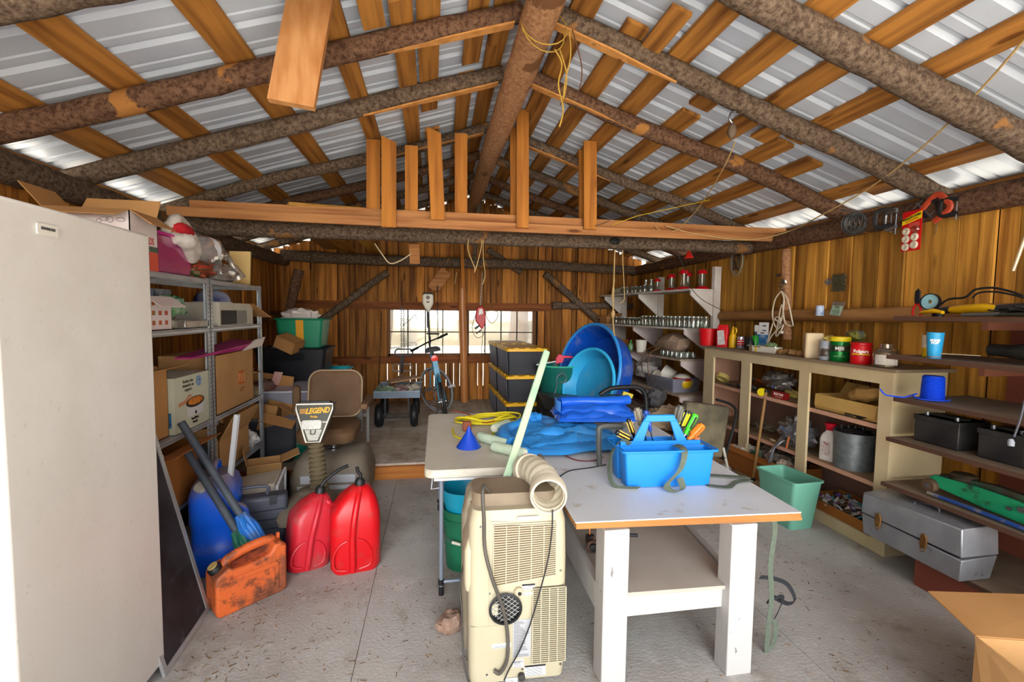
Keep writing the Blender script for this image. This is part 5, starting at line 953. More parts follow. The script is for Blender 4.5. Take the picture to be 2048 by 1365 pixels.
# ---- blue tool tray ----
m_tb = mat('bright_blue_tray_plastic','#1583e0',.42,0,'#1279d2',3,amt=.5)
t = T('tool_tray','bright blue plastic tool tray with a centre handle, full of screwdrivers','tool tray',(1.145,2.145,.722),rz=R_(-3)); w,d,h=.46,.22,.18
for y0 in (-.115,.012):
    o=lambda k,z,s=0:[V((x*k,y,z)) for x,y in rrect(w,.10-s,.012,3,0,y0+.05)]
    obj('tray_bin', MB().loft([o(.93,0,.015),o(1,h),o(.985,h,.006),o(.915,.006,.022)]), m_tb, t, bev=0)
obj('rim', MB().tube([(x,y,h) for x,y in rrect(w+.03,.255,.02)],.006,8,closed=True,sq=1), m_tb, t)
q=MB().prism([(-.225,.05),(.225,.05),(.225,.185),(.14,.20),(.07,.315),(.045,.335),(-.06,.335),(-.09,.315),(-.15,.20),(-.225,.185)],-.006,.006,'xz')
# handle with an opening: build from pieces
q=MB(); q.box(-.215,.215,-.006,.006,.01,.20); 
for a,b in (((-.125,.19),(-.075,.315)),((.115,.19),(.06,.315))): q.bar((a[0],0,a[1]),(b[0],0,b[1]),.04,.012,up=(0,1,0)) if 0 else q.prism([(a[0]-.03,a[1]),(a[0]+.03,a[1]),(b[0]+.018,b[1]),(b[0]-.018,b[1])],-.006,.006,'xz')
q.prism([(-.095,.30),(.08,.30),(.066,.335),(-.08,.335)],-.009,.009,'xz')
obj('divider_handle', q, m_tb, t, bev=.004)
def driver(label,p,tilt,rz_,hl,hr,c1,c2=None,shank=.1,px=None,rot=None):
    s=T('screwdriver',label,'screwdriver',p,rot=rot or (0,R_(tilt),R_(rz_)))
    obj('handle',MB().lathe([(0,0),(hr*.6,0),(hr*.75,.008),(hr*.62,.02),(hr,.035),(hr,hl-.012),(hr*.8,hl-.002),(0,hl)],10),pl(c1,.3),s); obj('shank',MB().tube([(0,0,-shank),(0,0,0)],.0035,8),M_chrome,s)
    if c2:
        q=MB()
        for a in range(0,360,90): q.tube([(math.cos(R_(a))*hr*.93,math.sin(R_(a))*hr*.93,.035),(math.cos(R_(a))*hr*.93,math.sin(R_(a))*hr*.93,hl-.015)],hr*.33,6)
        obj('grip_stripes',q,pl(c2,.35),s)
    return s
W=lambda x,y,z: t.matrix_world@V((x,y,z))
t.matrix_world = Matrix.Translation((1.145,2.145,.722)) @ Matrix.Rotation(R_(-3),4,'Z')
yb2=.06
driver('yellow and black screwdriver lying flat over the left rim of the tool tray',W(-.13,.03,.19),-62,0,.115,.014,'#17181a','#e8b84a',.06)
driver('slim yellow and black screwdriver leaning left out of the tool tray',W(-.115,yb2,.20),-22,0,.11,.012,'#17181a','#e8b84a',.1)
driver('translucent grey screwdriver with a copper shank in the left of the tray',W(-.085,yb2,.265),-14,0,.10,.017,'#6d675a','#8a8272',.12)
driver('black handled screwdriver standing between the grey and blue ones',W(-.055,yb2+.02,.235),-12,0,.12,.014,'#1c1d20','#3a3b3f',.1)
driver('blue translucent screwdriver in the left of the tray',W(-.03,yb2,.235),-16,0,.115,.015,'#2247a0','#5a78c0',.1)
driver('large dark grey pear-handled screwdriver right of the tray handle',W(.105,.05,.26),12,0,.115,.021,'#4b4b45','#62625a',.14)
driver('bright yellow and black screwdriver, left of the striped pair',W(.125,yb2,.23),24,0,.12,.013,'#17181a','#d6dc1e',.1)
driver('yellow and black screwdriver, right of the striped pair',W(.145,yb2+.02,.225),26,0,.12,.014,'#17181a','#d8d81c',.1)
driver('bright green handled screwdriver in the right of the tray',W(.165,yb2,.215),28,0,.12,.018,'#3fd02a','#27281f',.09)
driver('amber orange handled screwdriver leaning right out of the tray',W(.165,.03,.19),46,0,.115,.020,'#d0761c','#b35f12',.07)
S('utility_tape', MB().bar(W(.22,.08,.19),W(.225,.05,.19),.035,.012), pl('#c9744a',.6), 'small orange wooden wedge on the right rim of the tool tray','wedge')
S('c_clamp', MB().tube(cr_([W(-.25,.22,.0),W(-.265,.2,.18),W(-.25,.2,.225),W(-.13,.2,.225)],6),.016,8), pl('#4a4d4a',.5), 'dark grey bar clamp standing behind the left end of the tool tray','clamp')
# webbing straps
m_web = mat('grey_green_webbing','#5f6a5c',.85,0,'#4c554b',60,amt=.6,bump=.4,bsc=250)
S('webbing_strap', MB().ribbon(cr_([W(.06,-.04,.188),W(.065,-.10,.192),W(.058,-.143,.17),W(.035,-.15,.10),W(-.01,-.155,.055),W(-.035,-.16,.03),W(-.03,-.175,.01),W(.01,-.185,.006),W(.04,-.17,.018),W(.03,-.155,.06)],6),.034,.0018,side=(1,.05,.25)), m_web, 'grey green strap draped over the front of the tool tray, looped on the bench','strap')
S('webbing_strap', MB().ribbon(cr_([W(-.17,-.02,.19),W(-.21,.0,.205),W(-.26,-.01,.15),W(-.29,-.06,.07),W(-.28,-.10,.014),W(-.22,-.12,.006),W(-.16,-.125,.006)],6),.028,.0018,side=(.4,-.6,.6)), m_web, 'grey green webbing strap drooping over the left end of the tool tray','strap')
S('webbing_strap', MB().ribbon(cr_([(1.33,2.02,.727),(1.42,1.98,.727),(1.50,2.03,.729),(1.60,2.05,.727)],6),.035,.0018,side=(0,1,0)), m_web, 'flat grey green strap right of the tool tray, nearest the bench front','strap')
S('webbing_strap', MB().ribbon(cr_([(1.36,2.16,.728),(1.45,2.13,.73),(1.53,2.10,.731),(1.60,2.07,.733)],6),.035,.0018,side=(0,1,0)), m_web, 'second grey green strap on the bench right of the tool tray, behind the first','strap')
t=T('hanging_strap','long grey green strap hanging from the bench corner down to the floor','strap',(0,0,0)); 
obj('webbing', MB().ribbon(cr_([at(1545,1032,Y=1.80),at(1550,1060,Y=1.80),at(1541,1130,Y=1.80),at(1543,1200,Y=1.80),at(1536,1260,Y=1.80),at(1534,1312,Y=1.80),at(1545,1290,Y=1.82),at(1552,1262,Y=1.82),at(1548,1240,Y=1.84)],6),.026,.0018,side=(1,0,0)), m_web, t)
obj('dark_tail', MB().ribbon(cr_([at(1548,1240,Y=1.84),at(1556,1225,Y=1.86),at(1566,1200,Y=1.86),at(1558,1194,Y=1.84),at(1536,1205,Y=1.84),at(1545,1195,Y=1.86),at(1575,1208,Y=1.9),at(1590,1200,Y=1.92),at(1575,1170,Y=1.94),at(1548,1158,Y=1.95),at(1520,1155,Y=1.96)],6),.022,.002,side=(.6,0,.8)), pl('#23252a',.8), t)
# ======================= things on the cream cabinet =======================
CT = CH
def ct(px, X): # point on the cabinet top seen under pixel column px at depth plane X
    a = math.atan((px-1024)/F)+yaw; return V((X, X/math.tan(a), CT))
def can(name,label,cat,loc,r,h,m,n=26,rz=0,taper=1,rim=None):
    t=T(name,label,cat,loc,rz); obj('can_body',MB().lathe([(0,0),(r*.97,0),(r,.004),(r*taper,h-.004),(r*taper*.97,h),(0,h)],n),m,t)
    if rim: obj('rim',MB().tube(circ((0,0,h),r*taper,n),.003,6,closed=True),rim,t)
    return t
def facecam(loc): return math.atan2(-loc[1],-loc[0])  # direction to the doorway
def lab(t,loc,r,z,s,size,m,sx=1,wrap=None,**k):
    "lettering on a round thing, facing the doorway; wrap = radius the text bends round"
    a=facecam(loc); o=V((math.cos(a),math.sin(a),0)); R=V((-o.y,o.x,0)) 
    M=face_(V((0,0,z))+o*(r+.0006),R,(0,0,1)); x=text(s,size,m,t,Matrix.Identity(4),sx=sx,**k)
    for v in x.data.vertices:
        th=v.co.x/r; p=o*math.cos(th)*(r+.0006+v.co.z)+R*math.sin(th)*(r+.0006+v.co.z); v.co=V((p.x,p.y,z+v.co.y))
    return x
def band(t,r,z0,z1,m,name='band',n=26,r2=None): return obj(name,MB().lathe([(r+.0004,z0),((r2 or r)+.0004,z1)],n),m,t)
mred = pl('#cf0f1a',.4)
p=ct(1417,2.99); t=T('bucket','red plastic bucket at the far end of the cabinet top','bucket',p); obj('bucket_body',MB().cup(.085,.105,.185,.003,30),pl('#d41018',.4,'#c00c14',.5,4),t); band(t,.0985,.125,.128,pl('#a80a12'),'bucket_ring')
p=ct(1446,3.0); t=T('paper_bag','red and white paper bag standing beside the red bucket','bag',p,rz=R_(35)); obj('bag_body',MB().loft([ring(.07,.11,.015,0),ring(.075,.115,.015,.08),ring(.06,.115,.012,.18),ring(.03,.10,.008,.22),ring(.02,.09,.005,.235)]),pl('#c9141c',.5,'#a80e16',.5,9),t)
obj('label_panel',MB().prism([(-.04,.03),(.035,.02),(.045,.17),(-.02,.18)],-.041,-.0385,'yz'),pl('#c9c3c0',.5,'#8d8480',.7,30),t)
t=T('spray_bottle','yellow plastic bottle with a loop handle behind the red and white bag','bottle',ct(1466,3.05)); obj('bottle_body',MB().lathe([(0,0),(.036,0),(.038,.01),(.038,.11),(.02,.15),(.014,.19),(.006,.22),(0,.22)],20),pl('#d9a80c',.4),t); obj('loop_handle',MB().tube(cr_([(.0,-.02,.14),(.0,-.05,.16),(0,-.045,.20),(0,-.01,.20)],5),.008,8),pl('#d9a80c',.4),t)
p=ct(1482,3.06); t=can('soda_can','red, white and silver drink can among the bottles on the cabinet','can',p,.033,.12,pl('#a9acb5',.25,metal=.5)); band(t,.033,.03,.09,pl('#c01820',.3)); band(t,.0334,.045,.05,pl('#e4e4e4')); band(t,.0334,.07,.076,pl('#e4e4e4'))
t=T('glue_bottle','small black bottle with pointed cap on the cabinet top','bottle',ct(1501,3.03)); obj('bottle_body',MB().lathe([(0,0),(.032,0),(.034,.01),(.034,.07),(.02,.10),(.012,.115),(.01,.13),(0,.13)],18),M_black,t); lab(t,ct(1501,3.03),.034,.045,'GLUE',.016,pl('#e0e0e0'))
t=T('green_bottle','green bottle with black cap behind the black bottle','bottle',ct(1511,3.12)); obj('bottle_body',MB().lathe([(0,0),(.034,0),(.035,.12),(.02,.14),(0,.14)],18),pl('#1f8a24',.35),t); obj('cap',MB().lathe([(.014,.14),(.014,.175),(0,.175)],12),M_black,t)
p=ct(1527,3.16); t=T('printed_box','white and blue printed box standing open on the cabinet top','box',p,rz=R_(12)); obj('box_body',MB().box(-.02,.02,-.055,.055,0,.15),pl('#2f6da8',.5,'#bcd0e0',.7,20),t); obj('box_flap',MB().box(-.004,0,-.055,.05,.15,.27).box(-.004,0,.055,.10,.12,.24),pl('#dcdcdc',.5),t)
for a,b,c in ((-.022,0,.235),(-.022,.0,.19),(-.022,.02,.165)): obj('print_line',MB().box(-.0055,-.004,b-.03,b+.01,c-.004,c+.006),M_black,t)
S('glove', MB().blob((0,0,.05),(.07,.12,.055),.5,12,22,12,4,flat=-.048), pl('#5c554c',.9,'#3f3a34',.7,10), 'grey work glove heaped at the back of the cabinet top','glove',ct(1503,3.26))
t=T('tray_box','low white carton tray with a yellow end on the cabinet top','tray',ct(1535,2.99),rz=R_(8)); q=MB(); o=rrect(.09,.25,.004,1); q.loft([[V((x,y,z)) for x,y in o] for z in (0,.055)]); q=MB().box(-.045,.045,-.125,.125,0,.003).box(-.045,-.042,-.125,.125,0,.055).box(.042,.045,-.125,.125,0,.055).box(-.045,.045,-.125,-.122,0,.055).box(-.045,.045,.122,.125,0,.055); obj('tray_body',q,pl('#d9d4c6',.6),t); obj('yellow_end',MB().box(-.0462,-.045,.07,.09,0,.055),pl('#dcc41e',.5),t)
S('crumpled_wrapper', MB().blob((0,0,.03),(.035,.06,.03),.4,5), clear('green_wrapper','#d6f0c8',.3,.1,.5,'#9fc98a'), 'crumpled green and clear wrapper inside the white tray','wrapper',ct(1543,3.0)+V((0,0,.035)))
t=T('wooden_rack','small wooden block holding the bottles on the cabinet top','block',ct(1513,2.96)); obj('block_body',MB().box(-.02,.02,-.07,.07,.0,.045),pl('#b09a76',.7),t,bev=.004); obj('ledge',MB().box(-.03,.03,-.09,.09,.045,.053),pl('#8f7656',.7),t)
q=MB(); r=random.Random(4); p=ct(1585,3.0)
for i in range(7): q.blob((r.uniform(-.02,.03),-.10+i*.035,.02+r.uniform(0,.015)),(.025,.04,.022),.5,i*3)
S('paper_shreds', q, mat('crumpled_brown_paper','#a5804e',.9,0,'#8b6536',14,amt=.7), 'torn crumpled brown paper between the tray and the wipes box','paper', p, smooth=30)
p=ct(1628,3.03); t=T('wipes_box','tall cream plastic tub with rounded corners and a label on the cabinet','box',p,rz=R_(-38)); obj('tub_body',MB().loft([ring(.12,.15,.02,0),ring(.125,.155,.022,.01),ring(.125,.155,.022,.19),ring(.115,.145,.02,.20)]),pl('#e3cfa8',.5,'#d9c096',.5,6),t)
obj('swirl_mark',MB(TR((-.063,-.045,.135),0,R_(90),0)).lathe([(.010,0),(.014,0),(.014,.001),(.010,.001)],20).lathe([(0,0),(.005,0),(.005,.001),(0,.001)],12),pl('#b5322c'),t); obj('fine_print',MB().box(-.0645,-.0625,.05,.068,.03,.19),pl('#a99f8c'),t); obj('barcode',MB().box(-.0645,-.0625,.0,.04,.02,.05),pl('#7d7f8c'),t); obj('orange_spot',MB(TR((-.0635,-.055,.03),0,R_(90),0)).lathe([(0,0),(.018,0),(.018,.001),(0,.001)],16),pl('#d98a2c'),t)
p=ct(1655,2.98); t=can('paint_tin','grey and white printed tin with a torn label beside the wipes tub','can',p,.05,.15,pl('#9aa0a8',.4,'#dcdcd8',.9,14)); band(t,.0505,.03,.09,pl('#4a3c30',.5,'#d9d9d2',.8,22)); 
S('yellow_rag', MB().blob((0,0,0),(.035,.05,.025),.4,7), pl('#c9b860',.9), 'crumpled yellow rag lying on the grey and white tin','rag',p+V((0,-.03,.165)))
mgc = mat('metallic_green_can','#0f7a34',.25,.35,'#0c6a2c',4,amt=.5)
p=ct(1681,3.0); t=can('coffee_can','shiny green coffee can with a yellow lid on the cabinet','can',p,.064,.155,mgc); obj('lid',MB().lathe([(.066,.15),(.069,.155),(.069,.182),(.064,.186),(0,.186)],30),pl('#e0c91c',.4),t)
band(t,.0642,.075,.122,pl('#22301f',.4,'#5c6a52',.8,16),'label_band'); lab(t,p,.0646,.098,'MJB',.036,pl('#d8dccf'),bold=.001); lab(t,p,.0646,.04,'PREMIUM ROAST',.009,pl('#b9c9b4'))
S('blue_yellow_rag', MB().blob((0,0,0),(.05,.065,.04),.4,8), pl('#8a8a3c',.7,'#2d4f80',1,9), 'blue and yellow rag stuffed behind the coffee cans','rag',ct(1712,3.2)+V((0,0,.19)))
S('rag_box', MB().box(-.05,.05,-.06,.06,0,.15), pl('#6a4a30',.8), 'brown box hidden behind the coffee cans under the rag','box',ct(1712,3.2))
p=ct(1724,2.99); t=can('coffee_can','red plastic coffee can with white lettering on the cabinet','can',p,.062,.135,mred); obj('lid',MB().lathe([(.063,.135),(.066,.138),(.066,.15),(.06,.154),(0,.154)],30),pl('#c40d18',.35),t)
lab(t,p,.0625,.092,'Folgers',.032,pl('#f0ece2'),bold=.0012); 
lab(t,p,.0625,.064,'▬▬▬' if 0 else 'CLASSIC ROAST',.011,pl('#8c1010')); a=facecam(p)
q=MB(); q.lathe([(.0629,.066),(.0629,.076)],30); q.f=[f for f in q.f if all((q.v[i].normalized().x*math.cos(a)+q.v[i].normalized().y*math.sin(a))>.35 for i in f)]; q.mi=[0]*len(q.f); obj('yellow_band',q,pl('#e0b01c',.4),t)
p=ct(1776,2.98); t=T('plastic_jar','clear squat plastic jar with a white label on the cabinet','jar',p); obj('jar_body',MB().lathe([(0,0),(.07,0),(.075,.01),(.075,.10),(.055,.125),(.04,.13),(.04,.155),(.036,.155),(.036,.128),(.07,.1),(.07,.006),(0,.004)],28),clear('jar_plastic','#e6dfd0',.3,.08,.12,'#b5a58c'),t)
q=MB(); q.lathe([(.0757,.02),(.0757,.085)],40); q.f=[f for f in q.f if all((q.v[i].x*math.cos(a)+q.v[i].y*math.sin(a))>.045 for i in f)]; q.mi=[0]*len(q.f); obj('white_label',q,pl('#cfc9c0',.6,'#a59f95',.5,60),t)
BZ=1.335
t=T('caulk_tube','yellow, white and red tube standing behind the blue cup','tube',(2.93,2.285,BZ)); obj('tube_body',MB().lathe([(0,0),(.024,0),(.026,.09),(.026,.13)],20),pl('#e0bf10',.45,'#c9401c',.5,14),t); obj('upper_body',MB().lathe([(.0262,.055),(.0262,.13)],20),pl('#dcd2bc',.5,'#c98a6a',.6,30),t)
p=V((2.86,2.19,BZ)); t=T('plastic_cup','tall light blue plastic cup with an orange logo at the shelf end','cup',p); obj('cup_body',MB().lathe([(0,0),(.030,0),(.031,.004),(.040,.148),(.042,.150),(.039,.150),(.03,.006),(0,.006)],30),pl('#2fa3d8',.35,'#2790c4',.5,5),t); band(t,.0312,.008,.012,pl('#c9603a'),r2=.0314)
lab(t,p,.038,.105,'BOMB',.016,pl('#eef0f0'),bold=.001); lab(t,p,.0375,.09,'POP',.018,pl('#eef0f0'),bold=.001); a=facecam(p)
q=MB(); q.lathe([(.0362,.082),(.0385,.118)],60); q.f=[f for f in q.f if all((q.v[i].normalized().x*math.cos(a)+q.v[i].normalized().y*math.sin(a))>.86 for i in f)]; q.mi=[0]*len(q.f); q.v=[V((v.x,v.y,v.z)) for v in q.v]; obj('orange_logo',q,pl('#e0522a',.4),t)
# behind on the girt log and wall
t=T('small_tin','small blue, white and pink printed tin on the wall log','can',at(1639,632,X=3.24)); obj('can_body',MB().lathe([(0,0),(.03,0),(.031,.004),(.031,.083),(.03,.087),(0,.087)],20),pl('#b9c6dc',.35,'#3f78b0',.9,28),t)
t=T('seed_packet','clear packet with a green label reading FULL on the wall log','packet',at(1668,632,X=3.26),rot=(R_(6),R_(12),R_(0))); obj('film',MB().box(-.003,.003,-.062,.05,0,.12),M_film,t); obj('card',MB().box(-.005,-.003,-.055,.04,.005,.085),pl('#a9c4a8',.6),t); text('FULL',.026,M_black,t,face_((-.0058,-.008,.072),(0,-1,0),(0,0,1)),shear=.2); q=MB()
for i in range(4): q.box(-.0062,-.0055,-.045,.03-.01*(i%2),.012+i*.011,.016+i*.011)
obj('print_lines',q,pl('#3f5a40'),t,smooth=0)
# inside the cabinet
def cb(px,Z,X=3.08):
    a = math.atan((px-1024)/F)+yaw; return V((X, X/math.tan(a), Z))
Z2,Z1,Z0=.851,.456,.081
S('masking_tape', MB().lathe([(.05,-.022),(.068,-.022),(.068,.022),(.05,.022),(.05,-.022)],30,c=(0,0,.06),ax=(.55,.2,.75)), mat('cream_tape','#c9b368',.6,0,'#b59f58',10,(1,1,6),.6), 'roll of cream masking tape leaning on the upper cabinet shelf','tape',cb(1449,Z2,3.0))
r=random.Random(21)
for i,(px,X,l,c,L,a) in enumerate(((1462,2.97,'dark hand plane-like tool lying nearest the tape roll','#4a4038',.10,80),(1482,3.03,'black pair of pliers on the upper cabinet shelf left of the stile','#2c2a29',.09,60),(1512,3.0,'dark metal tool with silver tip right of the first stile','#3b3733',.1,95),(1508,3.12,'grey wrench lying at the back of the upper cabinet shelf','#77777a',.1,70))):
    p=cb(px,Z2+.012,X); t=T('hand_tool',l,'tool',p,rz=R_(a)); obj('tool_handle',MB().tube(cr_([(-L,0,0),(-L*.5,.01,.004),(0,0,.004)],4),[.010,.011,.012,.012,.011,.010,.010,.009,.008],8),pl(c,.6),t); obj('tool_head',MB().prism([(-.01,-.012),(.03,-.022),(.06,-.01),(.055,.012),(.03,.02),(-.01,.01)],-.006,.012),M_steel,t,bev=.003)
t=T('claw_hammer','hammer with a bright orange handle lying on the upper cabinet shelf','hammer',cb(1530,Z2+.085,3.1),rot=(R_(14),0,R_(0))); obj('handle',MB().tube([(0,.08,-.01),(0,0,0),(0,-.12,.015)],[.012,.014,.017],12),pl('#e0511c',.5),t); obj('shaft',MB().tube([(0,.18,-.03),(0,.08,-.01)],.01,10),M_steel,t); obj('head',MB().tube([(0,.18,-.08),(0,.18,.02)],.016,10),M_steel,t)
bag('plastic_bag','clear grey plastic bag of hardware on the upper cabinet shelf','bag',cb(1562,Z2+.06,3.1),(.10,.17,.075),clear('cloudy_bag','#c9c9c9',.35,.1,.4,'#8f8a84'),91,amp=.5)
p=cb(1567,Z2,2.965); t=T('cigar_box','small dark red box with white ROI-TAN lettering','box',p,rz=R_(2)); obj('box_body',MB().box(-.02,.02,-.075,.075,0,.058),pl('#a01c1c',.5,'#8a1616',.5,8),t); text('ROI-TAN',.03,pl('#eee6dc'),t,face_((-.0206,0,.036),(0,-1,0),(0,0,1)),bold=.0008,sx=.85); text('KINGS OF FLAVOR',.009,pl('#e0c9b5'),t,face_((-.0206,0,.013),(0,-1,0),(0,0,1)))
S('yellow_sponge', MB().blob((0,0,.03),(.05,.1,.04),.4,6,flat=-.028), pl('#b5a04c',.9,'#7d7048',.7,14), 'yellowish rag behind the red lettered box','rag',cb(1590,Z2,3.1))
t=cbox('carton','long low tan carton with printed marks on the upper cabinet shelf','box',(3.06,2.84,Z2),(.22,.52,.115),0,pl('#c9a35c',.85,'#b8924c',.6,4),flaps=(('-x',262,.09),('+x',120,.1)))
obj('printed_disc',MB().lathe([(.014,0),(.02,0),(.02,.001),(.014,.001)],16,c=(-.112,.20,.06),ax=(-1,0,0)),pl('#8a6a3c'),t); text('THIS SIDE UP',.02,pl('#a5603a'),t,face_((-.1125,.02,.05),(0,-1,0),(0,0,1)),sx=.7); text('FRAGILE',.018,pl('#a5603a'),t,face_((-.1125,-.17,.08),(0,-1,0),(0,0,1)),sx=.7)
S('paper_bundle', MB().tube(cr_([(0,.2,.0),(0,.1,.03),(0,-.02,.06),(.0,-.12,.11)],5),[.02,.03,.04,.045,.05,.055,.055,.055,.05,.05,.045,.04,.04,.035,.03,.02],9,jit=.5), mat('kraft_paper','#c19a58',.85,0,'#a87f42',9,amt=.6), 'crumpled kraft paper sack end sticking out of the long carton','paper',(3.04,2.68,Z2+.13), smooth=20)
S('eyeglass_case', MB().blob((0,0,.02),(.03,.07,.022),.2,3), M_black, 'black oval case lying at the near end of the upper cabinet shelf','case',cb(1735,Z2,2.97))
S('flat_tool', MB().blob((0,0,.016),(.028,.06,.016),.3,6), pl('#4a4238',.7), 'dark flattened glove lying beside the black oval case','glove',cb(1712,Z2,2.97))
# middle shelf
q=MB(); r=random.Random(6)
for j in range(7): 
    c=V((r.uniform(-.03,.03),r.uniform(-.1,.1),.03)); q.tube(cr_([c+V((r.uniform(-.06,.06),r.uniform(-.14,.14),r.uniform(-.02,.06))) for i in range(7)],5),.0035,6)
S('cord_tangle', q, pl('#3c3a34',.6,'#a59f82',.8,9), 'tangle of dark and pale electric cords on the middle cabinet shelf','cords', cb(1535,Z1+.012,3.05))
for i,(px,X,a) in enumerate(((1556,2.96,75),(1568,2.98,60))): S('cord_plug', MB(TR((0,0,.012),0,0,R_(a))).box(-.03,.03,-.01,.01,-.009,.009).box(.03,.05,-.006,-.003,-.003,.003).box(.03,.05,.003,.006,-.003,.003), pl('#d9cfa5',.5), ['cream plug lying on the middle cabinet shelf by the cords','cream connector block lying right of the cream plug'][i],'plug',cb(px,Z1,X),bev=.003)
mgb2=clear('grey_shopping_bag','#b9bcc4',.35,.15,.6,'#858a94')
t=T('plastic_bag','grey plastic shopping bag hanging over the middle shelf edge','bag',cb(1600,Z1+.12,3.0)); obj('bag_body',MB().blob((.03,0,.0),(.11,.16,.13),.45,7,26,16,3.4,flat=-.118),mgb2,t,smooth=30); obj('hanging_end',MB().tube(cr_([(-.06,.06,-.06),(-.12,.08,-.13),(-.14,.10,-.2),(-.13,.13,-.27)],5),[.05,.045,.035,.03,.025,.02,.022,.028,.035,.04,.045,.05,.05,.045,.04,.03][:16],10,jit=.3,sq=.4),mgb2,t,smooth=30)
t=T('paint_roller_frame','wire paint roller frame lying on the middle cabinet shelf','roller frame',cb(1640,Z1+.02,3.0)); obj('rod',MB().tube(cr_([(0,.12,0),(0,-.1,0),(-.02,-.12,.0),(-.02,-.12,.07),(-.02,-.08,.08)],4),.004,6),M_steel,t); obj('roller_handle',MB().tube([(-.1,.17,-.01),(-.09,.16,.09)],.008,8),pl('#b5622c',.5),t)
p=cb(1672,Z1,3.02); t=T('cleaner_jug','white jug with a red cap and red printed label on the middle shelf','jug',p,rz=R_(12)); obj('jug_body',MB().loft([ring(.085,.11,.015,0),ring(.09,.115,.018,.01),ring(.088,.113,.018,.17),ring(.075,.095,.02,.20),ring(.05,.055,.018,.225),ring(.045,.05,.018,.235)]),pl('#e3dfd8',.4),t); obj('cap',MB().lathe([(.026,.235),(.032,.24),(.04,.285),(.036,.29),(0,.29)],22),pl('#c9152c',.35),t); obj('paper_label',MB().box(-.047,-.0445,-.035,.035,.04,.15),pl('#d3cdc8',.6,'#b0504c',.6,60),t)
text('TILE',.02,pl('#a8242c'),t,face_((-.0478,0,.135),(0,-1,0),(0,0,1)))
p=cb(1722,Z1,3.06); t=T('galvanised_bucket','round galvanised metal bucket of dark tools on the middle shelf','bucket',p); obj('bucket_body',MB().cup(.125,.132,.27,.002,32),mat('spangled_zinc','#8f979b',.45,.6,'#6f777b',26,amt=.7),t); obj('contents',MB().blob((0,0,.22),(.11,.11,.07),.4,8),M_dark,t)
for i in range(4): obj('upright_tool',MB().tube([(-.05+.03*i,.05-.03*i,.2),(-.06+.03*i,.06-.03*i,.31)],.01,7),M_black,t)
# bottom shelf and floor in front
t=cbox('carton','large brown carton of junk on the cabinet floor behind the teal bin','box',(3.02,3.62,.0+.082),(.30,.78,.22),R_(3),M_cardd,flaps=(('-x',250,.05),))
for i,(y,x,z,c,rr,l) in enumerate(((.26,-.05,.20,'#dcd6cc',(.1,.12,.05),'white foam piece'),(.08,-.08,.2,'#235a3c',(.06,.08,.045),'green cloth'),(-.08,-.04,.21,'#4a4038',(.08,.08,.05),'dark hardware'),(-.22,-.05,.21,'#c9b9a0',(.06,.06,.04),'pale wood scraps'),(-.33,-.08,.21,'#b5402c',(.035,.04,.03),'red and cream carton scrap'),(.0,.05,.22,'#6b5a48',(.1,.3,.05),'brown rubbish'))):
    S('scrap',MB().blob((0,0,0),rr,.5,60+i,20,10,4),pl(c,.7,'#d9d2c6',.5,20),l+' in the large carton on the cabinet floor','scrap',(3.02+x,3.62+y,z+.08),smooth=30)
t=T('scrap_tray','shallow orange brown carton tray heaped with coloured scraps in the cabinet bottom','tray',(3.07,2.80,.082)); q=MB().box(-.15,.15,-.30,.30,0,.004).box(-.15,-.146,-.30,.30,0,.075).box(.146,.15,-.30,.30,0,.10).box(-.15,.15,-.30,-.296,0,.075).box(-.15,.15,.296,.30,0,.09); obj('tray_body',q,M_cardd,t,smooth=0)
r=random.Random(14); q=MB()
for i in range(150):
    x,y=r.uniform(-.13,.13),r.uniform(-.28,.28); M=TR((x,y,.05+r.uniform(0,.035)),r.uniform(-1,1),r.uniform(-1,1),r.uniform(0,3)); s=r.uniform(.01,.028); q.M=M; q.m=r.randrange(6); q.box(-s,s,-s*.7,s*.7,-.004,.004)
o=obj('scraps',q,[pl('#d9d2c6'),pl('#8f6a5a'),pl('#c9c9cc'),pl('#7a5aa8'),pl('#3f9aa8'),pl('#5c4a3c')],t,smooth=0); o['kind']='stuff'
m_teal=mat('teal_wastebasket','#6fae98',.45,0,'#66a48e',3,amt=.5)
t=T('wastebasket','teal rectangular plastic wastebasket in front of the cabinet','bin',(2.66,3.0,0),rz=R_(4)); o=lambda w,d,z,k=.03:[V((x,y,z)) for x,y in rrect(w,d,k)]
obj('basket_body',MB().loft([o(.20,.28,0),o(.205,.285,.01),o(.25,.37,.355),o(.27,.39,.357),o(.27,.39,.37),o(.245,.365,.37),o(.198,.278,.012)]),m_teal,t)
t=T('broom','old broom handle leaning on the cabinet with a yellow tape measure on top','handle',(2.83,3.60,.10)); b=V((2.83,3.60,.10)); tp_=at(1533,780,Y=3.62); obj('handle',MB().tube([V((0,0,0)),tp_-b],.013,12),mat('worn_handle_wood','#9a7442',.6,0,'#7d5a30',12,(1,1,.1)),t); obj('rubber_tip',MB().tube([V((0,0,-.02)),V((0,0,.01))],.016,10),M_black,t); obj('dark_tip',MB().tube([(tp_-b)*.97,(tp_-b)*1.0],.0145,10),M_black,t)
S('tape_measure', MB().lathe([(0,-.018),(.034,-.018),(.04,-.01),(.04,.01),(.034,.018),(0,.018)],14,ax=(-.8,-.5,.1)), pl('#e0cc18',.35,'#c9b50f',.5,9), 'round yellow tape measure behind the top of the broom handle','tape measure', at(1524,785,Y=3.66))
S('white_cord', MB().tube(cr_([at(1497,870,X=2.885),at(1492,895,X=2.88),at(1490,920,X=2.88),at(1496,945,X=2.88)],6),.003,6), pl('#d9cfae',.6), 'cream cord hanging from the middle shelf beside the stile','cord')
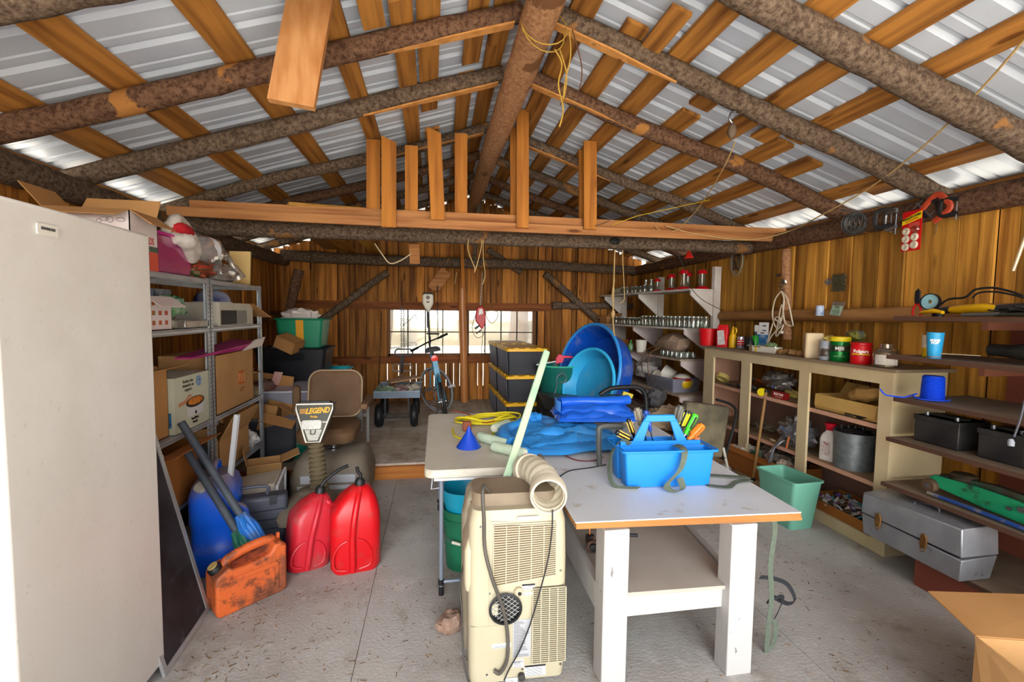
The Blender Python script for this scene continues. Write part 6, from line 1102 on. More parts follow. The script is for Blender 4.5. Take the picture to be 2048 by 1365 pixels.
S('sock_ball', MB().blob((0,0,.05),(.07,.07,.06),.3,4), pl('#a9a6a2',.8), 'grey ball of cloth on the floor beyond the bench corner','cloth',(2.78,3.95,0))
t=T('wire_basket','rusty wire mesh basket on the middle shelf at the far end','basket',cb(1448,Z1,3.0)+V((-.02,0,.0))); q=MB()
for i in range(9): q.tube([(-.10,-.2+i*.05,0),(-.10,-.2+i*.05,.14)],.002,5).tube([(-.1,-.2+i*.05,.0),(.1,-.2+i*.05,0)],.002,5)
for z in (0,.035,.07,.105,.14): q.tube([(-.10,-.2,z),(-.10,.2,z)],.002,5)
for x in(-.05,0,.05,.1): q.tube([(x,-.2,0),(x,.2,0)],.002,5)
q.tube(circ((0,-.1,.07),.09,18,'y'),.003,5,closed=True).tube(circ((.02,.05,.08),.08,18,'y'),.003,5,closed=True)
obj('wire_mesh',q,pl('#5c3f28',.6,'#9a7a28',.8,9),t)
# ======================= things on the brown shelving =======================
t=T('twine_spool','spool of bright blue poly twine with a loose end','twine',(2.92,2.23,1.081)); mbt=mat('blue_twine','#0a3fd0',.5,0,'#0d56f0',3,amt=.5,bump=.3); obj('cone',MB().lathe([(0,0),(.052,0)]+[(.054-.006*i/40,.004+.135*i/40) for i in range(41)]+[(.046,.145),(.02,.146),(0,.146)],32),mbt,t)
q=MB()
for i in range(24): q.tube(circ((0,0,.008+i*.0056),.0545-.00025*i,26),.0034,5,closed=True)
obj('windings',q,mbt,t,smooth=60); obj('loose_end',MB().tube(cr_([(.05,-.06,.01),(-.02,-.08,.01),(-.09,-.02,.008),(-.10,.03,.02),(-.05,.05,.03),(-.12,.06,.008),(-.15,.10,.006),(-.17,.14,.01),(-.175,.17,.04)],6),.0045,7),mbt,t)
for i,(y,w,l) in enumerate(((2.17,.24,'black car battery with corroded terminals at the shelf end'),(1.86,.20,'black battery box in the middle of the battery shelf'),(1.62,.30,'large dusty black battery at the right edge of the photo'))):
    t=T('car_battery',l,'battery',(2.97,y,.826)); mbk=mat('dusty_black_case_%d'%i,'#1d1d1f',.5,0,'#3b3936',7,amt=.7); obj('case',MB().box(-.09,.12,-w/2,w/2,0,.16+.02*(i==2)),mbk,t,bev=.006); z=.16+.02*(i==2)
    obj('lid',MB().box(-.095,.125,-w/2-.005,w/2+.005,z-.03,z),mbk,t,bev=.004); obj('terminal',MB().lathe([(0,z),(.012,z),(.010,z+.02),(0,z+.02)],12,c=(-.05,w/2-.04,0)),M_steel,t); obj('terminal',MB().lathe([(0,z),(.012,z),(.010,z+.02),(0,z+.02)],12,c=(-.05,-w/2+.04,0)),M_steel,t)
    obj('strap',MB().box(-.02,.03,-w/2+.03,w/2-.03,z,z+.012),pl('#3b3935',.6),t)
# floor jack
t=T('floor_jack','green steel trolley jack lying along the shelf, its wheel toward the cabinet','jack',(2.92,1.80,.537)); mjg=mat('greasy_green_enamel','#1f9a68',.4,0,'#1a8458',4,amt=.6); overlay(mjg,9,.58,.7,'#2c2f28',.8)
for x in (-.03,.07): obj('side_plate',MB().prism([(-.38,.0),(-.30,.0),(.10,.02),(.36,.05),(.40,.08),(.36,.115),(.15,.125),(-.0,.12),(-.2,.10),(-.38,.08)],x-.006,x+.006,'yz'),mjg,t,bev=.003)
obj('lift_arm',MB().prism([(-.1,.09),(.2,.09),(.38,.06),(.36,.12),(.1,.15),(-.1,.14)],0,.04,'yz'),pl('#3f3a30',.6,'#1f7a54',.6,9),t,bev=.004)
obj('saddle',MB().lathe([(0,0),(.05,0),(.055,.01),(.045,.02),(.06,.028),(.05,.036),(0,.036)],24,c=(.02,.25,.12)),pl('#3b352c',.6,'#6b5238',.6,12),t)
for y in(.37,): obj('jack_wheel',MB().lathe([(0,-.02),(.035,-.02),(.04,-.01),(.04,.01),(.035,.02),(0,.02)],22,c=(-.05,y,.05),ax=(1,0,0)),pl('#5c4634',.6,'#2f2a24',.6,9),t); obj('axle_nut',MB().lathe([(0,0),(.012,0),(.012,.01),(0,.01)],6,c=(-.07,y,.05),ax=(-1,0,0)),M_steel,t)
obj('pivot_nut',MB().lathe([(0,0),(.016,0),(.016,.014),(0,.014)],6,c=(-.04,-.05,.085),ax=(-1,0,0)).lathe([(0,0),(.01,0),(.01,.01),(0,.01)],12,c=(-.04,.0,.07),ax=(-1,0,0)),M_steel,t); obj('caster',MB().lathe([(0,0),(.03,0),(.03,.02),(.02,.04),(0,.04)],16,c=(-.06,-.3,.0)),M_steel,t)
S('jack_handle', MB().tube([(2.83,2.15,.553),(2.83,1.95,.553)],.010,12).tube([(2.83,1.95,.553),(2.815,1.70,.553)],.0115,12).tube([(2.815,1.70,.553),(2.81,1.53,.553)],.012,12), mat('chipped_blue_bar','#2a4f9a',.4,.2,'#8c8880',5,(1,1,1),1,ramp=(.5,.56)), 'blue and bare steel jack handle bar lying along the shelf edge','bar')
# metal tool box on the bottom shelf
m_al=mat('battered_aluminium','#a9acb2',.42,.55,'#82858a',5,amt=.6,bump=.25,bsc=14); overlay(m_al,10,.66,.72,'#5a5048',.5)
t=T('metal_toolbox','long dented grey metal toolbox with two rusty latches on the bottom shelf','toolbox',(2.81,2.15,.187)); t.scale=(1,.80,.95); 
obj('box_base',MB().add([(-.10,-.34,0),(.10,-.34,0),(.10,.34,0),(-.10,.34,0),(-.115,-.36,.13),(.12,-.355,.14),(.12,.345,.14),(-.115,.345,.14)],[(3,2,1,0),(4,5,6,7),(0,1,5,4),(1,2,6,5),(2,3,7,6),(3,0,4,7)]),m_al,t,bev=.006)
obj('lid',MB().add([(-.118,-.36,.146),(.122,-.36,.146),(.122,.348,.143),(-.118,.348,.143),(-.112,-.345,.30),(.122,-.345,.31),(.122,.345,.30),(-.112,.345,.28)],[(3,2,1,0),(4,5,6,7),(0,1,5,4),(1,2,6,5),(2,3,7,6),(3,0,4,7)]),m_al,t,bev=.006)
obj('lid_gap',MB().box(-.112,.11,-.34,.34,.138,.147),M_black,t)
mrst=pl('#6b4a24',.6,'#8f6a34',.7,20,metal=.4)
for y in(.20,-.13):
    l=obj('latch',MB().prism([(y-.018,.10),(y+.018,.10),(y+.024,.13),(y+.02,.17),(y+.008,.19),(y-.012,.185),(y-.024,.16),(y-.022,.125)],-.128,-.117,'yz'),mrst,t,bev=.003); obj('ring',MB().tube(circ((-.127,y,.095),.014,14,'x'),.0025,5,closed=True),mrst,l)
obj('carry_handle',MB().tube(cr_([(.0,.06,.29),(0,.05,.315),(0,-.09,.325),(0,-.10,.30)],5),.007,8),M_steel,t); q=MB(); 
for y in (-.33,.33): 
    for z in (.03,.11,.17,.27): q.lathe([(0,0),(.004,0),(0,.003)],8,c=(-.117,y,z),ax=(-1,0,0))
obj('rivets',q,M_steel,t)
# top shelf: grinder, cords, cutters
t=T('wire_cutters','red-handled wire stripper standing against the wall on the top shelf','pliers',at(1833,632,X=2.95)); 
obj('jaws',MB().prism([(-.012,.07),(.012,.07),(.018,.10),(.016,.15),(.0,.17),(-.014,.15),(-.016,.10)],-.004,.004,'yz'),M_black,t,bev=.002)
for s,c in ((1,'#c9181c'),(-1,'#c9181c')): obj('handle',MB().tube(cr_([(0,s*.006,.075),(0,s*.020,.05),(0,s*.024,.02),(0,s*.020,0)],5),[.006]*16,8),pl(c,.4),t)
S('tape_disc', MB().lathe([(.012,-.01),(.045,-.01),(.045,.01),(.012,.01),(.012,-.01)],28,ax=(-1,-.2,.1)), pl('#8fbdc4',.4,'#6aa0a8',.5,9), 'light blue roll of tape standing on the top shelf by the red cutters','tape',at(1861,604,X=2.97)+V((0,0,0)))
S('tape_roll', MB().lathe([(.045,-.012),(.05,-.012),(.05,.012),(.045,.012),(.045,-.012)],28,ax=(-1,-.2,.1)), M_black, 'black hoop around the light blue tape roll','hoop',at(1861,604,X=2.965))
S('black_cap', MB().lathe([(0,0),(.03,0),(.028,.02),(.02,.03),(0,.03)],18), M_black, 'small black cap on the far end of the top shelf','cap',(3.05,2.33,1.577))
t=T('angle_drill','yellow and black power drill lying in a heap of cords on the top shelf','drill',(2.93,2.03,1.617),rz=R_(90)); my=pl('#d9a80e',.45,'#b5860c',.5,9); obj('motor_body',MB().tube([(.14,0,0),(.08,0,.0),(-.02,0,.005),(-.08,0,0)],[.022,.032,.034,.026],14,sq=.85),my,t); obj('gear_head',MB().tube([(.14,0,0),(.2,0,-.005)],[.02,.018],12),M_dark,t); obj('rear_grip',MB().tube(cr_([(-.07,0,0),(-.2,-.01,.01),(-.32,0,.0)],4),.024,12),M_dark,t); obj('trigger',MB().box(-.24,-.18,-.035,-.02,-.01,.01),M_black,t); obj('black_label',MB().box(.02,.1,-.042,-.036,-.012,.014),M_black,t)
S('yellow_tool', MB().tube([(0,.06,0),(0,-.01,.01),(0,-.06,0)],[.012,.02,.014],10,sq=.7), my, 'yellow and black tool lying at the far end of the top shelf','tool',(2.86,2.22,1.60),bev=0)
q=MB(); r=random.Random(33)
for j in range(12):
    y0=r.uniform(1.35,1.95); q.tube(cr_([V((2.9+r.uniform(-.08,.2),y0+r.uniform(-.18,.18),1.59+r.uniform(0,.055))) for i in range(8)],5),.0055,6)
S('cord_heap', q, pl('#1c1b19',.6,'#3b3a30',.7,9), 'heap of black power cords and hoses along the top shelf','cords')
S('cable_loop', MB().tube(cr_([at(1868,622,X=2.95),at(1895,600,X=2.95),at(1930,595,X=2.95),at(1950,580,X=2.95),at(1985,576,X=2.95),at(2020,583,X=2.95),at(2045,592,X=2.95)],8),.006,8), M_black, 'thick black cable arching above the heap of cords','cable')
S('cable_loop', MB().tube(cr_([at(1945,596,X=2.93),at(1958,586,X=2.93),at(1990,584,X=2.93),at(2025,590,X=2.93),at(2047,596,X=2.93)],8),.005,8), M_black, 'thinner black cable just under the arching cable','cable')
for i in range(4): S('hand_tool', MB().tube([(0,.07,0),(0,-.08,.004)],[.008,.011],8), pl(['#4a4a48','#2c3028','#6a5a40','#3b3b3f'][i],.5), ['grey rod','dark olive rod','brown rod','dark rod'][i]+' lying on the front edge of the top shelf under the cords','tool',(2.81+.012*i,1.95-.13*i,1.588),rot=(0,0,R_(10-8*i)))
# black boot/flashlight on next shelf
t=T('rubber_boot_tool','long black ribbed rubber tool boot lying on the shelf below the cords','tool',(2.95,1.72,BZ+.067)); pr=[(0,.22),(.032,.22),(.036,.2),(.036,.13),(.04,.10),(.052,.08),(.056,.02)]; ys=[.26,.25,.22,.15,.12,.10,.06,0,-.04]; 
q=MB().tube([(0,.27,0),(0,.26,0),(0,.16,-.002),(0,.12,.0),(0,.06,.0),(0,-.05,0),(0,-.055,0),(0,-.07,0),(0,-.075,0),(0,-.09,0),(0,-.095,0),(0,-.11,0),(0,-.12,0),(0,-.25,-.005),(0,-.4,-.01)],[.02,.032,.034,.044,.052,.054,.062,.062,.054,.064,.064,.056,.06,.052,.04],22); obj('body',q,mat('black_rubber','#1b1c1b',.45,0,'#34352f',8,amt=.6),t); obj('pale_ring',MB().tube(circ((0,.0,0),.0545,24,'y'),.0012,5,closed=True),pl('#b5a595'),t)
S('thin_rod', MB().tube([(2.86,2.16,BZ+.03),(2.9,1.99,BZ+.033)],.0025,6), pl('#d9c9a5',.5), 'thin pale rod beside the black rubber tool','rod')
t=T('extension_cord','grey cord with a plug hanging in front of the batteries','cord',(0,0,0)); obj('cord',MB().tube(cr_([at(2052,790,X=2.74),at(2043,830,X=2.74),at(2035,855,X=2.74),at(2028,874,X=2.74)],6),.0045,7),pl('#4a4e58',.5),t); obj('plug',MB().lathe([(0,0),(.012,0),(.014,.02),(.008,.035),(0,.035)],12,c=at(2022,893,X=2.74),ax=(.1,.15,1)),pl('#8b8f99',.5),t)
S('stone_slab', MB().box(-.04,.04,-.1,.0,0,.22), mat('grey_stone','#8f9490',.8,0,'#73786f',9,amt=.6), 'grey slab standing on the bottom shelf at the right edge of the photo','slab',(2.84,1.60,.187),bev=.008)
# ---- big open carton bottom right
t=T('moving_carton','open brown moving carton at the bottom right, near flap folded out','box',(0,0,0)); P0=V((2.03,1.33,.36)); 
P_=[V((2.03,1.34,0)),V((2.62,1.18,0)),V((2.50,.70,0)),V((1.90,.86,0))]; q=MB()
for i in range(4):
    a,b=P_[i],P_[(i+1)%4]; n_=(b-a).normalized().cross(V((0,0,1)))*.005; q.add([a,b,b+V((0,0,.36)),a+V((0,0,.36)),a+n_,b+n_,b+n_+V((0,0,.36)),a+n_+V((0,0,.36))],[(3,2,1,0),(4,5,6,7),(0,1,5,4),(1,2,6,5),(2,3,7,6),(3,0,4,7)])
obj('carton_body',q,M_card2,t,smooth=0)
def flap(a,b,c,d): 
    q=MB(); a,b,c,d=map(V,(a,b,c,d)); n_=(b-a).cross(c-b).normalized()*.004; q.add([a,b,c,d,a+n_,b+n_,c+n_,d+n_],[(3,2,1,0),(4,5,6,7),(0,1,5,4),(1,2,6,5),(2,3,7,6),(3,0,4,7)]); return q
up=V((0,0,.36)); obj('flap',flap(P_[0]+up,P_[1]+up,P_[1]+V((.16,.26,.38)),P_[0]+V((.10,.25,.37))),M_card,t,smooth=0)
obj('flap',flap(P_[3]+up,P_[0]+up,P_[0]+V((-.10,-.10,.24)),P_[3]+V((-.12,-.02,.24))),M_card2,t,smooth=0)
text('U-HAUL',.07,pl('#7a5a3a'),t,face_(P_[0]*.55+P_[3]*.45+V((-.075,-.03,.285)),(.13,.48,0),(.27,-.07,.62)),sx=.7)
q=MB(); 
for i in range(3): q.bar(P_[0]*.8+P_[3]*.2+V((-.032-.018*i,-.012,.315-.035*i)),P_[0]*.3+P_[3]*.7+V((-.032-.018*i,-.012,.315-.035*i)),.003,.003)
obj('printed_lines',q,pl('#7a5a3a'),t)
# ======================= hung on the right wall =======================
wx = XR-.10
t=T('wire_coil','ball-shaped coil of grey fence wire hung on the right wall log','wire',at(1710,447,X=wx-.06)); q=MB(); r=random.Random(3)
for i in range(34):
    a=r.uniform(-.5,.5); b=r.uniform(-.35,.35); R=.078+r.uniform(-.012,.004); M=Euler((a,b,r.uniform(0,3))).to_matrix(); q.tube([M@V((math.cos(u*.35)*R,math.sin(u*.35)*R,(.03*math.sin(i)))) if 0 else V(M@V((.045*math.sin(i*1.7),math.cos(u*.35)*R,math.sin(u*.35)*R))) for u in range(18)],.0016,4,closed=True)
obj('wire_loops',q,pl('#6b6f70',.4,'#4a4c4c',.6,9,metal=.6),t)
S('hook_nail', MB().tube([(wx,0,0),(wx-.14,0,.01)],.004,6), M_steel, 'nail holding the ball-shaped coil of wire','nail',(0,at(1710,447,X=wx).y,at(1705,425,X=wx).z))
def cclamp(label,px,py,m,s,rot):
    t=T('c_clamp',label,'clamp',at(px,py,X=wx-.05),rot=rot); obj('clamp_frame',MB().tube(cr_([(0,-.05*s,.05*s),(0,.04*s,.055*s),(0,.055*s,0),(0,.04*s,-.055*s),(0,-.05*s,-.05*s)],5),.010*s,8,sq=1.6),m,t); obj('screw',MB().tube([(0,-.045*s,-.10*s),(0,-.045*s,.03*s)],.005*s,8),M_steel,t); obj('tee_bar',MB().tube([(0,-.075*s,-.09*s),(0,-.015*s,-.09*s)],.003*s,6),M_steel,t); return t
cclamp('dark round-backed clamp hung between the wire coil and the red card',1768,437,M_dark,1.1,(0,0,R_(10)))
cclamp('slim steel clamp with long screws hung just left of the red card',1782,440,M_steel,1.1,(0,0,R_(-15)))
cclamp('orange red clamp hung right of the red card',1872,416,pl('#b8452a',.5,'#8f3420',.5,9),1.25,(R_(140),0,0))
cclamp('black clamp hung behind the orange red one at its left',1860,418,M_black,.8,(R_(60),0,0)); cclamp('black clamp hung at the right of the orange red one',1898,414,M_black,.9,(R_(0),0,R_(10)))
p=at(1823,462,X=wx-.10); t=T('blister_pack','red and yellow card of round white tablets hung on the wall log','card',p,rz=R_(-4)); w,h=.135,.27
obj('card',MB().box(-.002,.002,-w/2,w/2,-h/2,h/2),pl('#cf1216',.4),t); obj('yellow_banner',MB().prism([(-w/2,.075),(w/2,.045),(w/2,.085),(-w/2,.125)],-.0035,-.002,'yz'),pl('#e8d314',.4),t)
text('MOSQUITO DUNKS',.0185,M_black,t,face_((-.0042,0,.092),(0,-1,.23),(0,.23,1)),sx=.78,bold=.0006); text('KILLS MOSQUITOES',.0115,pl('#c01a14'),t,face_((-.0042,-.0,.073),(0,-1,.23),(0,.23,1)),sx=.85)
q=MB()
for i in range(4): q.box(-.0028,-.002,-.055,.02,.028+i*.007,.031+i*.007)
obj('fine_print',q,pl('#d97a6c'),t,smooth=0)
for i,(y,z) in enumerate(((.033,.0),(-.028,.008),(.033,-.052),(-.028,-.045),(.033,-.105),(-.028,-.098))):
    if i==1: obj('empty_blister',MB().lathe([(0,.012),(.02,.011),(.027,.0),(.03,0)],22,c=(-.002,y,z),ax=(-1,0,0)),clear('blister','#f0b5b0',.3,.05,.2,'#d9605c'),t); continue
    d=obj('tablet',MB().lathe([(.006,.006),(.008,.011),(.02,.012),(.025,.008),(.026,.0),(.006,0)],24,c=(-.002,y,z),ax=(-1,0,0)),pl('#d6cdb8',.5,'#b9b09a',.5,40),t)
t=T('hose_coil','clear tubing and a black cord hung in a loop on the right wall','hose',at(1477,500,X=XR-.06)); 
for j in range(3): obj('clear_tube',MB().tube(circ((-.01*j,0,-.13),.085+.006*j,26,'x',ry=.14+.008*j),.0045,6,closed=True),clear('tube_plastic','#e6e6e0',.5,.1,.5,'#c9c6ba') if j==0 else kids(t)[0].data.materials[0],t)
obj('black_cord',MB().tube(cr_([(-.02,.03,0),(-.02,.05,-.1),(-.02,.04,-.22),(-.02,-.02,-.14),(-.02,-.02,-.02),(-.02,.01,.01),(-.02,-.05,-.1),(-.02,-.03,-.23),(-.02,.03,-.12)],6),.006,7),M_black,t)
t=T('spring_cluster','bundle of shiny springs and hooks hanging on the bark post','springs',at(1573,565,X=XR-.14)); t.scale=(1.5,1.5,1.5); r=random.Random(2)
for i in range(4):
    a=r.uniform(0,6.28); d=V((0,math.cos(a)*.035,math.sin(a)*.03)); q=MB(); q.tube([d*(.3+k/50)+V((.009*math.cos(k*1.6),.009*math.sin(k*1.6)*.5,.009*math.sin(k*1.6))) for k in range(40)],.0018,5); q.tube(circ(d*1.5+V((0,.0,-.02)),.013,12,'x'),.002,5,closed=True); obj('spring',q,M_chrome,t)
S('spring', MB().tube([V((0,-.03+k*.0015,0))+V((0.012*math.cos(k*1.5),0,.012*math.sin(k*1.5))) for k in range(40)],.0016,5), M_steel, 'grey coil spring on the wall left of the shiny bundle','spring',at(1556,551,X=XR-.04))
t=T('cord_bundle','hank of white cord hanging below the springs to the cabinet','cord',(0,0,0)); X0=3.18
pp=[(1562,583),(1550,600),(1545,630),(1552,655),(1563,640),(1568,600),(1562,583),(1575,600),(1584,640),(1585,652),(1570,645),(1564,610),(1556,645),(1552,672),(1560,665),(1566,650),(1545,670),(1535,685),(1548,640)]
obj('cord',MB().tube(cr_([at(x,y,X=X0-.01*(i%3)) for i,(x,y) in enumerate(pp)],7),.0062,8),pl('#d9ceb5',.7,'#c4b596',.5,9),t)
obj('knot',MB().tube(cr_([at(x,y,X=X0-.03) for x,y in ((1548,640),(1560,642),(1558,634),(1550,638),(1562,648))],5),.006,8),pl('#d9ceb5',.7),t); obj('plug',MB().box(-.012,.012,-.02,.02,-.012,.012),pl('#e0d8c4',.5),t,bev=.004,loc=at(1562,665,X=X0-.03))
# chicken wire
t=T('chicken_wire','small torn piece of dark green chicken wire pinned on the wall','wire mesh',at(1680,563,X=XR-.03)); t.scale=(1,1.15,1.1); q=MB(); r=random.Random(12)
for i in range(13):
    for j in range(12):
        y=-.055+i*.009; z=-.075+j*.011+(i%2)*.005
        if z>.05+.01*r.random() : continue
        q.bar((r.uniform(-.02,0),y,z),(r.uniform(-.02,0),y+.009,z+.006),.0032,.0032).bar((-.005,y,z),(-.01,y+.009,z-.006),.0032,.0032)
obj('mesh_panel',q,pl('#2f3c2c',.6,'#4a5a48',.6,30),t,smooth=0); q=MB()
for i in range(60): 
    a=r.uniform(0,6.28); b=r.uniform(0,6.28); q.bar((-.01,.09+.04*math.cos(a)*r.random(),.0+.035*math.sin(a)*r.random()),(-.02,.09+.04*math.cos(b)*r.random(),.0+.035*math.sin(b)*r.random()),.0016,.0016)
obj('grey_tangle',q,pl('#6a6c70',.5),t,smooth=0)
S('plastic_tube', MB().tube([at(2052,470,X=2.9),at(2026,542,X=2.9)],.009,12), clear('frosted_tube','#e6dcc0',.4,.1,.55,'#c9b58c'), 'slanting pale plastic tube at the upper right edge of the photo','tube')
S('wall_hook', MB().tube(cr_([at(1868,470,X=XR-.04),at(1872,462,X=XR-.06),at(1873,445,X=XR-.06),at(1869,440,X=XR-.04)],4),.002,5), M_steel, 'thin wire hook on the boards below the orange red clamp','hook')
# ======================= back of the shed =======================
mbin=mat('black_tote_plastic','#24262c',.55,0,'#30323a',6,amt=.6); mlid=pl('#e0aa10',.4,'#cf9a0c',.5,6)
def ybin():
    t=T('storage_tote','black storage tote with a yellow lid','tote',(0,0,0)); w,d,h=.50,.74,.30
    o=lambda k,z:[V((x*k,y*k,z)) for x,y in rrect(w,d,.03,3)]; b=obj('tub',MB().loft([o(.9,0),o(.97,h)]),mbin,t)
    q=MB()
    for i in range(6):
        y=-.30+i*.12; q.add([(-w*.45-.001,y,.01),(-w*.45-.001,y+.05,.01),(-w*.485-.004,y+.05,h-.02),(-w*.485-.004,y,h-.02),(-w*.45+.006,y,.01),(-w*.45+.006,y+.05,.01),(-w*.485+.006,y+.05,h-.02),(-w*.485+.006,y,h-.02)],[(0,1,2,3),(7,6,5,4),(0,4,5,1),(1,5,6,2),(2,6,7,3),(3,7,4,0)])
    obj('side_ribs',q,pl('#7d8594',.5),t,smooth=0)  # grey ribs on a black tub: the lit side's tone put into colour
    l=obj('lid',MB().loft([o(1.02,h-.015),o(1.04,h-.01),o(1.04,h+.022),o(.98,h+.028)]),mlid,t)
    q=MB(); 
    for x in(-.14,0,.14): q.box(x-.03,x+.03,-d*.51,-d*.47,h+.02,h+.034)
    for y in(-.22,0,.22): q.box(-w*.52,-w*.48,y-.04,y+.04,h+.02,h+.034)
    obj('lid_lugs',q,mlid,l,bev=.003); obj('lid_recess',MB().box(-.19,.19,-.3,.3,h+.022,h+.031),pl('#c9960e',.5),l,bev=.004); return t
b0=ybin(); b0.location=(1.09,5.78,PZ); b0.rotation_euler=(0,0,R_(2)); b0['label']='bottom tote of the nearer black and yellow stack'; b0['group']='black totes with yellow lids'
for z,l in ((.336,'middle tote of the nearer black and yellow stack'),(.672,'top tote of the nearer black and yellow stack, its lid in view')): dup(b0,(1.09+.005*z,5.78-.01,PZ+z),rz=R_(2),label=l)
for z,l in ((0,'bottom tote of the farther black and yellow stack'),(.336,'middle tote of the farther black and yellow stack'),(.672,'top tote of the farther stack, set slightly left')): dup(b0,(1.07,6.58,PZ+z),rz=R_(1),label=l)
# pools
mp1=mat('royal_blue_pool_plastic','#1155c4',.35,0,'#0d49b0',3,amt=.5); overlay(mp1,6,.56,.72,'#7b7f86',.55); mp2=mat('sky_blue_pool_plastic','#2590c8',.35,0,'#37aee0',2,amt=.7); overlay(mp2,5,.58,.75,'#8fa9ad',.5)
def pool(label,c,ax,r,h,m,mr,spin=0):
    t=T('wading_pool',label,'pool',c); ax=V(ax).normalized()
    obj('pool_shell',MB().lathe([(0,0),(r*.80,0),(r*.84,.02),(r*.90,h*.6),(r*.97,h-.03),(r,h-.01),(r,h),(r*.96,h),(r*.88,h*.6),(r*.81,.02),(0,.008)],48,ax=ax),m,t); R=ax.to_track_quat('Z','Y').to_matrix()
    obj('rim',MB().tube([R@V((r*math.cos(a*.1309),r*math.sin(a*.1309),h)) for a in range(48)],.018,8,closed=True),mr,t)
    q=MB(); rr=random.Random(4)
    for k in range(7):
        a0=k*.9; q.tube(cr_([R@V((r*(.35+.08*i)*math.cos(a0+.12*math.sin(i*2+k)),r*(.35+.08*i)*math.sin(a0+.12*math.sin(i*2+k)),.012)) for i in range(6)],4),.004,5)
    obj('wave_relief',q,mr,t); return t
pool('large royal blue plastic wading pool leaning on its side behind the tarps',at(1172,742,Y=4.9)+V((.95,.31,-.2))*.29,(-.95,-.31,.2),.54,.28,mp1,pl('#2f8ad6',.35))
pool('smaller sky blue plastic wading pool leaning inside the large one',at(1174,768,Y=4.72)+V((.90,.38,-.25))*.15,(-.90,-.38,.25),.39,.15,mp2,pl('#35b3e6',.3))
# green tub, wheelbarrow parts, red clamp
t=T('garden_tub','dark green round tub behind the black and yellow totes','tub',(1.48,5.3,.62)); obj('tub_body',MB().cup(.22,.27,.33,.006,34),pl('#0d5c52',.35,'#0f7a70',.6,4),t); obj('rim',MB().tube(circ((0,0,.33),.275,34),.010,7,closed=True),pl('#3fae8f',.35),t)
S('stand_crate', MB().box(-.25,.25,-.2,.2,0,.48), pl('#2a2624',.8), 'dark crate on the platform carrying the green tub','crate',(1.48,5.35,PZ))
t=T('cart_handle','grey bent tube handle with a round loop beside the green tub','handle',(0,0,0)); obj('tube_handle',MB().tube(cr_([at(1105,800,Y=4.9),at(1113,775,Y=4.9),at(1114,755,Y=4.9),at(1125,748,Y=4.9),at(1133,755,Y=4.9),at(1128,766,Y=4.9),at(1118,765,Y=4.9)],6),.007,8),pl('#5a6470',.4,metal=.3),t)
S('wheelbarrow_tray', MB().loft([ring(.40,.5,.06,0),ring(.56,.70,.1,.16)]), pl('#2a2c30',.4,'#4a4d54',.5,5), 'black wheelbarrow tray between the green tub and the tarps','wheelbarrow',(1.42,4.65,.50),rot=(R_(0),R_(8),R_(12)))
S('wheelbarrow_stand', MB().box(-.2,.2,-.2,.2,0,.36), M_dark, 'dark crate under the wheelbarrow tray','crate',(1.42,4.68,PZ))
t=T('bar_clamp','pink-red ratchet bar clamp behind the green stick','clamp',(0,0,0)); obj('bar',MB().bar(at(1072,730,Y=5.1),at(1118,722,Y=5.1),.024,.012),M_steel,t); obj('clamp_head',MB().prism([(-.03,-.03),(.03,-.02),(.045,.02),(.12,.02),(.12,.035),(.04,.04),(.0,.055),(-.03,.02)],-.012,.012,'xz'),pl('#c22a48',.4),t,bev=.004,loc=at(1118,721,Y=5.1)); kids(t)[-1].scale=(1.35,1.35,1.35)
# ---- wagon ----
t=T('garden_wagon','small flatbed wagon of scraps on the platform','wagon',(-.465,5.72,PZ)); mwg=pl('#6d7c8c',.5,'#4c5864',.6,6)
q=MB().box(-.27,.27,0,.75,.36,.372).box(-.28,-.265,0,.75,.36,.44).box(.265,.28,0,.75,.36,.44).box(-.28,.28,-.01,.005,.36,.44).box(-.28,.28,.745,.76,.36,.44); obj('bed',q,mwg,t,smooth=0); obj('bed_rim',MB().tube([(-.27,0,.44),(.27,0,.44),(.27,.75,.44),(-.27,.75,.44)],.009,6,closed=True),pl('#9db0c2',.4),t)
for x in(-.21,.21):
    for y in(.0,.62): w_=obj('wheel',MB().lathe([(.04,-.04),(.12,-.045),(.14,-.03),(.148,0),(.14,.03),(.12,.045),(.04,.04),(.04,-.04)],26,c=(x,y,.148),ax=(1,0,0)),M_black,t)
obj('axle',MB().tube([(-.21,0,.16),(.21,0,.16)],.010,8).tube([(-.21,0,.12),(.21,0,.12)],.008,8),M_dark,t); obj('bracket',MB().box(-.15,-.13,-.01,.03,.14,.36).box(.13,.15,-.01,.03,.14,.36),M_dark,t)
obj('pull_handle',MB().tube([(-.02,.76,.3),(-.0,.95,.62),(.02,1.0,.80)],.010,8),M_dark,t); obj('handle_loop',MB().tube([V((0.02+x,1.0,.84+z)) for x,z in rrect(.25,.09,.044,4)],.011,8,closed=True),pl('#6b6e72',.35,metal=.5),t)
r=random.Random(8)
for i,(c,l) in enumerate((('#6f8f6a','crumpled green sack'),('#8a6a6a','pinkish sack'),('#a9a08c','grey bag of scraps'))): S('sack',MB().blob((0,0,.05),(.13,.12,.05),.5,80+i,18,10,4,flat=-.045),pl(c,.8,'#c9c9c0',.7,20),l+' lying in the wagon','sack',(-.62+.16*i,5.95+.08*i,PZ+.373))
for i,(a,b,l) in enumerate((((-.68,5.85,.50),(-.42,6.25,.72),'weathered board slanting up out of the wagon'),((-.66,5.8,.50),(-.3,6.15,.62),'dark board lying across the wagon'),((-.60,6.0,.66),(-.22,6.2,.70),'pale plywood offcut balanced on top of the wagon boards'))):
    S('scrap_board',MB().bar(a,b,.09 if i<2 else .2,.014),pl(['#7a5a40','#5c4636','#a98462'][i],.8),l,'board',smooth=0)
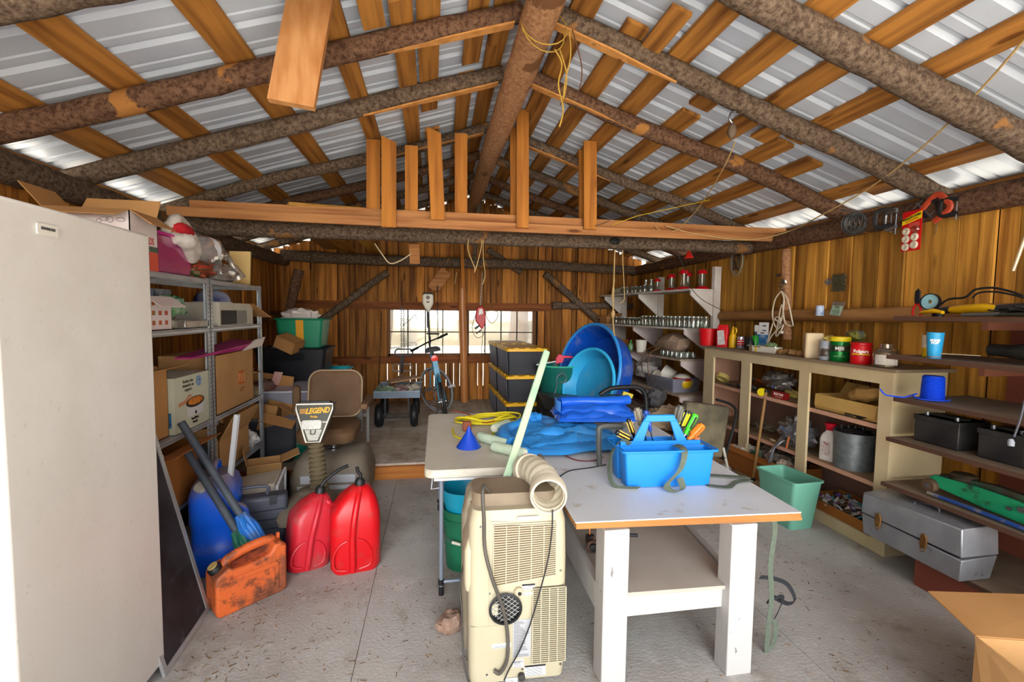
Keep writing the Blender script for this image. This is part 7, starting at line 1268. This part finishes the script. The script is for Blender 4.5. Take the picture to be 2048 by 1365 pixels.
# ---- bicycle (seen from behind, leaning left) ----
t=T('bicycle','blue bicycle with silver fenders leaning on its kickstand, seen from behind','bicycle',(.15,5.62,PZ),rot=(0,R_(-10),R_(4))); R=.33
mblu=mat('blue_bicycle_paint','#2f7a9a',.3,.1,'#8fb5c4',6,amt=.5); q=MB()
def wheel(c,steer,name):
    M=TR(c,0,0,R_(steer)); w=obj(name,MB(M).tube(circ((0,0,0),R-.012,48,'x'),.016,10,closed=True),M_black,t)
    obj('rim',MB(M).tube(circ((0,0,0),R-.036,48,'x'),.011,8,closed=True,sq=.8),M_chrome,w); s=MB(M)
    for i in range(28): a=i*2*math.pi/28; b=a+(.4 if i%2 else -.4); s.tube([(.018*(1 if i%4<2 else -1),.02*math.cos(b),.02*math.sin(b)),(0,(R-.04)*math.cos(a),(R-.04)*math.sin(a))],.0016,4)
    obj('spokes',s,M_chrome,w); obj('hub',MB(M).tube([(-.05,0,0),(.05,0,0)],.018,12),M_chrome,w); return w
wheel((0,0,R),0,'rear_wheel'); wheel((-.02,.90,R),40,'front_wheel').data.materials[0]=pl('#8d8f92',.6)
obj('fender',MB().tube(circ((0,0,R),R+.012,12,'x',a0=R_(75),a1=R_(125)),.016,8,sq=.5),pl('#2f7a9a',.3),t)
fr=obj('frame',MB().tube([(-.04,0,R),(-.02,.2,.60),(0,.30,.80)],.009,8).tube([(.04,0,R),(.02,.2,.60),(0,.30,.80)],.009,8).tube([(-.04,0,R),(0,.42,.28)],.009,8).tube([(.04,0,R),(0,.42,.28)],.009,8).tube([(0,.42,.28),(0,.28,.82)],.016,10).tube([(0,.42,.28),(0,.86,.68)],.017,10).tube([(0,.30,.76),(0,.85,.74)],.015,10).tube([(0,.85,.62),(0,.82,.86)],.018,10),mblu,t)
obj('fork',MB(TR((0,.86,.64),0,0,R_(38))).tube([(-.05,.1,-.31),(-.045,.02,-.02),(0,0,.0)],.010,8).tube([(.05,.1,-.31),(.045,.02,-.02),(0,0,.0)],.010,8),mblu,t)
obj('seat_post',MB().tube([(0,.28,.80),(0,.26,.93)],.013,10),M_chrome,t); obj('saddle',MB().loft([[V((x,y+.22,.94)) for x,y in rrect(.20,.12,.05)],[V((x,y+.24,.975)) for x,y in rrect(.19,.14,.06)],[V((x*.8,y+.25,.995)) for x,y in rrect(.16,.12,.055)]]).loft([[V((x,y+.35,.95)) for x,y in rrect(.05,.2,.02)],[V((x*.9,y+.35,.985)) for x,y in rrect(.05,.2,.02)]]),pl('#3a3c3e',.7,'#56585a',.5,30),t)
obj('tail_reflector',MB().lathe([(0,0),(.04,0),(.042,.015),(0,.02)],18,c=(0,.13,.86),ax=(0,-1,0)),pl('#e0351c',.25),t); obj('rack_plate',MB().prism([(-.035,.62),(.035,.62),(.028,.83),(-.028,.83)],.10,.125,'xz'),mblu,t)
hb=obj('handlebar',MB(TR((0,.84,1.02),0,R_(-12),R_(26))).tube(cr_([(-.30,-.02,.0),(-.15,.0,.0),(0,.03,.0),(.15,0,.0),(.30,-.02,.0)],4),.011,8),M_black,t)
for s in(-1,1): obj('grip',MB(TR((0,.84,1.02),0,R_(-12),R_(26))).tube([(s*.19,-.01,0),(s*.31,-.02,0)],.017,10),M_black,t); obj('brake_lever',MB(TR((0,.84,1.02),0,R_(-12),R_(26))).tube([(s*.15,.0,0),(s*.17,.05,-.02),(s*.26,.05,-.03)],.006,6),M_dark,t)
obj('stem',MB().tube([(0,.82,.86),(0,.84,1.02)],.012,8).tube([(.02,.84,1.0),(.03,.80,1.10)],.006,6),M_dark,t); obj('gear_cluster',MB().lathe([(0,-.01),(.04,-.01),(.045,0),(.04,.01),(0,.01)],18,c=(.055,0,R),ax=(1,0,0)),M_dark,t)
obj('crank',MB().tube([(-.07,.42,.28),(-.07,.42,.44)],.008,6).tube([(.07,.42,.28),(.09,.42,.42)],.008,6),M_chrome,t)
for x,z in((.17,.42),(-.14,.44)): obj('pedal',MB().box(x-.05,x+.05,.38,.46,z-.012,z+.012),M_chrome if x>0 else M_dark,t,bev=.003)
obj('kickstand',MB().tube([(-.03,.3,.26),(-.17,.2,-.01)],.008,6).tube([(-.17,.2,0),(-.2,.16,0)],.008,6),M_dark,t)
# ---- string trimmer and chains hanging ----
t=T('string_trimmer','string trimmer hanging upside down, cream motor on top, before the left window','trimmer',(0,0,0)); Y=6.55; c=at(856,602,Y=Y)
obj('motor_housing',MB().loft([[V((c.x+x,c.y+y,c.z+dz)) for x,y in rrect(w,.1,.02)] for w,dz in ((.03,-.16),(.10,-.09),(.15,-.04),(.155,.06),(.13,.09))]),pl('#c9c3b0',.4,'#b0a890',.5,6),t); obj('motor_cap',MB().box(c.x-.07,c.x+.07,c.y-.05,c.y+.05,c.z+.085,c.z+.115),M_black,t,bev=.01); obj('emblem',MB().lathe([(.02,0),(.028,0),(.028,.003),(.02,.003)],16,c=(c.x,c.y-.051,c.z+.045),ax=(0,-1,0)).box(c.x-.02,c.x+.02,c.y-.052,c.y-.05,c.z-.03,c.z-.005),pl('#5a3a30'),t)
e=at(860,700,Y=Y); obj('shaft',MB().tube([V((c.x,c.y,c.z-.12)),e],.014,10).tube([V((c.x,c.y,c.z-.12)),V((c.x+.005,c.y,c.z-.38))],.019,10),M_black,t); g=at(866,668,Y=Y); obj('loop_handle',MB().tube(circ(g,.085,20,'z',ry=.05),.009,8,closed=True),M_black,t)
S('hanging_wire', MB().tube([V((c.x,c.y,c.z+.11)),at(856,548,Y=6.9)],.003,5), M_steel, 'thin wire holding up the string trimmer','wire')
def chain(name,label,a,b,s=.018,m=None):
    a=V(a);b=V(b); L=(b-a).length; n=int(L/(s*1.5)); q=MB(); d=(b-a)/n
    for i in range(n):
        c=a+d*(i+.5); rr=[(s*.42*math.cos(u*.785),s*.95*math.sin(u*.785)) for u in range(8)]; q.tube([c+(V((x,0,z)) if i%2 else V((0,x,z))) for x,z in rr],s*.14,4,closed=True)
    return S(name,q,m or M_steel,label,'chain')
z0=at(800,560,Y=6.9).z
chain('hanging_chain','left strand of the doubled chain before the left window',at(802,612,Y=6.7),at(803,708,Y=6.7),.024); chain('hanging_chain','right strand of the doubled chain before the left window',at(807,612,Y=6.7),at(808,708,Y=6.7),.024); chain('hanging_chain','single chain hanging right of the string trimmer',at(875,612,Y=6.7),at(876,682,Y=6.7),.024); chain('hanging_chain','long rusty chain hanging on the wall left of the windows',at(763,622,Y=YB-.07),at(757,790,Y=YB-.07),.026,pl('#4a3a30',.6,metal=.4))
chain('hanging_chain','dark upper length of the doubled chain below the far tie log',at(804,560,Y=6.95),at(804,612,Y=6.7),.024,M_dark); chain('hanging_chain','dark upper length of the single chain below the far tie log',at(875,560,Y=6.95),at(875,612,Y=6.7),.024,M_dark)
t=T('trapeze_handle','chrome oval handle hanging from the doubled chain','handle',at(804,736,Y=6.7)); obj('oval_bar',MB().tube([V((x,0,z)) for x,z in rrect(.27,.10,.049,5)],.012,8,closed=True),pl('#9a8a80',.3,metal=.5),t); obj('strap',MB().box(-.02,.02,-.012,.012,-.06,.16),M_dark,t)
S('bungee', MB().tube([at(818,632,Y=6.7),at(806,652,Y=6.7),at(833,628,Y=6.7)],.004,6).tube([at(827,626,Y=6.7),at(835,642,Y=6.7)],.003,6), M_black, 'thin black cords crossing before the left window','cord')
# red hedge trimmer
t=T('power_trimmer','red power hedge trimmer hanging by its cord before the right window','trimmer',(0,0,0)); Y=6.6; c=at(961,632,Y=Y)
q=MB(); out=[V((c.x+x,c.y,c.z+z)) for x,z in ((-.05,.12),(.02,.14),(.06,.08),(.075,-.03),(.06,-.13),(.02,-.2),(-.02,-.14),(-.07,-.08),(-.075,0))]; hole=[(-.02,.08),(.02,.08),(.03,.02),(-.03,.0)]
obj('housing',MB().prism([(p.x,p.z) for p in out],c.y-.035,c.y+.035,'xz'),pl('#b8181c',.4,'#9a1216',.5,6),t,bev=.012); obj('handle_opening',MB().prism([(c.x+x*1.1,c.z+z*1.1+.01) for x,z in hole],c.y-.038,c.y+.038,'xz'),pl('#e6e4e0',.5),t); obj('blade',MB().bar(V((c.x-.08,c.y,c.z-.19)),V((c.x+.06,c.y,c.z-.09)),.03,.012,up=(0,1,0)).bar(V((c.x+.02,c.y,c.z-.2)),V((c.x-.06,c.y+.01,c.z-.26)),.02,.01,up=(0,1,0)),M_black,t)
obj('cord',MB().tube(cr_([at(958,618,Y=6.58),at(948,640,Y=6.58),at(945,662,Y=6.58),at(955,676,Y=6.58),at(968,668,Y=6.58),at(970,640,Y=6.58)],7),.004,6),M_black,t)
S('hanging_cords', MB().tube(cr_([at(967,650,Y=6.6),at(964,690,Y=6.6),at(963,712,Y=6.6)],4),.004,6).tube(cr_([at(969,650,Y=6.6),at(970,690,Y=6.6),at(968,704,Y=6.6)],4),.004,6), M_black, 'pair of dark cords hanging below the red hedge trimmer','cord')
chain('hanging_chain','short chain from which the red hedge trimmer hangs',at(965,545,Y=6.95),at(961,610,Y=6.6),.02,pl('#b5aca0',.5))
t=T('wall_ornament','small wire and glass ornament hanging in the right window','ornament',at(984,632,Y=7.3)); obj('ring',MB().tube(cr_([(-.08,0,.07),(.08,0,.07),(.085,0,-.03),(0,0,-.12),(-.085,0,-.03)],5,True),.006,6,closed=True),pl('#b5985c',.5),t); obj('glass_centre',MB().lathe([(0,0),(.06,0),(.06,.004),(0,.004)],20,c=(0,0,-.0),ax=(0,-1,0)),m_dirt,t); obj('hanger_thread',MB().tube([(0,0,.075),(0,0,.15)],.002,4),M_steel,t)
# ---- black push cart behind the bench, wicker etc
t=T('push_mower_handle','black looped handle and cables of a machine behind the bench','handle',(0,0,0)); Y=4.0
obj('foam_bar',MB().tube(cr_([at(1200,790,Y=Y),at(1220,778,Y=Y),at(1250,775,Y=Y),at(1278,776,Y=Y),at(1290,790,Y=Y),at(1292,820,Y=Y),at(1284,850,Y=Y)],6),.022,10),M_black,t); obj('steel_tube',MB().tube(cr_([at(1290,800,Y=Y),at(1294,840,Y=Y),at(1305,870,Y=Y),V((2.1,4.0,0))],5),.014,8).tube([at(1205,795,Y=Y),V((1.75,4.05,0))],.014,8),M_black,t); obj('control_box',MB().blob(at(1312,795,Y=Y),(.09,.06,.09),.4,5),M_dark,t); obj('yellow_label',MB().box(-.05,.05,-.01,.01,-.02,.02),pl('#b8a82c',.5),t,loc=at(1255,790,Y=3.95),rot=(0,R_(18),0)); obj('teal_panel',MB().box(-.05,.05,-.02,.02,-.03,.03),pl('#2f8fa0',.5),t,loc=at(1248,800,Y=4.0),rot=(0,R_(15),0)); obj('cables',MB().tube(cr_([at(1195,798,Y=Y),at(1230,790,Y=Y),at(1262,800,Y=Y),at(1285,812,Y=Y),at(1320,800,Y=Y)],5),.007,6).tube(cr_([at(1240,800,Y=Y),at(1270,822,Y=Y),at(1280,840,Y=Y)],5),.006,6),M_black,t)
t=T('canvas_chair','old folded canvas and metal seat between the bench and the cabinet','chair',(2.30,3.55,0)); mcv=mat('mildewed_canvas','#6b624c',.9,0,'#3f3b30',7,amt=.8); obj('canvas_panel',MB().add([(-.25,0,.35),(.22,.05,.30),(.30,.08,.75),(-.15,.02,.82),(-.25,.1,.35),(.22,.15,.30),(.30,.16,.75),(-.15,.12,.82)],[(3,2,1,0),(4,5,6,7),(0,1,5,4),(1,2,6,5),(2,3,7,6),(3,0,4,7)]),mcv,t,bev=.02)
obj('frame_rail',MB().tube(cr_([(.10,0,.84),(.28,.04,.78),(.34,.06,.68),(.28,.06,.42),(.24,.05,.30)],5),.012,8),M_black,t); obj('leg',MB().tube([(.22,.05,.40),(.33,.05,.0)],.012,8),pl('#b5b0a5',.4),t); obj('leg',MB().tube([(-.2,.05,.40),(-.24,.05,.0)],.012,8),pl('#b5b0a5',.4),t)
bag('sacking','tan crumpled sacking behind the tool tray beyond the bench','sack',(2.28,4.15,.42),(.24,.2,.13),mat('tan_sacking','#a08a70',.95,0,'#7f6b54',8,amt=.7),95,amp=.3)
S('sack_stand', MB().box(-.22,.22,-.2,.2,0,.43), M_cardd, 'brown carton on the floor under the tan sacking','box',(2.28,4.15,0))
bag('printed_bag','printed snack bag with red lettering at the far end of the bench','bag',(1.42,3.18,.75),(.07,.1,.035),pl('#a9a596',.5,'#a8321f',.8,14),97)
# ======================= ropes overhead =======================
S('slack_rope', MB().tube(cr_([at(2060,66,Y=1.6),at(1960,180,Y=1.9),at(1850,290,Y=2.3),at(1740,375,Y=2.8),at(1640,432,Y=3.3),at(1580,462,Y=3.8),at(1500,480,Y=4.0),at(1400,470,Y=4.05),at(1330,452,Y=4.08)],10),.0055,7), M_rope, 'long slack tan rope sagging across the right roof slope','rope')
S('slack_rope', MB().tube(cr_([at(1470,285,Y=2.7),at(1450,330,Y=2.9),at(1415,390,Y=3.4),at(1385,430,Y=3.8),at(1350,462,Y=4.05),at(1320,460,Y=4.08),at(1310,452,Y=4.08)],10),.0042,7), M_rope, 'thin tan rope dropping from the pulley to the spanning boards','rope')
t=T('pulley','old wooden pulley block hanging on the second right rafter','pulley',at(1464,262,Y=2.66)); obj('block',MB().blob((0,0,0),(.028,.025,.05),.1,2),pl('#5c4a3a',.7,'#3f342a',.6,9),t); obj('hook',MB().tube(cr_([(0,0,.045),(-.02,0,.07),(-.01,0,.11),(.02,0,.12)],5),.007,8),M_steel,t)
q=MB(); c=V((.60,2.62,3.17))
for k in range(2): q.tube([c+V((math.cos(a*.35)*(.128+.006*k),.03*k-.04+.05*math.sin(a*.35+k),math.sin(a*.35)*(.128+.006*k))) for a in range(18)],.0035,6,closed=True)
q.tube(cr_([c+V((.06,-.04,-.12)),c+V((.10,-.05,-.2)),c+V((.08,-.06,-.32)),c+V((.11,-.06,-.45)),c+V((.09,-.06,-.55))],6),.0045,6); q.tube(cr_([c+V((.09,-.04,-.12)),c+V((.13,-.05,-.26)),c+V((.11,-.06,-.40)),c+V((.12,-.05,-.3)),c+V((.15,-.05,-.15)),c+V((.14,-.05,-.02))],6),.004,6)
S('tied_rope', q, mat('yellow_straw_twine','#b5903a',.9,0,'#8a6a2a',30,amt=.6), 'yellow twine tied round the near part of the ridge log, ends hanging','rope')
S('dangling_wire', MB().tube(cr_([c+V((.16,-.04,.0)),c+V((.22,-.04,-.2)),c+V((.20,-.04,-.34)),c+V((.12,-.04,-.38)),c+V((.1,-.04,-.42))],6),.0035,6), pl('#5c3a24',.6), 'brown bent wire dangling beside the yellow twine','wire')
S('hanging_cord', MB().tube(cr_([at(938,478,Y=4.35),at(936,500,Y=4.4),at(949,535,Y=4.4),at(950,543,Y=4.4),at(962,498,Y=4.4),at(963,480,Y=4.35)],6),.005,6), M_rope, 'frayed cord hanging in a V below the log tie at the centre','cord'); S('hanging_cord', MB().tube(cr_([at(966,480,Y=4.35),at(967,520,Y=4.4),at(970,550,Y=4.4),at(965,570,Y=4.4)],6),.004,6), M_rope, 'thin frayed cord hanging just right of the V-shaped cord','cord')
S('hanging_cord', MB().tube(cr_([at(750,488,Y=4.6),at(765,510,Y=4.7),at(780,527,Y=4.7),at(800,522,Y=4.7),at(822,508,Y=4.65)],6),.006,6), pl('#cdb894',.7), 'white electric cord sagging below the log tie at left','cord')
t=T('hanging_rope','knotted tan rope hanging down in front of the white shelves','rope',(0,0,0)); Y=4.5; obj('rope_strand',MB().tube(cr_([at(1231,470,Y=4.45),at(1229,520,Y=Y),at(1227,590,Y=Y),at(1226,640,Y=Y),at(1229,672,Y=Y)],6),.007,7),M_rope,t); obj('rope_strand',MB().tube(cr_([at(1229,560,Y=Y),at(1224,590,Y=Y),at(1227,600,Y=Y)],5),.005,6),M_rope,t); obj('knot',MB().blob(at(1226,628,Y=Y),(.02,.02,.035),.3,4),M_rope,t)
S('hanging_rope', MB().tube(cr_([at(1245,470,Y=4.45),at(1246,530,Y=4.5),at(1249,590,Y=4.5),at(1247,602,Y=4.5),at(1239,607,Y=4.5)],6),.0045,6), M_rope, 'thin cord hanging right of the knotted rope','rope')
S('black_wire', MB().tube(cr_([at(1345,490,Y=4.4),at(1370,540,Y=4.45),at(1376,568,Y=4.5),at(1405,600,Y=4.6),at(1447,622,Y=4.75)],8),.0035,6), M_black, 'thin black wire slanting down across the white shelves to the red bag','wire')
S('fishing_rods', MB().tube([at(1190,452,Y=4.0),at(1290,418,Y=4.35)],.003,5), M_steel, 'thin fishing rod lying on the spanning boards','rod'); S('fishing_rods', MB().tube([at(1225,450,Y=4.0),at(1275,432,Y=4.1),at(1420,400,Y=4.12)],.0035,5), pl('#c9a82c',.5), 'yellow fishing rod lying on the spanning boards at right','rod')
S('lamp_socket', MB().blob(at(1230,483,Y=4.33),(.05,.03,.03),.4,4), M_black, 'small black lamp socket on the log tie above the knotted rope','socket')
q=MB(); r=random.Random(1)
for px in (1015,1028,0):
    if px: pass
S('hanging_strip', MB().bar(at(914,545,Y=6.95),at(909,568,Y=6.95),.02,.01), pl('#c9a06c',.7), 'short pale strip dangling below the far tie log by the centre post','strip')
